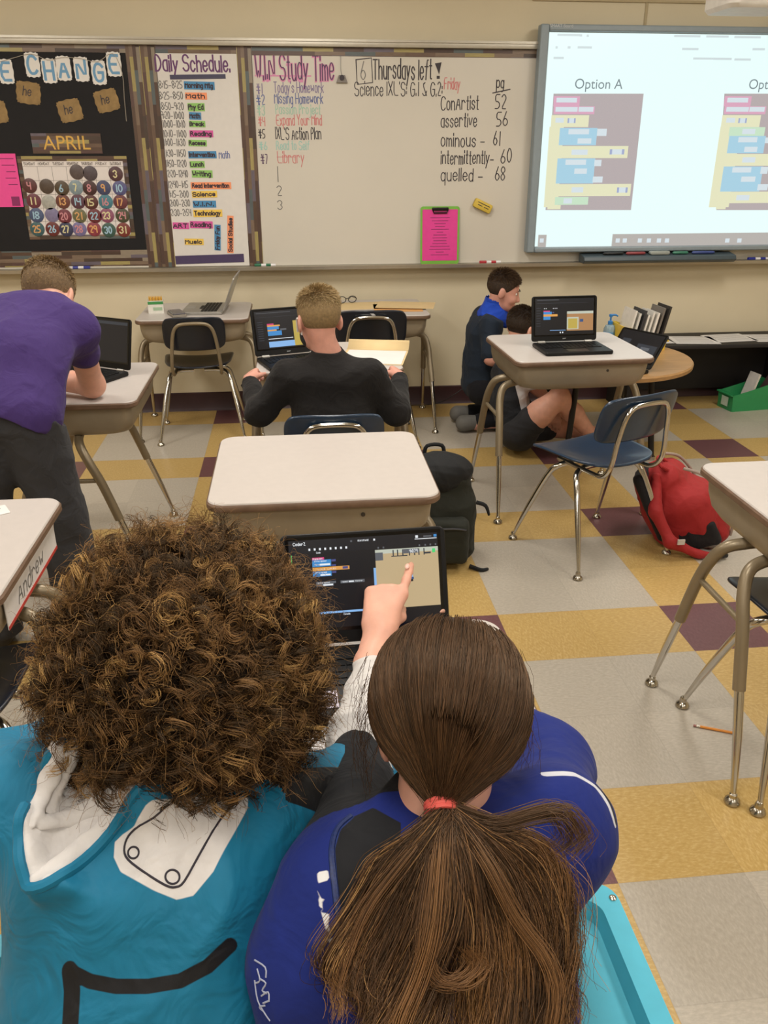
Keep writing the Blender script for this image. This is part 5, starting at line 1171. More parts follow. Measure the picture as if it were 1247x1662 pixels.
# ------------------------------------------------------------------ backpacks
def pack_green():
    b = np.array([0.53, 3.06, 0.0]); t = thing('backpack', 'dark green backpack standing on the floor behind the empty middle desk', 'backpack', b)
    fab = cloth('dark green pack cloth', '24261f', rough=0.75); f2 = cloth('black pack cloth', '17181a', rough=0.7)
    S_ = Field(b + (-0.26, -0.26, -0.02), b + (0.26, 0.26, 0.56), 0.006)
    S_.rbox(b + (0, 0, 0.15), (0.165, 0.10, 0.15), 0.07, None, 0.04); S_.rbox(b + (-0.01, 0.01, 0.30), (0.157, 0.09, 0.14), 0.075, rot_y(-0.05), 0.05); S_.clip(b + (0, 0, 0.002), (0, 0, -1)); soft('main_body', S_, fab, t, 0.006, 26, 3)
    S_ = Field(b + (-0.26, -0.26, -0.02), b + (0.26, 0.1, 0.5), 0.006); S_.rbox(b + (0.0, -0.105, 0.13), (0.125, 0.045, 0.105), 0.04, None, 0.03); S_.clip(b + (0, 0, 0.003), (0, 0, -1)); soft('front_pocket', S_, fab, t, 0.005, 30, 5)
    S_ = Field(b + (-0.26, -0.26, 0.2), b + (0.26, 0.26, 0.6), 0.006); S_.ell(b + (0, -0.012, 0.385), (0.150, 0.097, 0.088), rot_y(-0.05), 0.02); soft('top_flap', S_, f2, t, 0.005, 30, 7)
    for sx in (-1, 1):
        g = G(); g.tube([(sx * 0.07, 0.09, 0.40), (sx * 0.09, 0.14, 0.33), (sx * 0.10, 0.145, 0.2), (sx * 0.12, 0.11, 0.06)], 0.014, 10, smooth=4); g.build('shoulder_strap', f2, t)
    g = G(); g.tube([(-0.04, 0.05, 0.43), (-0.03, 0.05, 0.475), (0.03, 0.05, 0.475), (0.04, 0.05, 0.43)], 0.008, 8, smooth=4); g.build('grab_handle', f2, t)
    g = G(); g.tube([(-0.10, -0.149, 0.19), (-0.05, -0.152, 0.2), (0.05, -0.152, 0.2), (0.10, -0.149, 0.19)], 0.0045, 6, smooth=3); g.build('zip', M('dark zip', '39393c', 0.4, 0.4), t)
    g = G(); g.tube([(0.155, -0.06, 0.27), (0.19, -0.075, 0.26), (0.205, -0.08, 0.22)], [0.009, 0.008, 0.005], 8, smooth=4); g.build('side_strap', f2, t)
    g = G(); g.tube([(0.13, -0.11, 0.012), (0.17, -0.14, 0.008), (0.20, -0.13, 0.006)], [0.009, 0.008, 0.006], 8, smooth=4); g.build('webbing_end', f2, t)
pack_green()
def pack_red():
    b = np.array([1.60, 3.13, 0.0]); t = thing('backpack', 'red backpack with grey piping slumped on the floor behind the tilted blue chair', 'backpack', b)
    red = cloth('red pack cloth', '9c2526', rough=0.7); blk_ = cloth('black mesh cloth', '1d1b1d', rough=0.8); grey_ = M('grey webbing', '9c8a80', 0.6); 
    R = rot_z(-0.55) @ rot_y(-0.50)
    up = R @ np.array([0, 0, 1.0])
    S_ = Field(b + (-0.32, -0.3, -0.03), b + (0.32, 0.3, 0.50), 0.006)
    S_.rbox(b + (0.03, 0, 0.12), (0.15, 0.14, 0.13), 0.085, R, 0.05); S_.rbox(b + up * 0.20 + (0.03, 0, 0.04), (0.11, 0.12, 0.13), 0.08, R, 0.06); S_.clip(b + (0, 0, 0.002), (0, 0, -1)); soft('main_body', S_, red, t, 0.007, 24, 2)
    S_ = Field(b + (-0.4, -0.3, -0.03), b + (0.4, 0.3, 0.5), 0.006); S_.rbox(b + (0.10, -0.075, 0.10), (0.085, 0.075, 0.085), 0.05, R, 0.02); S_.clip(b + (0, 0, 0.002), (0, 0, -1)); soft('front_pocket', S_, red, t, 0.006, 30, 4)
    S_ = Field(b + (-0.4, -0.3, -0.03), b + (0.4, 0.3, 0.5), 0.006); S_.rbox(b + (0.035, -0.135, 0.075), (0.085, 0.022, 0.055), 0.02, R, 0.01); S_.clip(b + (0, 0, 0.002), (0, 0, -1)); soft('mesh_pocket', S_, blk_, t, 0.003, 40, 4)
    S_ = Field(b + (-0.5, -0.4, -0.03), b + (0.3, 0.3, 0.5), 0.006); S_.chain([b + (-0.13, -0.02, 0.30), b + (-0.15, -0.10, 0.18), b + (-0.10, -0.17, 0.07), b + (0.02, -0.19, 0.02), b + (0.10, -0.20, 0.016)], [0.024, 0.028, 0.026, 0.020, 0.016], 0.02); S_.clip(b + (0, 0, 0.002), (0, 0, -1)); soft('shoulder_strap', S_, red, t, 0.003, 40, 9)
    S_ = Field(b + (-0.5, -0.4, -0.03), b + (0.3, 0.3, 0.5), 0.006); S_.rbox(b + (-0.115, 0.0, 0.18), (0.03, 0.10, 0.16), 0.03, R, 0.01); S_.clip(b + (0, 0, 0.002), (0, 0, -1)); soft('back_pad', S_, blk_, t, 0.003, 40, 9)
    for dy in (-0.105, 0.08):
        g = G(); g.tube([(-0.06, dy, 0.37), (0.02, dy * 1.25, 0.345), (0.10, dy * 1.35, 0.26), (0.17, dy * 1.3, 0.14), (0.18, dy * 1.2, 0.07)], 0.0065, 8, smooth=5); g.build('piping', grey_, t)
    g = G(); g.box((0.11, -0.20, 0.018), (0.055, 0.03, 0.018), bev=0.006); g.build('buckle', M('black buckle', '1a191b', 0.4), t)
    G().box((0.085, -0.20, 0.030), (0.03, 0.028, 0.004)).build('white_tab', M('white tab', 'c9c4bf', 0.6), t)
    G().box((-0.07, -0.20, 0.085), (0.03, 0.006, 0.022)).build('white_tab', M('white tab', 'c9c4bf', 0.6), t)
    g = G(); g.tube([(-0.09, -0.03, 0.335), (-0.125, -0.03, 0.36), (-0.10, 0.05, 0.365), (-0.06, 0.05, 0.345)], 0.008, 8, smooth=4); g.build('grab_handle', red, t)
pack_red()
# ------------------------------------------------------------------ people
V3 = lambda *a: np.array(a, float)
SKIN = skin_mat('light skin', 'd9a28c'); SKIN2 = skin_mat('rosy skin', 'd49a88')
def torso(S_, pel, sp, ch, nk, shL, shR, off=0.0, w=1.0, k=0.05):
    ax = unit(np.asarray(shR) - np.asarray(shL))
    for q in (-1, 1):
        S_.chain([pel + ax * q * 0.062 * w, sp + ax * q * 0.052 * w, ch + ax * q * 0.060 * w], [0.088 * w + off, 0.080 * w + off, 0.084 * w + off], k)
    S_.cone(pel, sp, 0.09 * w + off, 0.085 * w + off, k); S_.cone(sp, ch, 0.085 * w + off, 0.088 * w + off, k)
    S_.cone(shL, shR, 0.050 * w + off, None, k); S_.cone(ch, nk, 0.07 * w + off, 0.045 * w + off, k)
    return S_
def on_plane(u, v, p0, n): d = ray(u, v); o = np.array([0, 0, CAM_H]); return o + d * ((np.asarray(p0) - o) @ n / (d @ n))
class Patch:                                      # flat working plane of a garment, for its printed pieces
    def __init__(s, p0, n): s.p0 = np.asarray(p0, float); s.n = unit(n); s.e1, s.e2 = unit(np.cross((0, 0, 1.0), s.n)) * 1.0, None; s.e1 = unit(np.array([1.0, 0, 0]) - s.n * s.n[0]); s.e2 = np.cross(s.n, s.e1)
    def at(s, u, v): q = on_plane(u, v, s.p0, s.n) - s.p0; return np.array([q @ s.e1, q @ s.e2])
    def flat(s, V): q = V - s.p0; return np.stack([q @ s.e1, q @ s.e2], 1)
    def poly(s, V, pts, depth=0.16): d = poly_sd(s.flat(V), [s.at(*p) for p in pts]); return np.where(np.abs((V - s.p0) @ s.n) < depth, d, 1.0)
    def line(s, V, pts, half, depth=0.16):
        P2 = [np.append(s.at(*p), 0) for p in pts]; F2 = np.concatenate([s.flat(V), np.zeros((len(V), 1))], 1)
        return np.where(np.abs((V - s.p0) @ s.n) < depth, seg_dist(F2, P2) - half, 1.0)
def zoomed(pts, ox, oy, k): return [(ox + x / k, oy + y / k) for x, y in pts]
def short_hair(name, parent, P, R, s, mat, n, cap_mat, length=0.016, top=0.028, hairline=0.25, seed=0, low=-0.45, sweep=(0, 0, 0)):
    """cropped hair: a close cap and thousands of short hairs combed along the skull"""
    r = np.random.default_rng(seed); D = r.normal(0, 1, (n * 3, 3)); D /= np.linalg.norm(D, axis=1, keepdims=True)
    keep = (D[:, 2] > low - 0.25 * 0 + np.maximum(0, D[:, 1]) * 1.35 * hairline / 0.25 * 0.75) & (D[:, 1] < 0.86)
    D = D[keep][:n]; c0 = np.array([0, -0.008, 0.028])
    rad = np.array([0.0755, 0.0925, 0.083])
    root = D * rad + c0; nrm = D / rad; nrm /= np.linalg.norm(nrm, axis=1, keepdims=True)
    tang = np.array([0, -0.35, -0.9]) + np.array(sweep) + r.normal(0, 0.25, (len(D), 3)); tang = tang - nrm * (tang * nrm).sum(1, keepdims=True); tang /= np.linalg.norm(tang, axis=1, keepdims=True) + 1e-9
    up = np.clip((D[:, 2] - 0.1) / 0.6, 0, 1)[:, None]; L_ = length + (top - length) * up
    L_ = L_ * r.uniform(0.7, 1.2, L_.shape); T_ = np.linspace(0, 1, 5)[None, :, None]
    lift = (0.28 + 0.25 * up)[:, None, :]
    ln = root[:, None] + (tang[:, None] * (1 - lift) + nrm[:, None] * lift) * L_[:, None] * T_ - nrm[:, None] * 0.10 * L_[:, None] * T_ ** 2 - nrm[:, None] * 0.002
    W = (ln * s) @ R.T + (P(0, 0, 0))
    tone = np.clip(r.normal(0.45, 0.22, len(D)), 0, 1)
    return strands(name, W, 0.0008 * s / 0.9, mat, parent, 3, tone)
def cap_field(c, P, R, s, lo=-0.055, grow=0.004):
    S_ = Field(np.asarray(c) - 0.15, np.asarray(c) + 0.15, 0.004)
    S_.ell(P(0, -0.008, 0.028), np.array([0.073 + grow, 0.090 + grow, 0.080 + grow]) * s, R, 0.0)
    S_.clip(P(0, 0.052, 0.03), R @ unit(np.array([0, 1.0, -0.75]))); S_.clip(P(0, -0.04, lo), R @ unit(np.array([0, 0.35, -1.0])))
    return S_

# ---- the child in the purple shirt, bent over the left desk
pel, sp, ch, nk = V3(-0.885, 2.56, 0.84), V3(-0.87, 2.68, 0.96), V3(-0.845, 2.83, 1.03), V3(-0.81, 2.91, 1.075)
shL, shR = V3(-1.00, 2.86, 1.035), V3(-0.715, 2.83, 1.02); elR, wrR = V3(-0.735, 3.02, 0.782), V3(-0.91, 3.11, 0.775); elL, wrL = V3(-1.06, 3.06, 0.785), V3(-0.90, 3.18, 0.775)
hc = V3(-0.822, 2.965, 1.105); R = frame((0.12, 0.70, -0.72), (0, 0.5, 1)); s = 1.06
S_ = Field((-1.25, 2.3, -0.01), (-0.5, 3.4, 1.33), 0.006); P = add_head(S_, hc, R, s, nk, 0.048)
torso(S_, pel, sp, ch, nk, shL, shR, -0.012); S_.chain([shR, elR, wrR], [0.045, 0.042, 0.026], 0.03); S_.chain([shL, elL, wrL], [0.045, 0.042, 0.026], 0.03)
add_hand(S_, wrR, (-0.95, 0.25, 0.0), (0, -0.1, 1), 1, 0.9, (0.5, 0.5, 0.5, 0.5)); add_hand(S_, wrL, (0.9, 0.3, 0.0), (0, -0.1, 1), -1, 0.9, (0.5, 0.5, 0.5, 0.5))
for q, fx, ky in ((-1, -1.02, 2.60), (1, -0.80, 2.60)): S_.chain([pel + (q * 0.07, 0.0, -0.06), V3(fx + q * 0.01, ky, 0.45), V3(fx + q * 0.02, 2.56, 0.09)], [0.085, 0.055, 0.036], 0.04); S_.chain([V3(fx + q * 0.02, 2.56, 0.05), V3(fx + q * 0.03, 2.70, 0.035)], [0.035, 0.03], 0.02)
S_.clip((0, 0, 0.002), (0, 0, -1))
C_ = tag(soft('person', S_, SKIN), 'person in a purple t-shirt bending over the left desk', 'person')
add_eyes(C_, P, s)
S_ = Field((-1.25, 2.3, 0.6), (-0.5, 3.2, 1.2), 0.005); torso(S_, pel + (0, 0, -0.02), sp, ch, nk + (0, -0.015, -0.02), shL, shR, 0.024)
for a, b in ((shR, elR), (shL, elL)): S_.chain([a, a * 0.60 + b * 0.40 + (0, 0, 0.005)], [0.062, 0.066], 0.04)
S_.clip(pel + (0, 0, -0.03), (-0.55, -0.30, -1.0)); S_.clip(nk + (0, 0.004, 0.012), unit(V3(0, 0.75, 0.65)))
soft('t_shirt', S_, cloth('purple jersey', '43306c', rough=0.85, wrinkle=0.35), C_, 0.006, 20, 4)
S_ = Field((-1.25, 2.3, -0.01), (-0.5, 2.9, 1.0), 0.006)
S_.cone(pel + (-0.06, 0, -0.02), pel + (0.06, 0, -0.02), 0.102, None, 0.03)
for q, fx, ky in ((-1, -1.02, 2.60), (1, -0.80, 2.60)): S_.chain([pel + (q * 0.068, 0.0, -0.05), V3(fx + q * 0.01, ky, 0.45), V3(fx + q * 0.02, 2.57, 0.06)], [0.104, 0.088, 0.075], 0.03)
S_.clip((0, 0, 0.04), (0, 0, -1)); S_.clip(pel + (0, 0.0, 0.025), unit(V3(0.5, 0.35, 1)))
soft('trousers', S_, cloth('charcoal sweat cloth', '38383b', rough=0.9, wrinkle=0.4), C_, 0.008, 16, 8)
for q, fx in ((-1, -1.02), (1, -0.80)):
    S_ = Field((fx + q * 0.02 - 0.1, 2.44, -0.01), (fx + q * 0.02 + 0.1, 2.82, 0.14), 0.005); S_.chain([V3(fx + q * 0.02, 2.55, 0.05), V3(fx + q * 0.028, 2.70, 0.04)], [0.046, 0.042], 0.02); S_.clip((0, 0, 0.003), (0, 0, -1)); soft('shoe', S_, M('dark trainer', '2a2a2e', 0.6), C_)
hm = hair_mat('sandy hair', ['4d3c2a', '7f6849', 'a88d66', 'c2a87e']); S_ = cap_field(hc, P, R, s); soft('hair_cap', S_, M('sandy hair base', '6e5940', 0.8, var=0.2, scale=120), C_)
short_hair('hair', C_, P, R, s, hm, 5200, None, 0.016, 0.030, seed=11)

# ---- the blond child in the dark sweatshirt
pel, sp, ch, nk = V3(0.125, 2.985, 0.50), V3(0.125, 2.97, 0.62), V3(0.122, 3.0, 0.765), V3(0.115, 3.02, 0.865)
shL, shR = V3(-0.035, 3.0, 0.80), V3(0.262, 2.99, 0.795); elL, wrL = V3(-0.145, 3.01, 0.665), V3(-0.190, 3.26, 0.722); elR, wrR = V3(0.362, 2.99, 0.655), V3(0.405, 3.24, 0.722)
hc = V3(0.085, 3.045, 0.995); R = frame((-0.30, 0.90, -0.22), (0, 0.1, 1)); s = 1.0
S_ = Field((-0.35, 2.75, 0.0), (0.55, 3.5, 1.14), 0.005); P = add_head(S_, hc, R, s, nk, 0.044)
torso(S_, pel, sp, ch, nk, shL, shR, -0.014, 0.92); S_.chain([shR, elR, wrR], [0.042, 0.038, 0.024], 0.03); S_.chain([shL, elL, wrL], [0.042, 0.038, 0.024], 0.03)
add_hand(S_, wrL, (0.06, 0.98, 0.10), (-0.55, 0, 0.9), -1, 0.92, (0.75, 0.8, 0.8, 0.85), 0.3); add_hand(S_, wrR, (-0.02, 0.98, 0.10), (0.55, 0, 0.9), 1, 0.92, (0.75, 0.8, 0.8, 0.85), 0.3)
for q in (-1, 1): S_.chain([pel + (q * 0.07, 0.02, -0.01), V3(0.125 + q * 0.10, 3.33, 0.49), V3(0.125 + q * 0.11, 3.36, 0.08)], [0.07, 0.05, 0.035], 0.03); S_.cone((0.125 + q * 0.11, 3.34, 0.04), (0.125 + q * 0.115, 3.44, 0.03), 0.03, 0.026, 0.02)
D_ = tag(soft('person', S_, SKIN2), 'blond person in a dark sweatshirt seated mid-room, hands gripping the desk sides', 'person')
add_eyes(D_, P, s)
S_ = Field((-0.35, 2.75, 0.42), (0.6, 3.5, 1.0), 0.005); torso(S_, pel, sp, ch, nk + (0, -0.005, -0.01), shL, shR, 0.018, 0.94)
S_.chain([shR, elR, wrR], [0.058, 0.054, 0.040], 0.035); S_.chain([shL, elL, wrL], [0.058, 0.054, 0.040], 0.035)
S_.cone(nk + (0, -0.01, -0.01), nk + (-0.005, 0.005, 0.030), 0.066, 0.062, 0.012); S_.clip(nk + (-0.005, 0.005, 0.034), (0, -0.1, 1))
S_.clip(wrR + (0, -0.02, 0), (0.0, 1, 0.12)); S_.clip(pel + (0, 0, -0.07), (0, 0, -1))
soft('sweatshirt', S_, cloth('charcoal sweatshirt', '1a1818', rough=0.9, wrinkle=0.4, sheen=0.05), D_, 0.006, 20, 6)
S_ = Field((-0.1, 2.8, 0.02), (0.36, 3.5, 0.62), 0.007); S_.cone(pel + (-0.065, 0, -0.015), pel + (0.065, 0, -0.015), 0.092, None, 0.03)
for q in (-1, 1): S_.chain([pel + (q * 0.07, 0.02, -0.01), V3(0.125 + q * 0.10, 3.33, 0.49), V3(0.125 + q * 0.11, 3.36, 0.06)], [0.082, 0.065, 0.055], 0.03)
soft('trousers', S_, cloth('dark trousers', '26262c', rough=0.9), D_, 0.006, 16, 8)
for q in (-1, 1): S_ = Field((0.125 + q * 0.11 - .1, 3.25, -0.01), (0.125 + q * 0.11 + .1, 3.55, 0.14), 0.006); S_.cone((0.125 + q * 0.11, 3.34, 0.045), (0.125 + q * 0.115, 3.45, 0.04), 0.043, 0.038, 0.02); S_.clip((0, 0, 0.003), (0, 0, -1)); soft('shoe', S_, M('dark trainer', '2a2a2e', 0.6), D_)
S_ = Field(hc - 0.16, hc + 0.16, 0.0035)                       # face mask under the nose with its ear loop
S_.ell(P(0, 0.045, -0.055), np.array([0.060, 0.060, 0.055]), R, 0.0); S_.clip(P(0, 0, -0.022), R @ V3(0, -0.2, 1)); S_.clip(P(0, 0.025, -0.05), R @ V3(0, -1, 0.1)); soft('face_mask', S_, M('dark mask cloth', '25262c', 0.8), D_)
g = G(); g.tube([P(-0.074, 0.030, -0.040), P(-0.081, 0.008, 0.004), P(-0.079, -0.016, -0.006), P(-0.068, 0.004, -0.052)], 0.0032, 8, smooth=4); g.build('mask_loop', M('white ear loop', 'e2dfe0', 0.6), D_)
hm = hair_mat('blond hair', ['6b583c', '9c845c', 'bda47a', 'd6c096']); S_ = cap_field(hc, P, R, s); soft('hair_cap', S_, M('blond hair base', '8a7350', 0.8, var=0.2, scale=120), D_)
short_hair('hair', D_, P, R, s, hm, 5600, None, 0.011, 0.036, seed=12, sweep=(0.3, 0.1, 0))

# ---- the kneeling child in navy by the wall
pel, sp, ch, nk = V3(1.075, 4.80, 0.27), V3(1.085, 4.79, 0.42), V3(1.085, 4.76, 0.585), V3(1.115, 4.74, 0.70)
shL, shR = V3(1.10, 4.88, 0.655), V3(1.095, 4.63, 0.650); elR, wrR = V3(1.09, 4.57, 0.475), V3(1.26, 4.50, 0.42); elL, wrL = V3(1.19, 4.93, 0.50), V3(1.34, 4.78, 0.50)
hc = V3(1.175, 4.72, 0.825); R = frame((0.90, -0.22, -0.26), (0.2, 0, 1)); s = 0.98
S_ = Field((0.85, 4.35, -0.01), (1.55, 5.1, 0.98), 0.005); P = add_head(S_, hc, R, s, nk, 0.045)
torso(S_, pel, sp, ch, nk, shL, shR, -0.012, 0.9); S_.chain([shR, elR, wrR], [0.042, 0.038, 0.024], 0.03); S_.chain([shL, elL, wrL], [0.042, 0.038, 0.024], 0.03)
add_hand(S_, wrR, (0.95, -0.2, -0.2), (0, -0.6, 0.8), 1, 0.88, (0.3, 0.35, 0.4, 0.45)); add_hand(S_, wrL, (0.9, -0.3, 0.0), (0, 0.5, 0.8), -1, 0.88, (0.3, 0.35, 0.4, 0.45))
for y in (4.70, 4.90): S_.chain([V3(1.09, y, 0.25), V3(1.38, y, 0.075), V3(1.06, y, 0.055), V3(0.98, y, 0.055)], [0.075, 0.055, 0.038, 0.032], 0.03)
E_ = tag(soft('person', S_, SKIN2), 'person in navy with a bright blue neck gaiter kneeling by the wall', 'person')
add_eyes(E_, P, s)
S_ = Field((0.85, 4.35, 0.1), (1.55, 5.1, 0.85), 0.005); torso(S_, pel, sp, ch, nk + (0, 0, -0.02), shL, shR, 0.012, 0.92)
for a, b in ((shR, elR), (shL, elL)): S_.chain([a, a * 0.15 + b * 0.85], [0.058, 0.060], 0.035)
S_.clip(nk + (0, 0, 0.0), R @ V3(0, 0.2, 1)); soft('shirt', S_, cloth('navy sport shirt', '1d2836', rough=0.8), E_, 0.006, 22, 5)
S_ = Field((0.95, 4.55, 0.6), (1.3, 4.92, 0.85), 0.004); S_.cone(nk + (0.005, 0, -0.015), nk + (0.020, -0.004, 0.055), 0.088, 0.064, 0.01); S_.cone(nk + (0.05, -0.02, -0.015), nk + (0.085, -0.03, -0.06), 0.055, 0.03, 0.03); S_.cone(nk + (0.02, -0.004, 0.058), nk + (0.03, -0.01, 0.11), 0.054, 0.06, 0.0, sub=True); soft('neck_gaiter', S_, cloth('bright blue gaiter', '1b46b8', rough=0.75, wrinkle=0.5), E_, 0.004, 26, 3)
S_ = Field((0.85, 4.5, -0.01), (1.5, 5.1, 0.45), 0.006); S_.cone((1.08, 4.73, 0.26), (1.08, 4.87, 0.26), 0.098, None, 0.03)
for y in (4.70, 4.90): S_.chain([V3(1.09, y, 0.25), V3(1.38, y, 0.082), V3(1.06, y, 0.062)], [0.088, 0.066, 0.052], 0.03)
S_.clip((0, 0, 0.004), (0, 0, -1)); soft('trousers', S_, cloth('black sport trousers', '18181d', rough=0.9), E_, 0.006, 18, 5)
for y in (4.70, 4.90): S_ = Field((0.88, y - .1, -0.01), (1.12, y + .1, 0.14), 0.005); S_.chain([V3(1.05, y, 0.06), V3(0.975, y, 0.055)], [0.042, 0.05], 0.02); S_.clip((0, 0, 0.003), (0, 0, -1)); sh = soft('shoe', S_, M('grey trainer', '6c6a66', 0.7), E_)
hm = hair_mat('brown hair', ['1f1610', '3a2a1e', '57412e', '6e543c']); S_ = cap_field(hc, P, R, s); soft('hair_cap', S_, M('brown hair base', '33261c', 0.8, var=0.2, scale=120), E_)
short_hair('hair', E_, P, R, s, hm, 4800, None, 0.018, 0.040, seed=13, sweep=(0, 0.9, 0.3))

# ---- the child sitting on the floor behind the laptop desk
pel, sp, ch, nk = V3(1.20, 4.33, 0.12), V3(1.16, 4.39, 0.27), V3(1.165, 4.43, 0.42), V3(1.20, 4.45, 0.53)
shL, shR = V3(1.20, 4.55, 0.48), V3(1.185, 4.31, 0.475); elR, wrR = V3(1.30, 4.36, 0.36), V3(1.405, 4.335, 0.235); elL, wrL = V3(1.33, 4.55, 0.42), V3(1.45, 4.42, 0.535)
hc = V3(1.225, 4.47, 0.665); R = frame((0.75, 0.45, -0.25), (0.1, 0, 1)); s = 0.98
S_ = Field((0.85, 3.9, -0.01), (1.95, 4.85, 0.83), 0.005); P = add_head(S_, hc, R, s, nk, 0.044)
torso(S_, pel, sp, ch, nk, shL, shR, -0.012, 0.86); S_.chain([shR, elR, wrR], [0.040, 0.036, 0.023], 0.03); S_.chain([shL, elL, wrL], [0.040, 0.036, 0.023], 0.03)
add_hand(S_, wrR, (0.12, -0.05, -0.95), (-0.1, -0.95, 0.2), 1, 0.9, (0.15, 0.2, 0.25, 0.3)); add_hand(S_, wrL, (0.9, 0.0, 0.0), (0, 0.2, 0.9), -1, 0.88, (0.3, 0.3, 0.3, 0.3))
kn, an = V3(1.375, 4.17, 0.355), V3(1.62, 4.27, 0.085)
S_.chain([V3(1.19, 4.26, 0.13), V3(1.29, 4.21, 0.255), kn], [0.080, 0.068, 0.054], 0.03); S_.chain([kn, V3(1.475, 4.215, 0.245), an], [0.052, 0.053, 0.033], 0.02); S_.chain([an + (0.0, 0, -0.04), an + (0.11, 0.02, -0.055)], [0.032, 0.024], 0.02)
kn2, an2 = V3(1.50, 4.44, 0.09), V3(1.72, 4.40, 0.06); S_.chain([V3(1.20, 4.40, 0.12), kn2, an2], [0.080, 0.052, 0.033], 0.03); S_.chain([an2, an2 + (0.10, -0.02, -0.02)], [0.032, 0.025], 0.02)
F_ = tag(soft('person', S_, SKIN), 'person in dark striped shorts sitting on the floor with one bare knee up', 'person')
add_eyes(F_, P, s)
S_ = Field((0.95, 4.1, 0.05), (1.5, 4.75, 0.62), 0.005); torso(S_, pel, sp, ch, nk + (0, 0, -0.02), shL, shR, 0.012, 0.88)
for a, b in ((shR, elR), (shL, elL)): S_.chain([a, a * 0.35 + b * 0.65], [0.054, 0.056], 0.03)
S_.clip(nk, R @ V3(0, 0.2, 1)); soft('t_shirt', S_, cloth('white jersey', 'cfcccc', [('dark', '1f2126')], wrinkle=0.45), F_, 0.006, 24, 6, {'dark': lambda V: 1.135 - V[:, 0] + 0 * V[:, 1] if False else V[:, 0] - 1.17 - 0.25 * (0.36 - V[:, 2])})
S_ = Field((1.0, 4.05, -0.01), (1.6, 4.65, 0.40), 0.005); S_.cone((1.20, 4.28, 0.12), (1.20, 4.42, 0.12), 0.10, None, 0.03)
S_.chain([V3(1.19, 4.26, 0.13), V3(1.245, 4.232, 0.20)], [0.096, 0.090], 0.03); S_.chain([V3(1.20, 4.40, 0.12), V3(1.40, 4.43, 0.10)], [0.096, 0.08], 0.03); S_.clip((0, 0, 0.003), (0, 0, -1))
sA, sB = V3(1.17, 4.17, 0.20), V3(1.285, 4.115, 0.29)
soft('shorts', S_, cloth('charcoal sport shorts', '2b2b2e', [('stripe', '0e0e10')]), F_, 0.006, 20, 9, {'stripe': lambda V: np.minimum(np.minimum(seg_dist(V, [(1.15, 4.13, 0.16), (1.31, 4.13, 0.22)]), seg_dist(V, [(1.15, 4.14, 0.19), (1.30, 4.13, 0.25)])), seg_dist(V, [(1.14, 4.15, 0.22), (1.29, 4.13, 0.28)])) - 0.006})
for a, d in ((an, V3(0.11, 0.02, -0.055)), (an2, V3(0.10, -0.02, -0.02))): S_ = Field(a - 0.12, a + 0.2, 0.005); S_.chain([a + (0, 0, -0.035), a + d], [0.040, 0.036], 0.02); S_.clip((0, 0, 0.003), (0, 0, -1)); soft('shoe', S_, M('brown trainer', '4a3c36', 0.7), F_)
hm2 = hair_mat('dark brown hair', ['1a130e', '31241b', '49382a', '5b4735']); S_ = cap_field(hc, P, R, s); soft('hair_cap', S_, M('dark hair base', '2b2019', 0.8, var=0.2, scale=120), F_)
short_hair('hair', F_, P, R, s, hm2, 4600, None, 0.020, 0.035, seed=14)

# ---- the curly-haired child in the teal hoodie
pel, sp, ch, nk = V3(-0.195, 0.60, 0.53), V3(-0.195, 0.645, 0.675), V3(-0.190, 0.715, 0.800), V3(-0.165, 0.775, 0.890)
shL, shR = V3(-0.335, 0.80, 0.855), V3(-0.075, 0.765, 0.838); elR, wrR = V3(0.070, 0.890, 0.775), V3(0.085, 1.075, 0.778); elL, wrL = V3(-0.43, 0.95, 0.775), V3(-0.28, 1.10, 0.765)
hcA = V3(-0.150, 0.865, 1.000); RA = frame((0.22, 0.90, -0.38), (0, 0.3, 1)); s = 0.98
S_ = Field((-0.6, 0.4, 0.0), (0.3, 1.35, 1.15), 0.0045); P = add_head(S_, hcA, RA, s, nk, 0.046)
torso(S_, pel, sp, ch, nk, shL, shR, -0.014, 0.95); S_.chain([shR, elR, wrR], [0.043, 0.038, 0.024], 0.03); S_.chain([shL, elL, wrL], [0.043, 0.038, 0.024], 0.03)
add_hand(S_, wrR, (0.35, 0.92, -0.12), (0.1, 0, 1), 1, 0.80, (0.3, 0.32, 0.35, 0.4), 0.6); add_hand(S_, wrL, (0.75, 0.6, 0.0), (0, 0, 1), -1, 0.85, (0.2, 0.22, 0.25, 0.3))
for q in (-1, 1): S_.chain([pel + (q * 0.07, 0.02, -0.02), V3(-0.19 + q * 0.09, 0.98, 0.505), V3(-0.19 + q * 0.09, 1.03, 0.09)], [0.07, 0.05, 0.035], 0.03); S_.cone((-0.19 + q * 0.09, 1.02, 0.045), (-0.19 + q * 0.09, 1.13, 0.035), 0.032, 0.028, 0.02)
A_ = tag(soft('person', S_, SKIN), 'person with big curly hair in a teal hoodie seated at the front', 'person')
add_eyes(A_, P, s)
pa = Patch((-0.19, 0.65, 0.885), (0, -0.60, 0.80)); pb = Patch((0.0, 0.83, 0.80), (0, -0.62, 0.78))
Z2 = lambda pts: zoomed(pts, 0, 1150, 2.227)
vee = Z2([(240, 110), (150, 240), (92, 420), (88, 520), (108, 600), (124, 650), (200, 628), (345, 488), (500, 330), (560, 240)])
panel = Z2([(560, 345), (700, 315), (890, 300), (888, 345), (770, 590), (700, 676), (640, 692), (560, 660), (435, 590), (407, 535), (410, 480), (440, 455), (490, 430), (540, 360)])
outl = Z2([(615, 350), (560, 400), (490, 440), (458, 470), (447, 510), (462, 545), (520, 590), (600, 640), (638, 646), (668, 625), (720, 530), (790, 400), (855, 300)])
circ = lambda x, y, r: Z2([(x + r * math.cos(a), y + r * math.sin(a)) for a in np.linspace(0, 2 * math.pi, 17)])
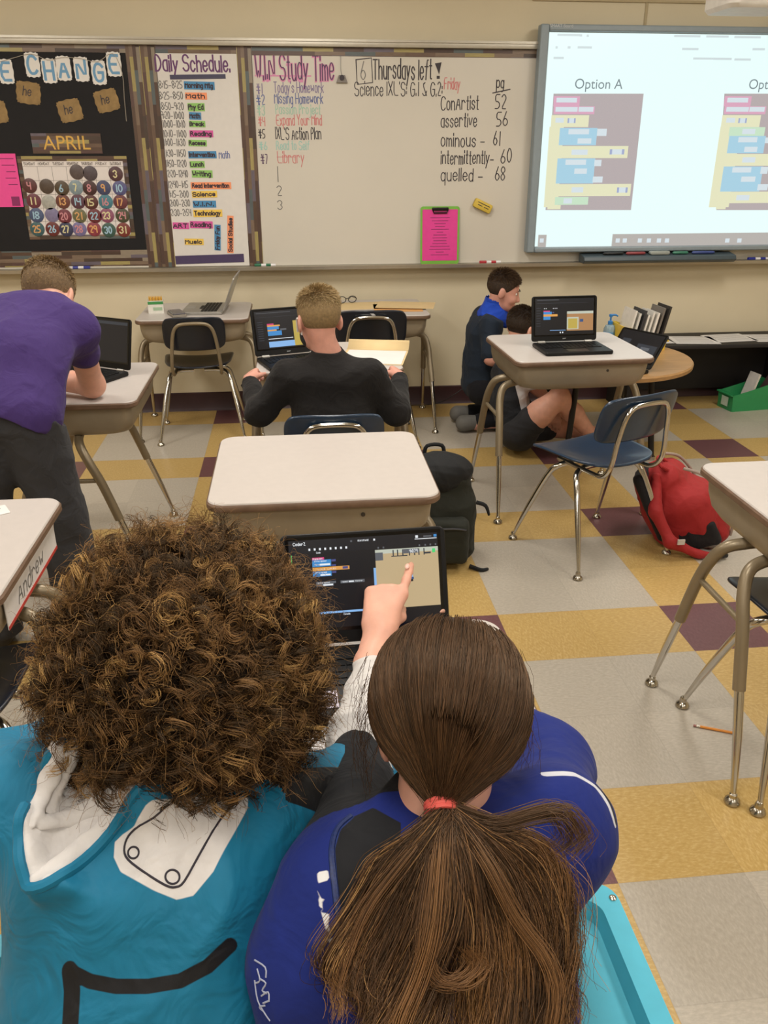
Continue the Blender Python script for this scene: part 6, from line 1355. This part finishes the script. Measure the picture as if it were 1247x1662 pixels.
stripe = Z2([(222, 945), (300, 985), (400, 1004), (520, 1004), (640, 984), (740, 930), (822, 850)]); vert = Z2([(224, 945), (226, 1020), (205, 1200)])
band = [(402, 1284), (430, 1273), (470, 1268), (545, 1256), (640, 1250), (640, 1330), (560, 1342), (520, 1337), (412, 1318)]
S_ = Field((-0.62, 0.42, 0.42), (0.22, 1.2, 0.98), 0.004); torso(S_, pel, sp, ch, nk + (0, -0.02, -0.02), shL, shR, 0.022, 0.98)
S_.chain([shR, elR, wrR], [0.064, 0.054, 0.040], 0.04); S_.chain([shL, elL, wrL], [0.064, 0.056, 0.040], 0.04)
hood = [on_plane(u, v, (-0.19, 0.66, 0.90), pa.n) for u, v in ((105, 1220), (60, 1330), (48, 1400), (65, 1440), (110, 1425), (180, 1345), (240, 1290))]
S_.chain([p + pa.n * -0.004 for p in hood], [0.022, 0.020, 0.018, 0.016, 0.018, 0.020, 0.024], 0.015)
S_.ell(on_plane(135, 1335, (-0.19, 0.66, 0.90), pa.n) + pa.n * 0.012, (0.036, 0.075, 0.022), np.stack([unit(V3(0.75, 0.45, 0.35)), unit(np.cross(pa.n, unit(V3(0.75, 0.45, 0.35)))), pa.n], 1), 0.02, sub=True)
S_.clip(wrR + (0, 0.016, 0), (0.0, 1, 0)); S_.clip(pel + (0, 0, -0.09), (0, 0, -1))
hoodie = soft('hoodie', S_, cloth('teal polyester', '0f6f92', [('vee', 'd3cfcd'), ('panel', 'd3cfcd'), ('black', '131418')], rough=0.6, sheen=0.04, wrinkle=0.5), A_, 0.0045, 17, 21,
     {'vee': lambda V: pa.poly(V, vee), 'panel': lambda V: pa.poly(V, panel), 
      'black': lambda V: np.minimum.reduce([pa.line(V, stripe, 0.0066), pa.line(V, vert, 0.0085), pb.poly(V, band, 0.13)])})
from mathutils.bvhtree import BVHTree
class Surf:                                       # lets trim be laid on a garment's surface
    def __init__(s, o): me = o.data; s.t = BVHTree.FromPolygons([v.co[:] for v in me.vertices], [p.vertices[:] for p in me.polygons])
    def on(s, p, n, lift=0.0):
        n = np.asarray(n, float); h = s.t.ray_cast(Vector((p + n * 0.16).tolist()), Vector((-n).tolist()), 0.4)[0]
        return (np.array(h) if h is not None else p) + n * lift
def trim(name, surf, patch, pts, r, mat, parent, lift=0.0, smooth=4, closed=False, sub=1):
    P3 = [surf.on(on_plane(u, v, patch.p0, patch.n), patch.n, lift) for u, v in catmull([(*p, 0) for p in pts], 3)[:, :2]]
    g = G(); g.tube(P3, r, 8, smooth=0); return g.build(name, mat, parent)
sA_ = Surf(hoodie); dark_ln = M('dark print line', '2a2530', 0.7, var=0)
trim('printed_outline', sA_, pa, outl, 0.0012, dark_ln, A_)
for cx, cy, cr in ((483, 521, 21), (626, 610, 25)): trim('printed_ring', sA_, pa, circ(cx, cy, cr), 0.0011, dark_ln, A_)
teal_rim = cloth('teal hood rim', '0f6f92', rough=0.6)
rim = Z2([(232, 118), (165, 215), (110, 330), (84, 430), (84, 520), (102, 610), (124, 656), (205, 632), (300, 545), (400, 440), (520, 300)])
trim('hood_rim', sA_, pa, rim, 0.0062, teal_rim, A_, 0.001)
S_ = Field((-0.5, 0.5, 0.7), (0.0, 1.0, 1.08), 0.003)
for pts, rr in ((Z2([(215, 165), (180, 250), (150, 330), (125, 430)]), (0.012, 0.013, 0.010, 0.007)), (Z2([(480, 290), (360, 330), (240, 380), (150, 420)]), (0.012, 0.015, 0.013, 0.009)), (Z2([(500, 320), (400, 400), (300, 490), (210, 580), (140, 620)]), (0.008, 0.012, 0.013, 0.012, 0.008)), (Z2([(215, 150), (265, 230), (330, 290)]), (0.010, 0.012, 0.012))):
    S_.chain([sA_.on(on_plane(u, v, pa.p0, pa.n), pa.n, 0.0) for u, v in pts], list(rr), 0.006, flat=(pa.n, 0.55))
soft('hood_lining', S_, cloth('white hood lining', 'd3cfcd', rough=0.7, wrinkle=0.35), A_, 0.002, 40, 3)
S_ = Field((-0.45, 0.5, 0.38), (0.05, 1.15, 0.62), 0.007); S_.cone(pel + (-0.065, 0, -0.035), pel + (0.065, 0, -0.035), 0.090, None, 0.03)
for q in (-1, 1): S_.chain([pel + (q * 0.07, 0.02, -0.03), V3(-0.19 + q * 0.09, 0.98, 0.505)], [0.080, 0.062], 0.03)
soft('trousers', S_, cloth('grey trousers', '3a3c42'), A_, 0.005, 18, 3)
for q in (-1, 1):
    S_ = Field((-0.19 + q * 0.09 - .1, 0.9, -0.01), (-0.19 + q * 0.09 + .1, 1.25, 0.56), 0.007); S_.chain([V3(-0.19 + q * 0.09, 0.98, 0.505), V3(-0.19 + q * 0.09, 1.03, 0.08)], [0.062, 0.05], 0.03); soft('trouser_leg', S_, cloth('grey trousers', '3a3c42'), A_, 0.005, 18, 3)
    S_ = Field((-0.19 + q * 0.09 - .1, 0.9, -0.01), (-0.19 + q * 0.09 + .1, 1.25, 0.16), 0.006); S_.cone((-0.19 + q * 0.09, 1.02, 0.048), (-0.19 + q * 0.09, 1.13, 0.042), 0.045, 0.04, 0.02); S_.clip((0, 0, 0.003), (0, 0, -1)); soft('shoe', S_, M('dark trainer', '2a2a2e', 0.6), A_)
# ---- the girl with the ponytail
pel, sp, ch, nk = V3(0.12, 0.555, 0.53), V3(0.122, 0.60, 0.68), V3(0.125, 0.655, 0.805), V3(0.135, 0.695, 0.900)
shL, shR = V3(0.030, 0.645, 0.845), V3(0.268, 0.705, 0.845); elL, wrL = V3(0.066, 0.945, 0.792), V3(0.126, 1.205, 0.812); elR, wrR = V3(0.325, 0.885, 0.778), V3(0.25, 1.06, 0.768)
hcB = V3(0.151, 0.748, 0.982); RB = frame((-0.03, 0.86, -0.50), (0, 0.4, 1)); sB = 0.96
tip = V3(0.181, 1.312, 0.880)
S_ = Field((-0.2, 0.4, 0.0), (0.45, 1.4, 1.15), 0.0035); P = add_head(S_, hcB, RB, sB, nk, 0.042)
torso(S_, pel, sp, ch, nk, shL, shR, -0.014, 0.92); S_.chain([shR, elR, wrR], [0.040, 0.036, 0.023], 0.03)
S_.chain([shL, elL], [0.036, 0.028], 0.01); S_.chain([elL, V3(0.101, 1.15, 0.785), wrL], [0.028, 0.026, 0.023], 0.02)
fh = unit(tip - wrL); nh = unit(V3(-0.10, -0.62, 0.78)); nh = unit(nh - fh * (nh @ fh))
tL = -np.cross(nh, fh); wH = wrL - tL * 0.011; fh = unit(tip - tL * 0.0262 - wH); nh = unit(nh - fh * (nh @ fh))
add_hand(S_, wH, fh, nh, -1, 0.97, (0.05, 0.92, 0.95, 0.95), 0.75)
add_hand(S_, wrR, (-0.4, 0.9, 0.0), (0, 0, 1), 1, 0.85, (0.2, 0.22, 0.25, 0.3))
for q in (-1, 1): S_.chain([pel + (q * 0.07, 0.02, -0.02), V3(0.12 + q * 0.08, 0.95, 0.505), V3(0.12 + q * 0.08, 1.02, 0.09)], [0.068, 0.048, 0.034], 0.03); S_.cone((0.12 + q * 0.08, 1.01, 0.045), (0.12 + q * 0.08, 1.12, 0.035), 0.032, 0.028, 0.02)
B_ = tag(soft('person', S_, SKIN), 'person with a long brown ponytail in a royal blue jacket pointing at the screen', 'person')
add_eyes(B_, P, sB)
g = G(); nl = tip - fh * 0.006 + nh * 0.0062; g.ball(nl, (0.0042, 0.0058, 0.0012), 12, 8, 0, np.stack([np.cross(fh, nh), fh, nh], 1)); g.build('fingernail', M('fingernail', 'e2b3a4', 0.3), B_)
pg = Patch((0.12, 0.60, 0.875), (0, -0.62, 0.785)); pr_ = Patch((0.29, 0.68, 0.87), (0.25, -0.6, 0.76))
Z3 = lambda pts: zoomed(pts, 400, 1000, 2.078)
S_ = Field((-0.16, 0.38, 0.42), (0.45, 1.12, 1.0), 0.004); torso(S_, pel, sp, ch, nk + (0, -0.015, -0.02), shL, shR, 0.022, 0.96)
S_.chain([shR, elR, wrR], [0.066, 0.056, 0.040], 0.04); S_.chain([shL, elL - (0.0, 0.02, 0)], [0.056, 0.048], 0.035); S_.chain([shL + (-0.012, -0.01, -0.01), V3(-0.012, 0.605, 0.79), V3(-0.005, 0.57, 0.66)], [0.056, 0.062, 0.060], 0.04)
S_.cone(nk + (0, -0.012, -0.01), nk + (0, 0.004, 0.022), 0.064, 0.058, 0.015); S_.clip(nk + (0, 0.004, 0.026), (0, 0.1, 1))
S_.clip(wrR + (0, -0.01, 0), (0.0, 1, 0)); S_.clip(pel + (0, 0, -0.09), (0, 0, -1))
zipl = Z3([(355, 668), (308, 715), (288, 790), (296, 900), (308, 1000), (322, 1060)])
arrows = [Z3(a) for a in ([(238, 868), (275, 862), (280, 895), (242, 905)], [(240, 930), (252, 955), (268, 962), (252, 972), (262, 990), (246, 985)], [(252, 1000), (282, 1010), (275, 1040), (288, 1078), (268, 1060)], [(268, 1090), (292, 1085), (290, 1112)])]
script = [Z3(a) for a in ([(20, 1160), (60, 1185), (62, 1220)], [(30, 1190), (40, 1230), (24, 1240)], [(40, 1225), (62, 1240), (48, 1265), (66, 1275)], [(44, 1285), (70, 1270), (72, 1300)], [(50, 1310), (74, 1300)], [(20, 1230), (30, 1300), (55, 1345), (74, 1372)], [(52, 1340), (36, 1325), (58, 1318)])]
jacket = soft('jacket', S_, cloth('royal blue fleece', '13246f', [('panel', '15161a'), ('zip', '22346e'), ('white', 'd9d8da'), ('piping', 'c9cad2'), ('pipe_edge', '15161c')], rough=0.85, sheen=0.04, wrinkle=0.3), B_, 0.0045, 17, 5,
     {'panel': lambda V: np.minimum(np.where(V[:, 0] < 0.118, 0.055 - np.minimum(V[:, 1] - 0.66, 0.1), 1.0) if False else np.where((V[:, 0] < 0.115) & (V[:, 1] > 0.70), -0.01, 1.0), pg.poly(V, Z3([(300, 722), (345, 678), (430, 640), (520, 700), (500, 1000), (330, 1062), (308, 1000), (292, 880), (288, 790)]))), 'zip': lambda V: pg.line(V, zipl, 0.0030), 'white': lambda V: np.minimum.reduce([pg.poly(V, a) for a in arrows]),
      'piping': lambda V: pr_.line(V, [(880, 1258), (925, 1260), (955, 1280), (975, 1310), (988, 1342)], 0.0032), 'pipe_edge': lambda V: pr_.line(V, [(962, 1278), (982, 1305), (993, 1340)], 0.0028)})
sB_ = Surf(jacket); silv = M('silver print', 'a6abc0', 0.4, var=0)
for a in script: trim('printed_letter', sB_, pg, a, 0.0009, silv, B_)
trim('zip', sB_, pg, zipl, 0.0034, M('navy zip teeth', '1d2c5c', 0.45, var=0.3, scale=400), B_, 0.0006)
S_ = Field((-0.1, 0.85, 0.7), (0.25, 1.25, 0.92), 0.0035); S_.chain([elL - (0.0, 0.08, -0.005), elL, V3(0.101, 1.15, 0.785)], [0.047, 0.048, 0.033], 0.03); S_.clip(V3(0.101, 1.148, 0.785), V3(0.3, 1, 0.3)); soft('white_sleeve', S_, cloth('white long sleeve', 'c9c5c2', wrinkle=0.5), B_, 0.005, 34, 3)
S_ = Field((-0.1, 0.45, 0.38), (0.35, 1.15, 0.62), 0.007); S_.cone(pel + (-0.065, 0, -0.035), pel + (0.065, 0, -0.035), 0.088, None, 0.03)
for q in (-1, 1): S_.chain([pel + (q * 0.07, 0.02, -0.03), V3(0.12 + q * 0.08, 0.95, 0.505)], [0.078, 0.060], 0.03)
soft('leggings', S_, cloth('black leggings', '1a1a1f'), B_, 0.004, 18, 3)
for q in (-1, 1):
    S_ = Field((0.12 + q * 0.08 - .1, 0.9, -0.01), (0.12 + q * 0.08 + .1, 1.25, 0.56), 0.007); S_.chain([V3(0.12 + q * 0.08, 0.95, 0.505), V3(0.12 + q * 0.08, 1.02, 0.08)], [0.058, 0.042], 0.03); soft('legging_leg', S_, cloth('black leggings', '1a1a1f'), B_, 0.004, 18, 3)
    S_ = Field((0.12 + q * 0.08 - .1, 0.9, -0.01), (0.12 + q * 0.08 + .1, 1.25, 0.16), 0.006); S_.cone((0.12 + q * 0.08, 1.01, 0.048), (0.12 + q * 0.08, 1.12, 0.042), 0.043, 0.038, 0.02); S_.clip((0, 0, 0.003), (0, 0, -1)); soft('shoe', S_, M('pale trainer', '8d8a88', 0.6), B_)
# ------------------------------------------------------------------ long hair of the front pair
def curly():
    r = np.random.default_rng(5); c = hcA + V3(0.006, -0.012, 0.004); curl_m = hair_mat('curly hair', ['1e140d', '40301f', '654a30', '946f44', 'c6a064'], 0.5)
    S_ = Field(c - 0.25, c + 0.25, 0.006); S_.ell(c + (0, -0.01, -0.005), (0.140, 0.130, 0.135), None, 0.0); S_.ell(c + (0, -0.045, -0.075), (0.115, 0.075, 0.09), None, 0.05)
    S_.ell(c + RA @ V3(0, 0.16, -0.03), (0.085, 0.08, 0.10), RA, 0.03, sub=True)
    soft('hair_mass', S_, M('curly hair base', '22170f', 0.9, var=0.35, scale=70, bump=0.6, bscale=90), A_, 0.012, 60, 2)
    N = 1750; i = np.arange(N) + 0.5; ph = np.arccos(1 - 2 * i / N); th = math.pi * (1 + 5 ** 0.5) * i
    D = np.stack([np.cos(th) * np.sin(ph), np.sin(th) * np.sin(ph), np.cos(ph)], 1) + r.normal(0, 0.03, (N, 3)); D /= np.linalg.norm(D, axis=1, keepdims=True)
    loc = D @ RA; D = D[~((loc[:, 1] > 0.62) & (loc[:, 2] < 0.35)) & (loc[:, 2] > -0.86)]; n = len(D); m = 44; t = np.linspace(0, 1, m)[None, :, None]
    out = np.array([0.166, 0.168, 0.170]) * r.uniform(0.86, 1.06, (n, 1))
    root = c + D * 0.088; end = c + D * out
    fall = (1 - np.abs(D[:, 2:3])) * 0.022 + 0.004
    axis = root[:, None] + (end - root)[:, None] * (t ** 0.85) + np.array([0, 0, -1.0]) * (fall[:, None] * t ** 2.2)
    # near the surface the locks turn and hang along it
    side = np.cross(D, np.array([0, 0, 1.0])) + r.normal(0, 0.5, (n, 3)); side -= D * (side * D).sum(1, keepdims=True); side /= np.linalg.norm(side, axis=1, keepdims=True) + 1e-9
    down = np.array([0, 0, -1.0]) - D * (-D[:, 2:3]); down /= np.linalg.norm(down, axis=1, keepdims=True) + 1e-6
    axis = axis + (down * 0.036 + side * 0.022)[:, None] * np.clip(t - 0.45, 0, 1) ** 1.2 * 2.0
    T_ = np.gradient(axis, axis=1); T_ /= np.linalg.norm(T_, axis=2, keepdims=True) + 1e-9
    ref = side[:, None]; X = np.cross(T_, ref); X /= np.linalg.norm(X, axis=2, keepdims=True) + 1e-9; Y = np.cross(T_, X)
    K = 11; L_ = []; tones = []
    turns = r.uniform(3.0, 5.2, (n, 1, 1)); rad = r.uniform(0.005, 0.0125, (n, 1, 1)) * np.where(r.random((n, 1, 1)) < 0.3, 0.6, 1.0); p0 = r.uniform(0, 6.28, (n, 1, 1)); sgn = r.choice([-1, 1], (n, 1, 1))
    base = np.clip(r.beta(1.1, 2.1, n) * 0.95 + 0.04, 0, 1)
    for k in range(K):
        ja = r.normal(0, 0.22, (n, 1, 1)); jr = r.uniform(0.75, 1.2, (n, 1, 1)); off = r.normal(0, 0.0016, (n, 1, 3))
        a = p0 + sgn * turns * 6.283 * t ** 1.3 * r.uniform(0.98, 1.02, (n, 1, 1)) + ja; q = rad * jr * np.clip(t * 1.8, 0.1, 1.15)
        L_.append(axis + X * np.cos(a) * q + Y * np.sin(a) * q + off * (0.4 + t))
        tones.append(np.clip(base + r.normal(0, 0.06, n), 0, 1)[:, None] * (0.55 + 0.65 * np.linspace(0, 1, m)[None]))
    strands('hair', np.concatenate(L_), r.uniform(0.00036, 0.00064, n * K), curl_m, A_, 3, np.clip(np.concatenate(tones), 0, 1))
    # frizz standing off the outline
    nf = 3000; D = r.normal(0, 1, (nf, 3)); D /= np.linalg.norm(D, axis=1, keepdims=True); loc = D @ RA; D = D[~((loc[:, 1] > 0.6) & (loc[:, 2] < 0.3))]; nf = len(D); m2 = 20; t = np.linspace(0, 1, m2)[None, :, None]
    w = sum(np.sin(t * r.uniform(4, 15, (nf, 1, 3)) + r.uniform(0, 6.28, (nf, 1, 3))) * r.uniform(0.002, 0.006, (nf, 1, 3)) for _ in range(3)) * np.clip(t * 3, 0, 1)
    ln = c + D[:, None] * (np.array([0.148, 0.150, 0.156]) + r.uniform(0.018, 0.055, (nf, 1, 1)) * t) + w + np.array([0, 0, -1.0]) * 0.02 * t ** 2
    strands('frizz', ln, 0.00024, curl_m, A_, 3, np.clip(r.normal(0.62, 0.15, nf), 0, 1))
curly()
def pony():
    r = np.random.default_rng(9); hair = hair_mat('long brown hair', ['24170f', '45301f', '664932', '956b42', 'c69a62'], 0.45, 0.15)
    c = hcB + RB @ V3(0, -0.012, 0.018); rad = np.array([0.087, 0.101, 0.095])
    T0 = V3(0.1265, 0.645, 0.948); g0 = unit((RB.T @ (T0 - c)) / rad)
    S_ = Field(c - 0.2, c + 0.2, 0.004); S_.ell(c, rad - 0.0035, RB, 0.0); S_.cone(c + (T0 - c) * 0.5, T0, 0.045, 0.008, 0.03); S_.ell(c + RB @ V3(0, 0.115, -0.055), (0.075, 0.07, 0.085), RB, 0.02, sub=True)
    soft('hair_cap', S_, M('brown hair base', '2d2016', 0.75, var=0.3, scale=60), B_)
    n = 11000; m = 20; az = r.uniform(0, 2 * math.pi, n); th0 = np.radians(r.uniform(95, 138, n)); th0 = np.where(r.random(n) < 0.25, th0 * r.uniform(0.55, 0.95, n), th0)
    e1 = unit(np.cross(g0, [1, 0, 0])); e1 = unit(np.cross(np.cross(g0, [0, 0, 1.0]), g0)); e2 = np.cross(g0, e1)
    t = np.linspace(0, 1, m)[None]
    th = th0[:, None] * (1 - t ** 1.15) + 0.05 * t
    swirl = 0.10 * np.sin(az * 3)[:, None] * (1 - t) + r.normal(0, 0.03, (n, 1)) * np.sin(math.pi * t)
    A = az[:, None] + swirl
    d = np.cos(th)[..., None] * g0 + np.sin(th)[..., None] * (np.cos(A)[..., None] * e1 + np.sin(A)[..., None] * e2)
    lift = (r.uniform(-0.02, 0.035, (n, 1)) * (1 - 0.7 * t) + r.normal(0, 0.004, (n, 1)) + 0.012 * np.sin(7 * t + az[:, None] * 9) * (1 - t))[..., None]
    pos = c + (d * rad * (1.0 + lift)) @ RB.T
    w = (np.clip((t - 0.45) / 0.55, 0, 1) ** 1.6)[..., None]; pos = pos * (1 - w) + (T0 + r.normal(0, 0.005, (n, 1, 3))) * w
    loc = (pos - c) @ RB; keep = ~((loc[:, 0, 1] > 0.085) & (loc[:, 0, 2] < 0.02)); pos = pos[keep]
    tn = np.clip(r.normal(0.33, 0.14, len(pos)) + 0.05 * np.sin(az[keep] * 23), 0, 1)[:, None] * (0.75 + 0.4 * t)
    strands('hair', pos, r.uniform(0.00026, 0.00046, len(pos)), hair, B_, 3, np.clip(tn, 0, 1))
    # centre parting
    crown = [c + (unit(unit(V3(dx, fy, fz)) ) * (rad + 0.0030)) @ RB.T for dx, fy, fz in ((0.02, 0.10, 1.0), (0.0, 0.02, 1.0), (-0.03, -0.06, 1.0), (-0.07, -0.12, 1.0))]
    gg = G(); gg.tube(crown, [0.0008, 0.0022, 0.0022, 0.0008], 8, smooth=4); gg.build('parting', skin_mat('scalp skin', 'b98c78'), B_)
    # elastic
    ax = unit(V3(-0.02, -0.80, -0.35)); ex, ey = frame_z(ax); gg = G()
    for k in range(3):
        o = T0 + ax * (0.004 * (k - 1)); gg.tube([o + 0.0155 * (math.cos(a) * ex + math.sin(a) * ey) for a in np.linspace(0, 2 * math.pi, 25)], 0.0027, 8)
    gg.build('hair_elastic', M('coral elastic', 'd4584f', 0.6), B_)
    # the ponytail: guides down the back, hairs between neighbouring guides
    GD = [[(725, 1312, .640), (688, 1345, .618), (620, 1398, .600), (575, 1478, .578), (550, 1535, .560), (556, 1572, .548), (585, 1592, .540)],
          [(725, 1312, .640), (692, 1360, .610), (642, 1435, .588), (602, 1520, .562), (585, 1575, .545), (625, 1605, .535), (650, 1600, .535)],
          [(722, 1312, .640), (700, 1375, .604), (672, 1470, .575), (650, 1560, .548), (640, 1620, .530), (630, 1690, .505), (622, 1730, .49)],
          [(724, 1312, .640), (712, 1390, .596), (702, 1490, .560), (680, 1580, .535), (655, 1650, .512), (640, 1700, .495), (630, 1740, .48)],
          [(726, 1312, .640), (728, 1400, .594), (724, 1500, .560), (690, 1580, .538), (680, 1640, .518), (690, 1700, .498), (700, 1740, .485)],
          [(728, 1312, .640), (752, 1390, .600), (775, 1480, .572), (800, 1570, .546), (815, 1640, .525), (830, 1700, .505), (840, 1740, .49)],
          [(730, 1312, .640), (772, 1375, .608), (815, 1455, .582), (855, 1545, .556), (875, 1620, .534), (880, 1690, .512), (890, 1740, .495)],
          [(730, 1312, .640), (785, 1362, .615), (845, 1425, .595), (895, 1510, .570), (915, 1600, .544), (908, 1680, .520), (915, 1740, .50)],
          [(730, 1312, .640), (795, 1345, .622), (860, 1365, .612), (905, 1420, .600), (912, 1490, .582), (905, 1540, .568), (918, 1600, .55)]]
    GC = np.array([catmull([on_y(u, v, y) for u, v, y in q], 6) for q in GD]); m = GC.shape[1]; t = np.linspace(0, 1, m)
    def lock(base, n, spread, wave, tone, radius=(0.00026, 0.00048), cut=True):
        ph = r.uniform(0, 6.28); off = r.normal(0, 1, (n, 1, 3)) * (0.004 + spread * t ** 0.8)[None, :, None]
        wv = np.stack([np.sin(t * 15 + ph), np.cos(t * 13 + ph), np.sin(t * 11 + ph + 1)], 1) * (wave * t ** 1.2)[:, None]
        ln = base + wv[None] + off * np.array([1, 0.6, 0.6])
        if cut:
            L_ = r.uniform(0.72, 1.0, n)[:, None] * t[None]; idx = L_ * (m - 1); i0 = np.clip(idx.astype(int), 0, m - 2); f = (idx - i0)[..., None]; rows = np.arange(n)[:, None]; ln = ln[rows, i0] * (1 - f) + ln[rows, i0 + 1] * f
        return ln, r.uniform(*radius, n), np.clip(tone + r.normal(0, 0.07, (n, 1)) + 0.22 * (t[None] - 0.3), 0, 1)
    LN, RD, TN = [], [], []
    for k in range(len(GC) - 1):
        for j in range(26):
            f = r.random(); base = GC[k] * (1 - f) + GC[k + 1] * f + V3(0, 1, -0.6) * 0.012 * r.random() * t[:, None]
            a = lock(base[None], 48, r.uniform(0.003, 0.011), r.uniform(0.006, 0.022), r.beta(1.4, 2.6) * 0.95); LN.append(a[0]); RD.append(a[1]); TN.append(a[2])
    extra = [([(722, 1312, .640), (716, 1400, .585), (706, 1500, .548), (682, 1590, .522), (655, 1660, .497), (640, 1720, .478), (635, 1750, .47)], 60, 0.0018, 0.66), ([(728, 1312, .640), (790, 1400, .590), (840, 1490, .560), (885, 1560, .538), (905, 1620, .52), (895, 1680, .50), (900, 1720, .49)], 45, 0.002, 0.6),
             ([(724, 1314, .640), (705, 1420, .580), (692, 1540, .538), (706, 1590, .525), (745, 1592, .525), (772, 1570, .530), (765, 1548, .535)], 90, 0.003, 0.5), ([(722, 1312, .640), (660, 1390, .596), (600, 1470, .568), (568, 1540, .548), (552, 1600, .53), (548, 1620, .52), (552, 1650, .51)], 50, 0.003, 0.55),
             ([(730, 1312, .640), (800, 1335, .622), (860, 1325, .618), (905, 1318, .618), (930, 1335, .612), (936, 1362, .604), (925, 1380, .60)], 150, 0.007, 0.3)]
    for q, n, sp_r, tone in extra:
        a = lock(catmull([on_y(u, v, y) for u, v, y in q], 6)[None], n, sp_r, 0.003, tone, cut=False); LN.append(a[0]); RD.append(a[1]); TN.append(a[2])
    strands('ponytail', np.concatenate(LN), np.concatenate(RD), hair, B_, 3, np.concatenate(TN))
    # loose strands at the temples and fly-aways
    LW = {-1: [], 1: []}
    for k in range(80):
        sd = -1 if k % 10 < 6 else 1; z = r.uniform(-0.05, 0.06); p = c + RB @ (V3(sd * 0.084, r.uniform(-0.02, 0.07), z)); L_ = r.uniform(0.06, 0.19); tt = np.linspace(0, 1, 14)[:, None]
        LW[sd].append(p + V3(sd * 0.075 * r.uniform(-0.4, 1), -0.05 * r.uniform(-0.3, 1), -1) * L_ * tt * V3(1, 1, 0.8) + np.cumsum(r.normal(0, 0.0016, (14, 3)), 0) + V3(sd * 0.012, 0, 0) * np.sin(tt * 3))
    for sd in LW: strands('loose_strands', np.array(LW[sd]), 0.00026, hair, B_, 3, r.uniform(0.25, 0.6, len(LW[sd])))
pony()
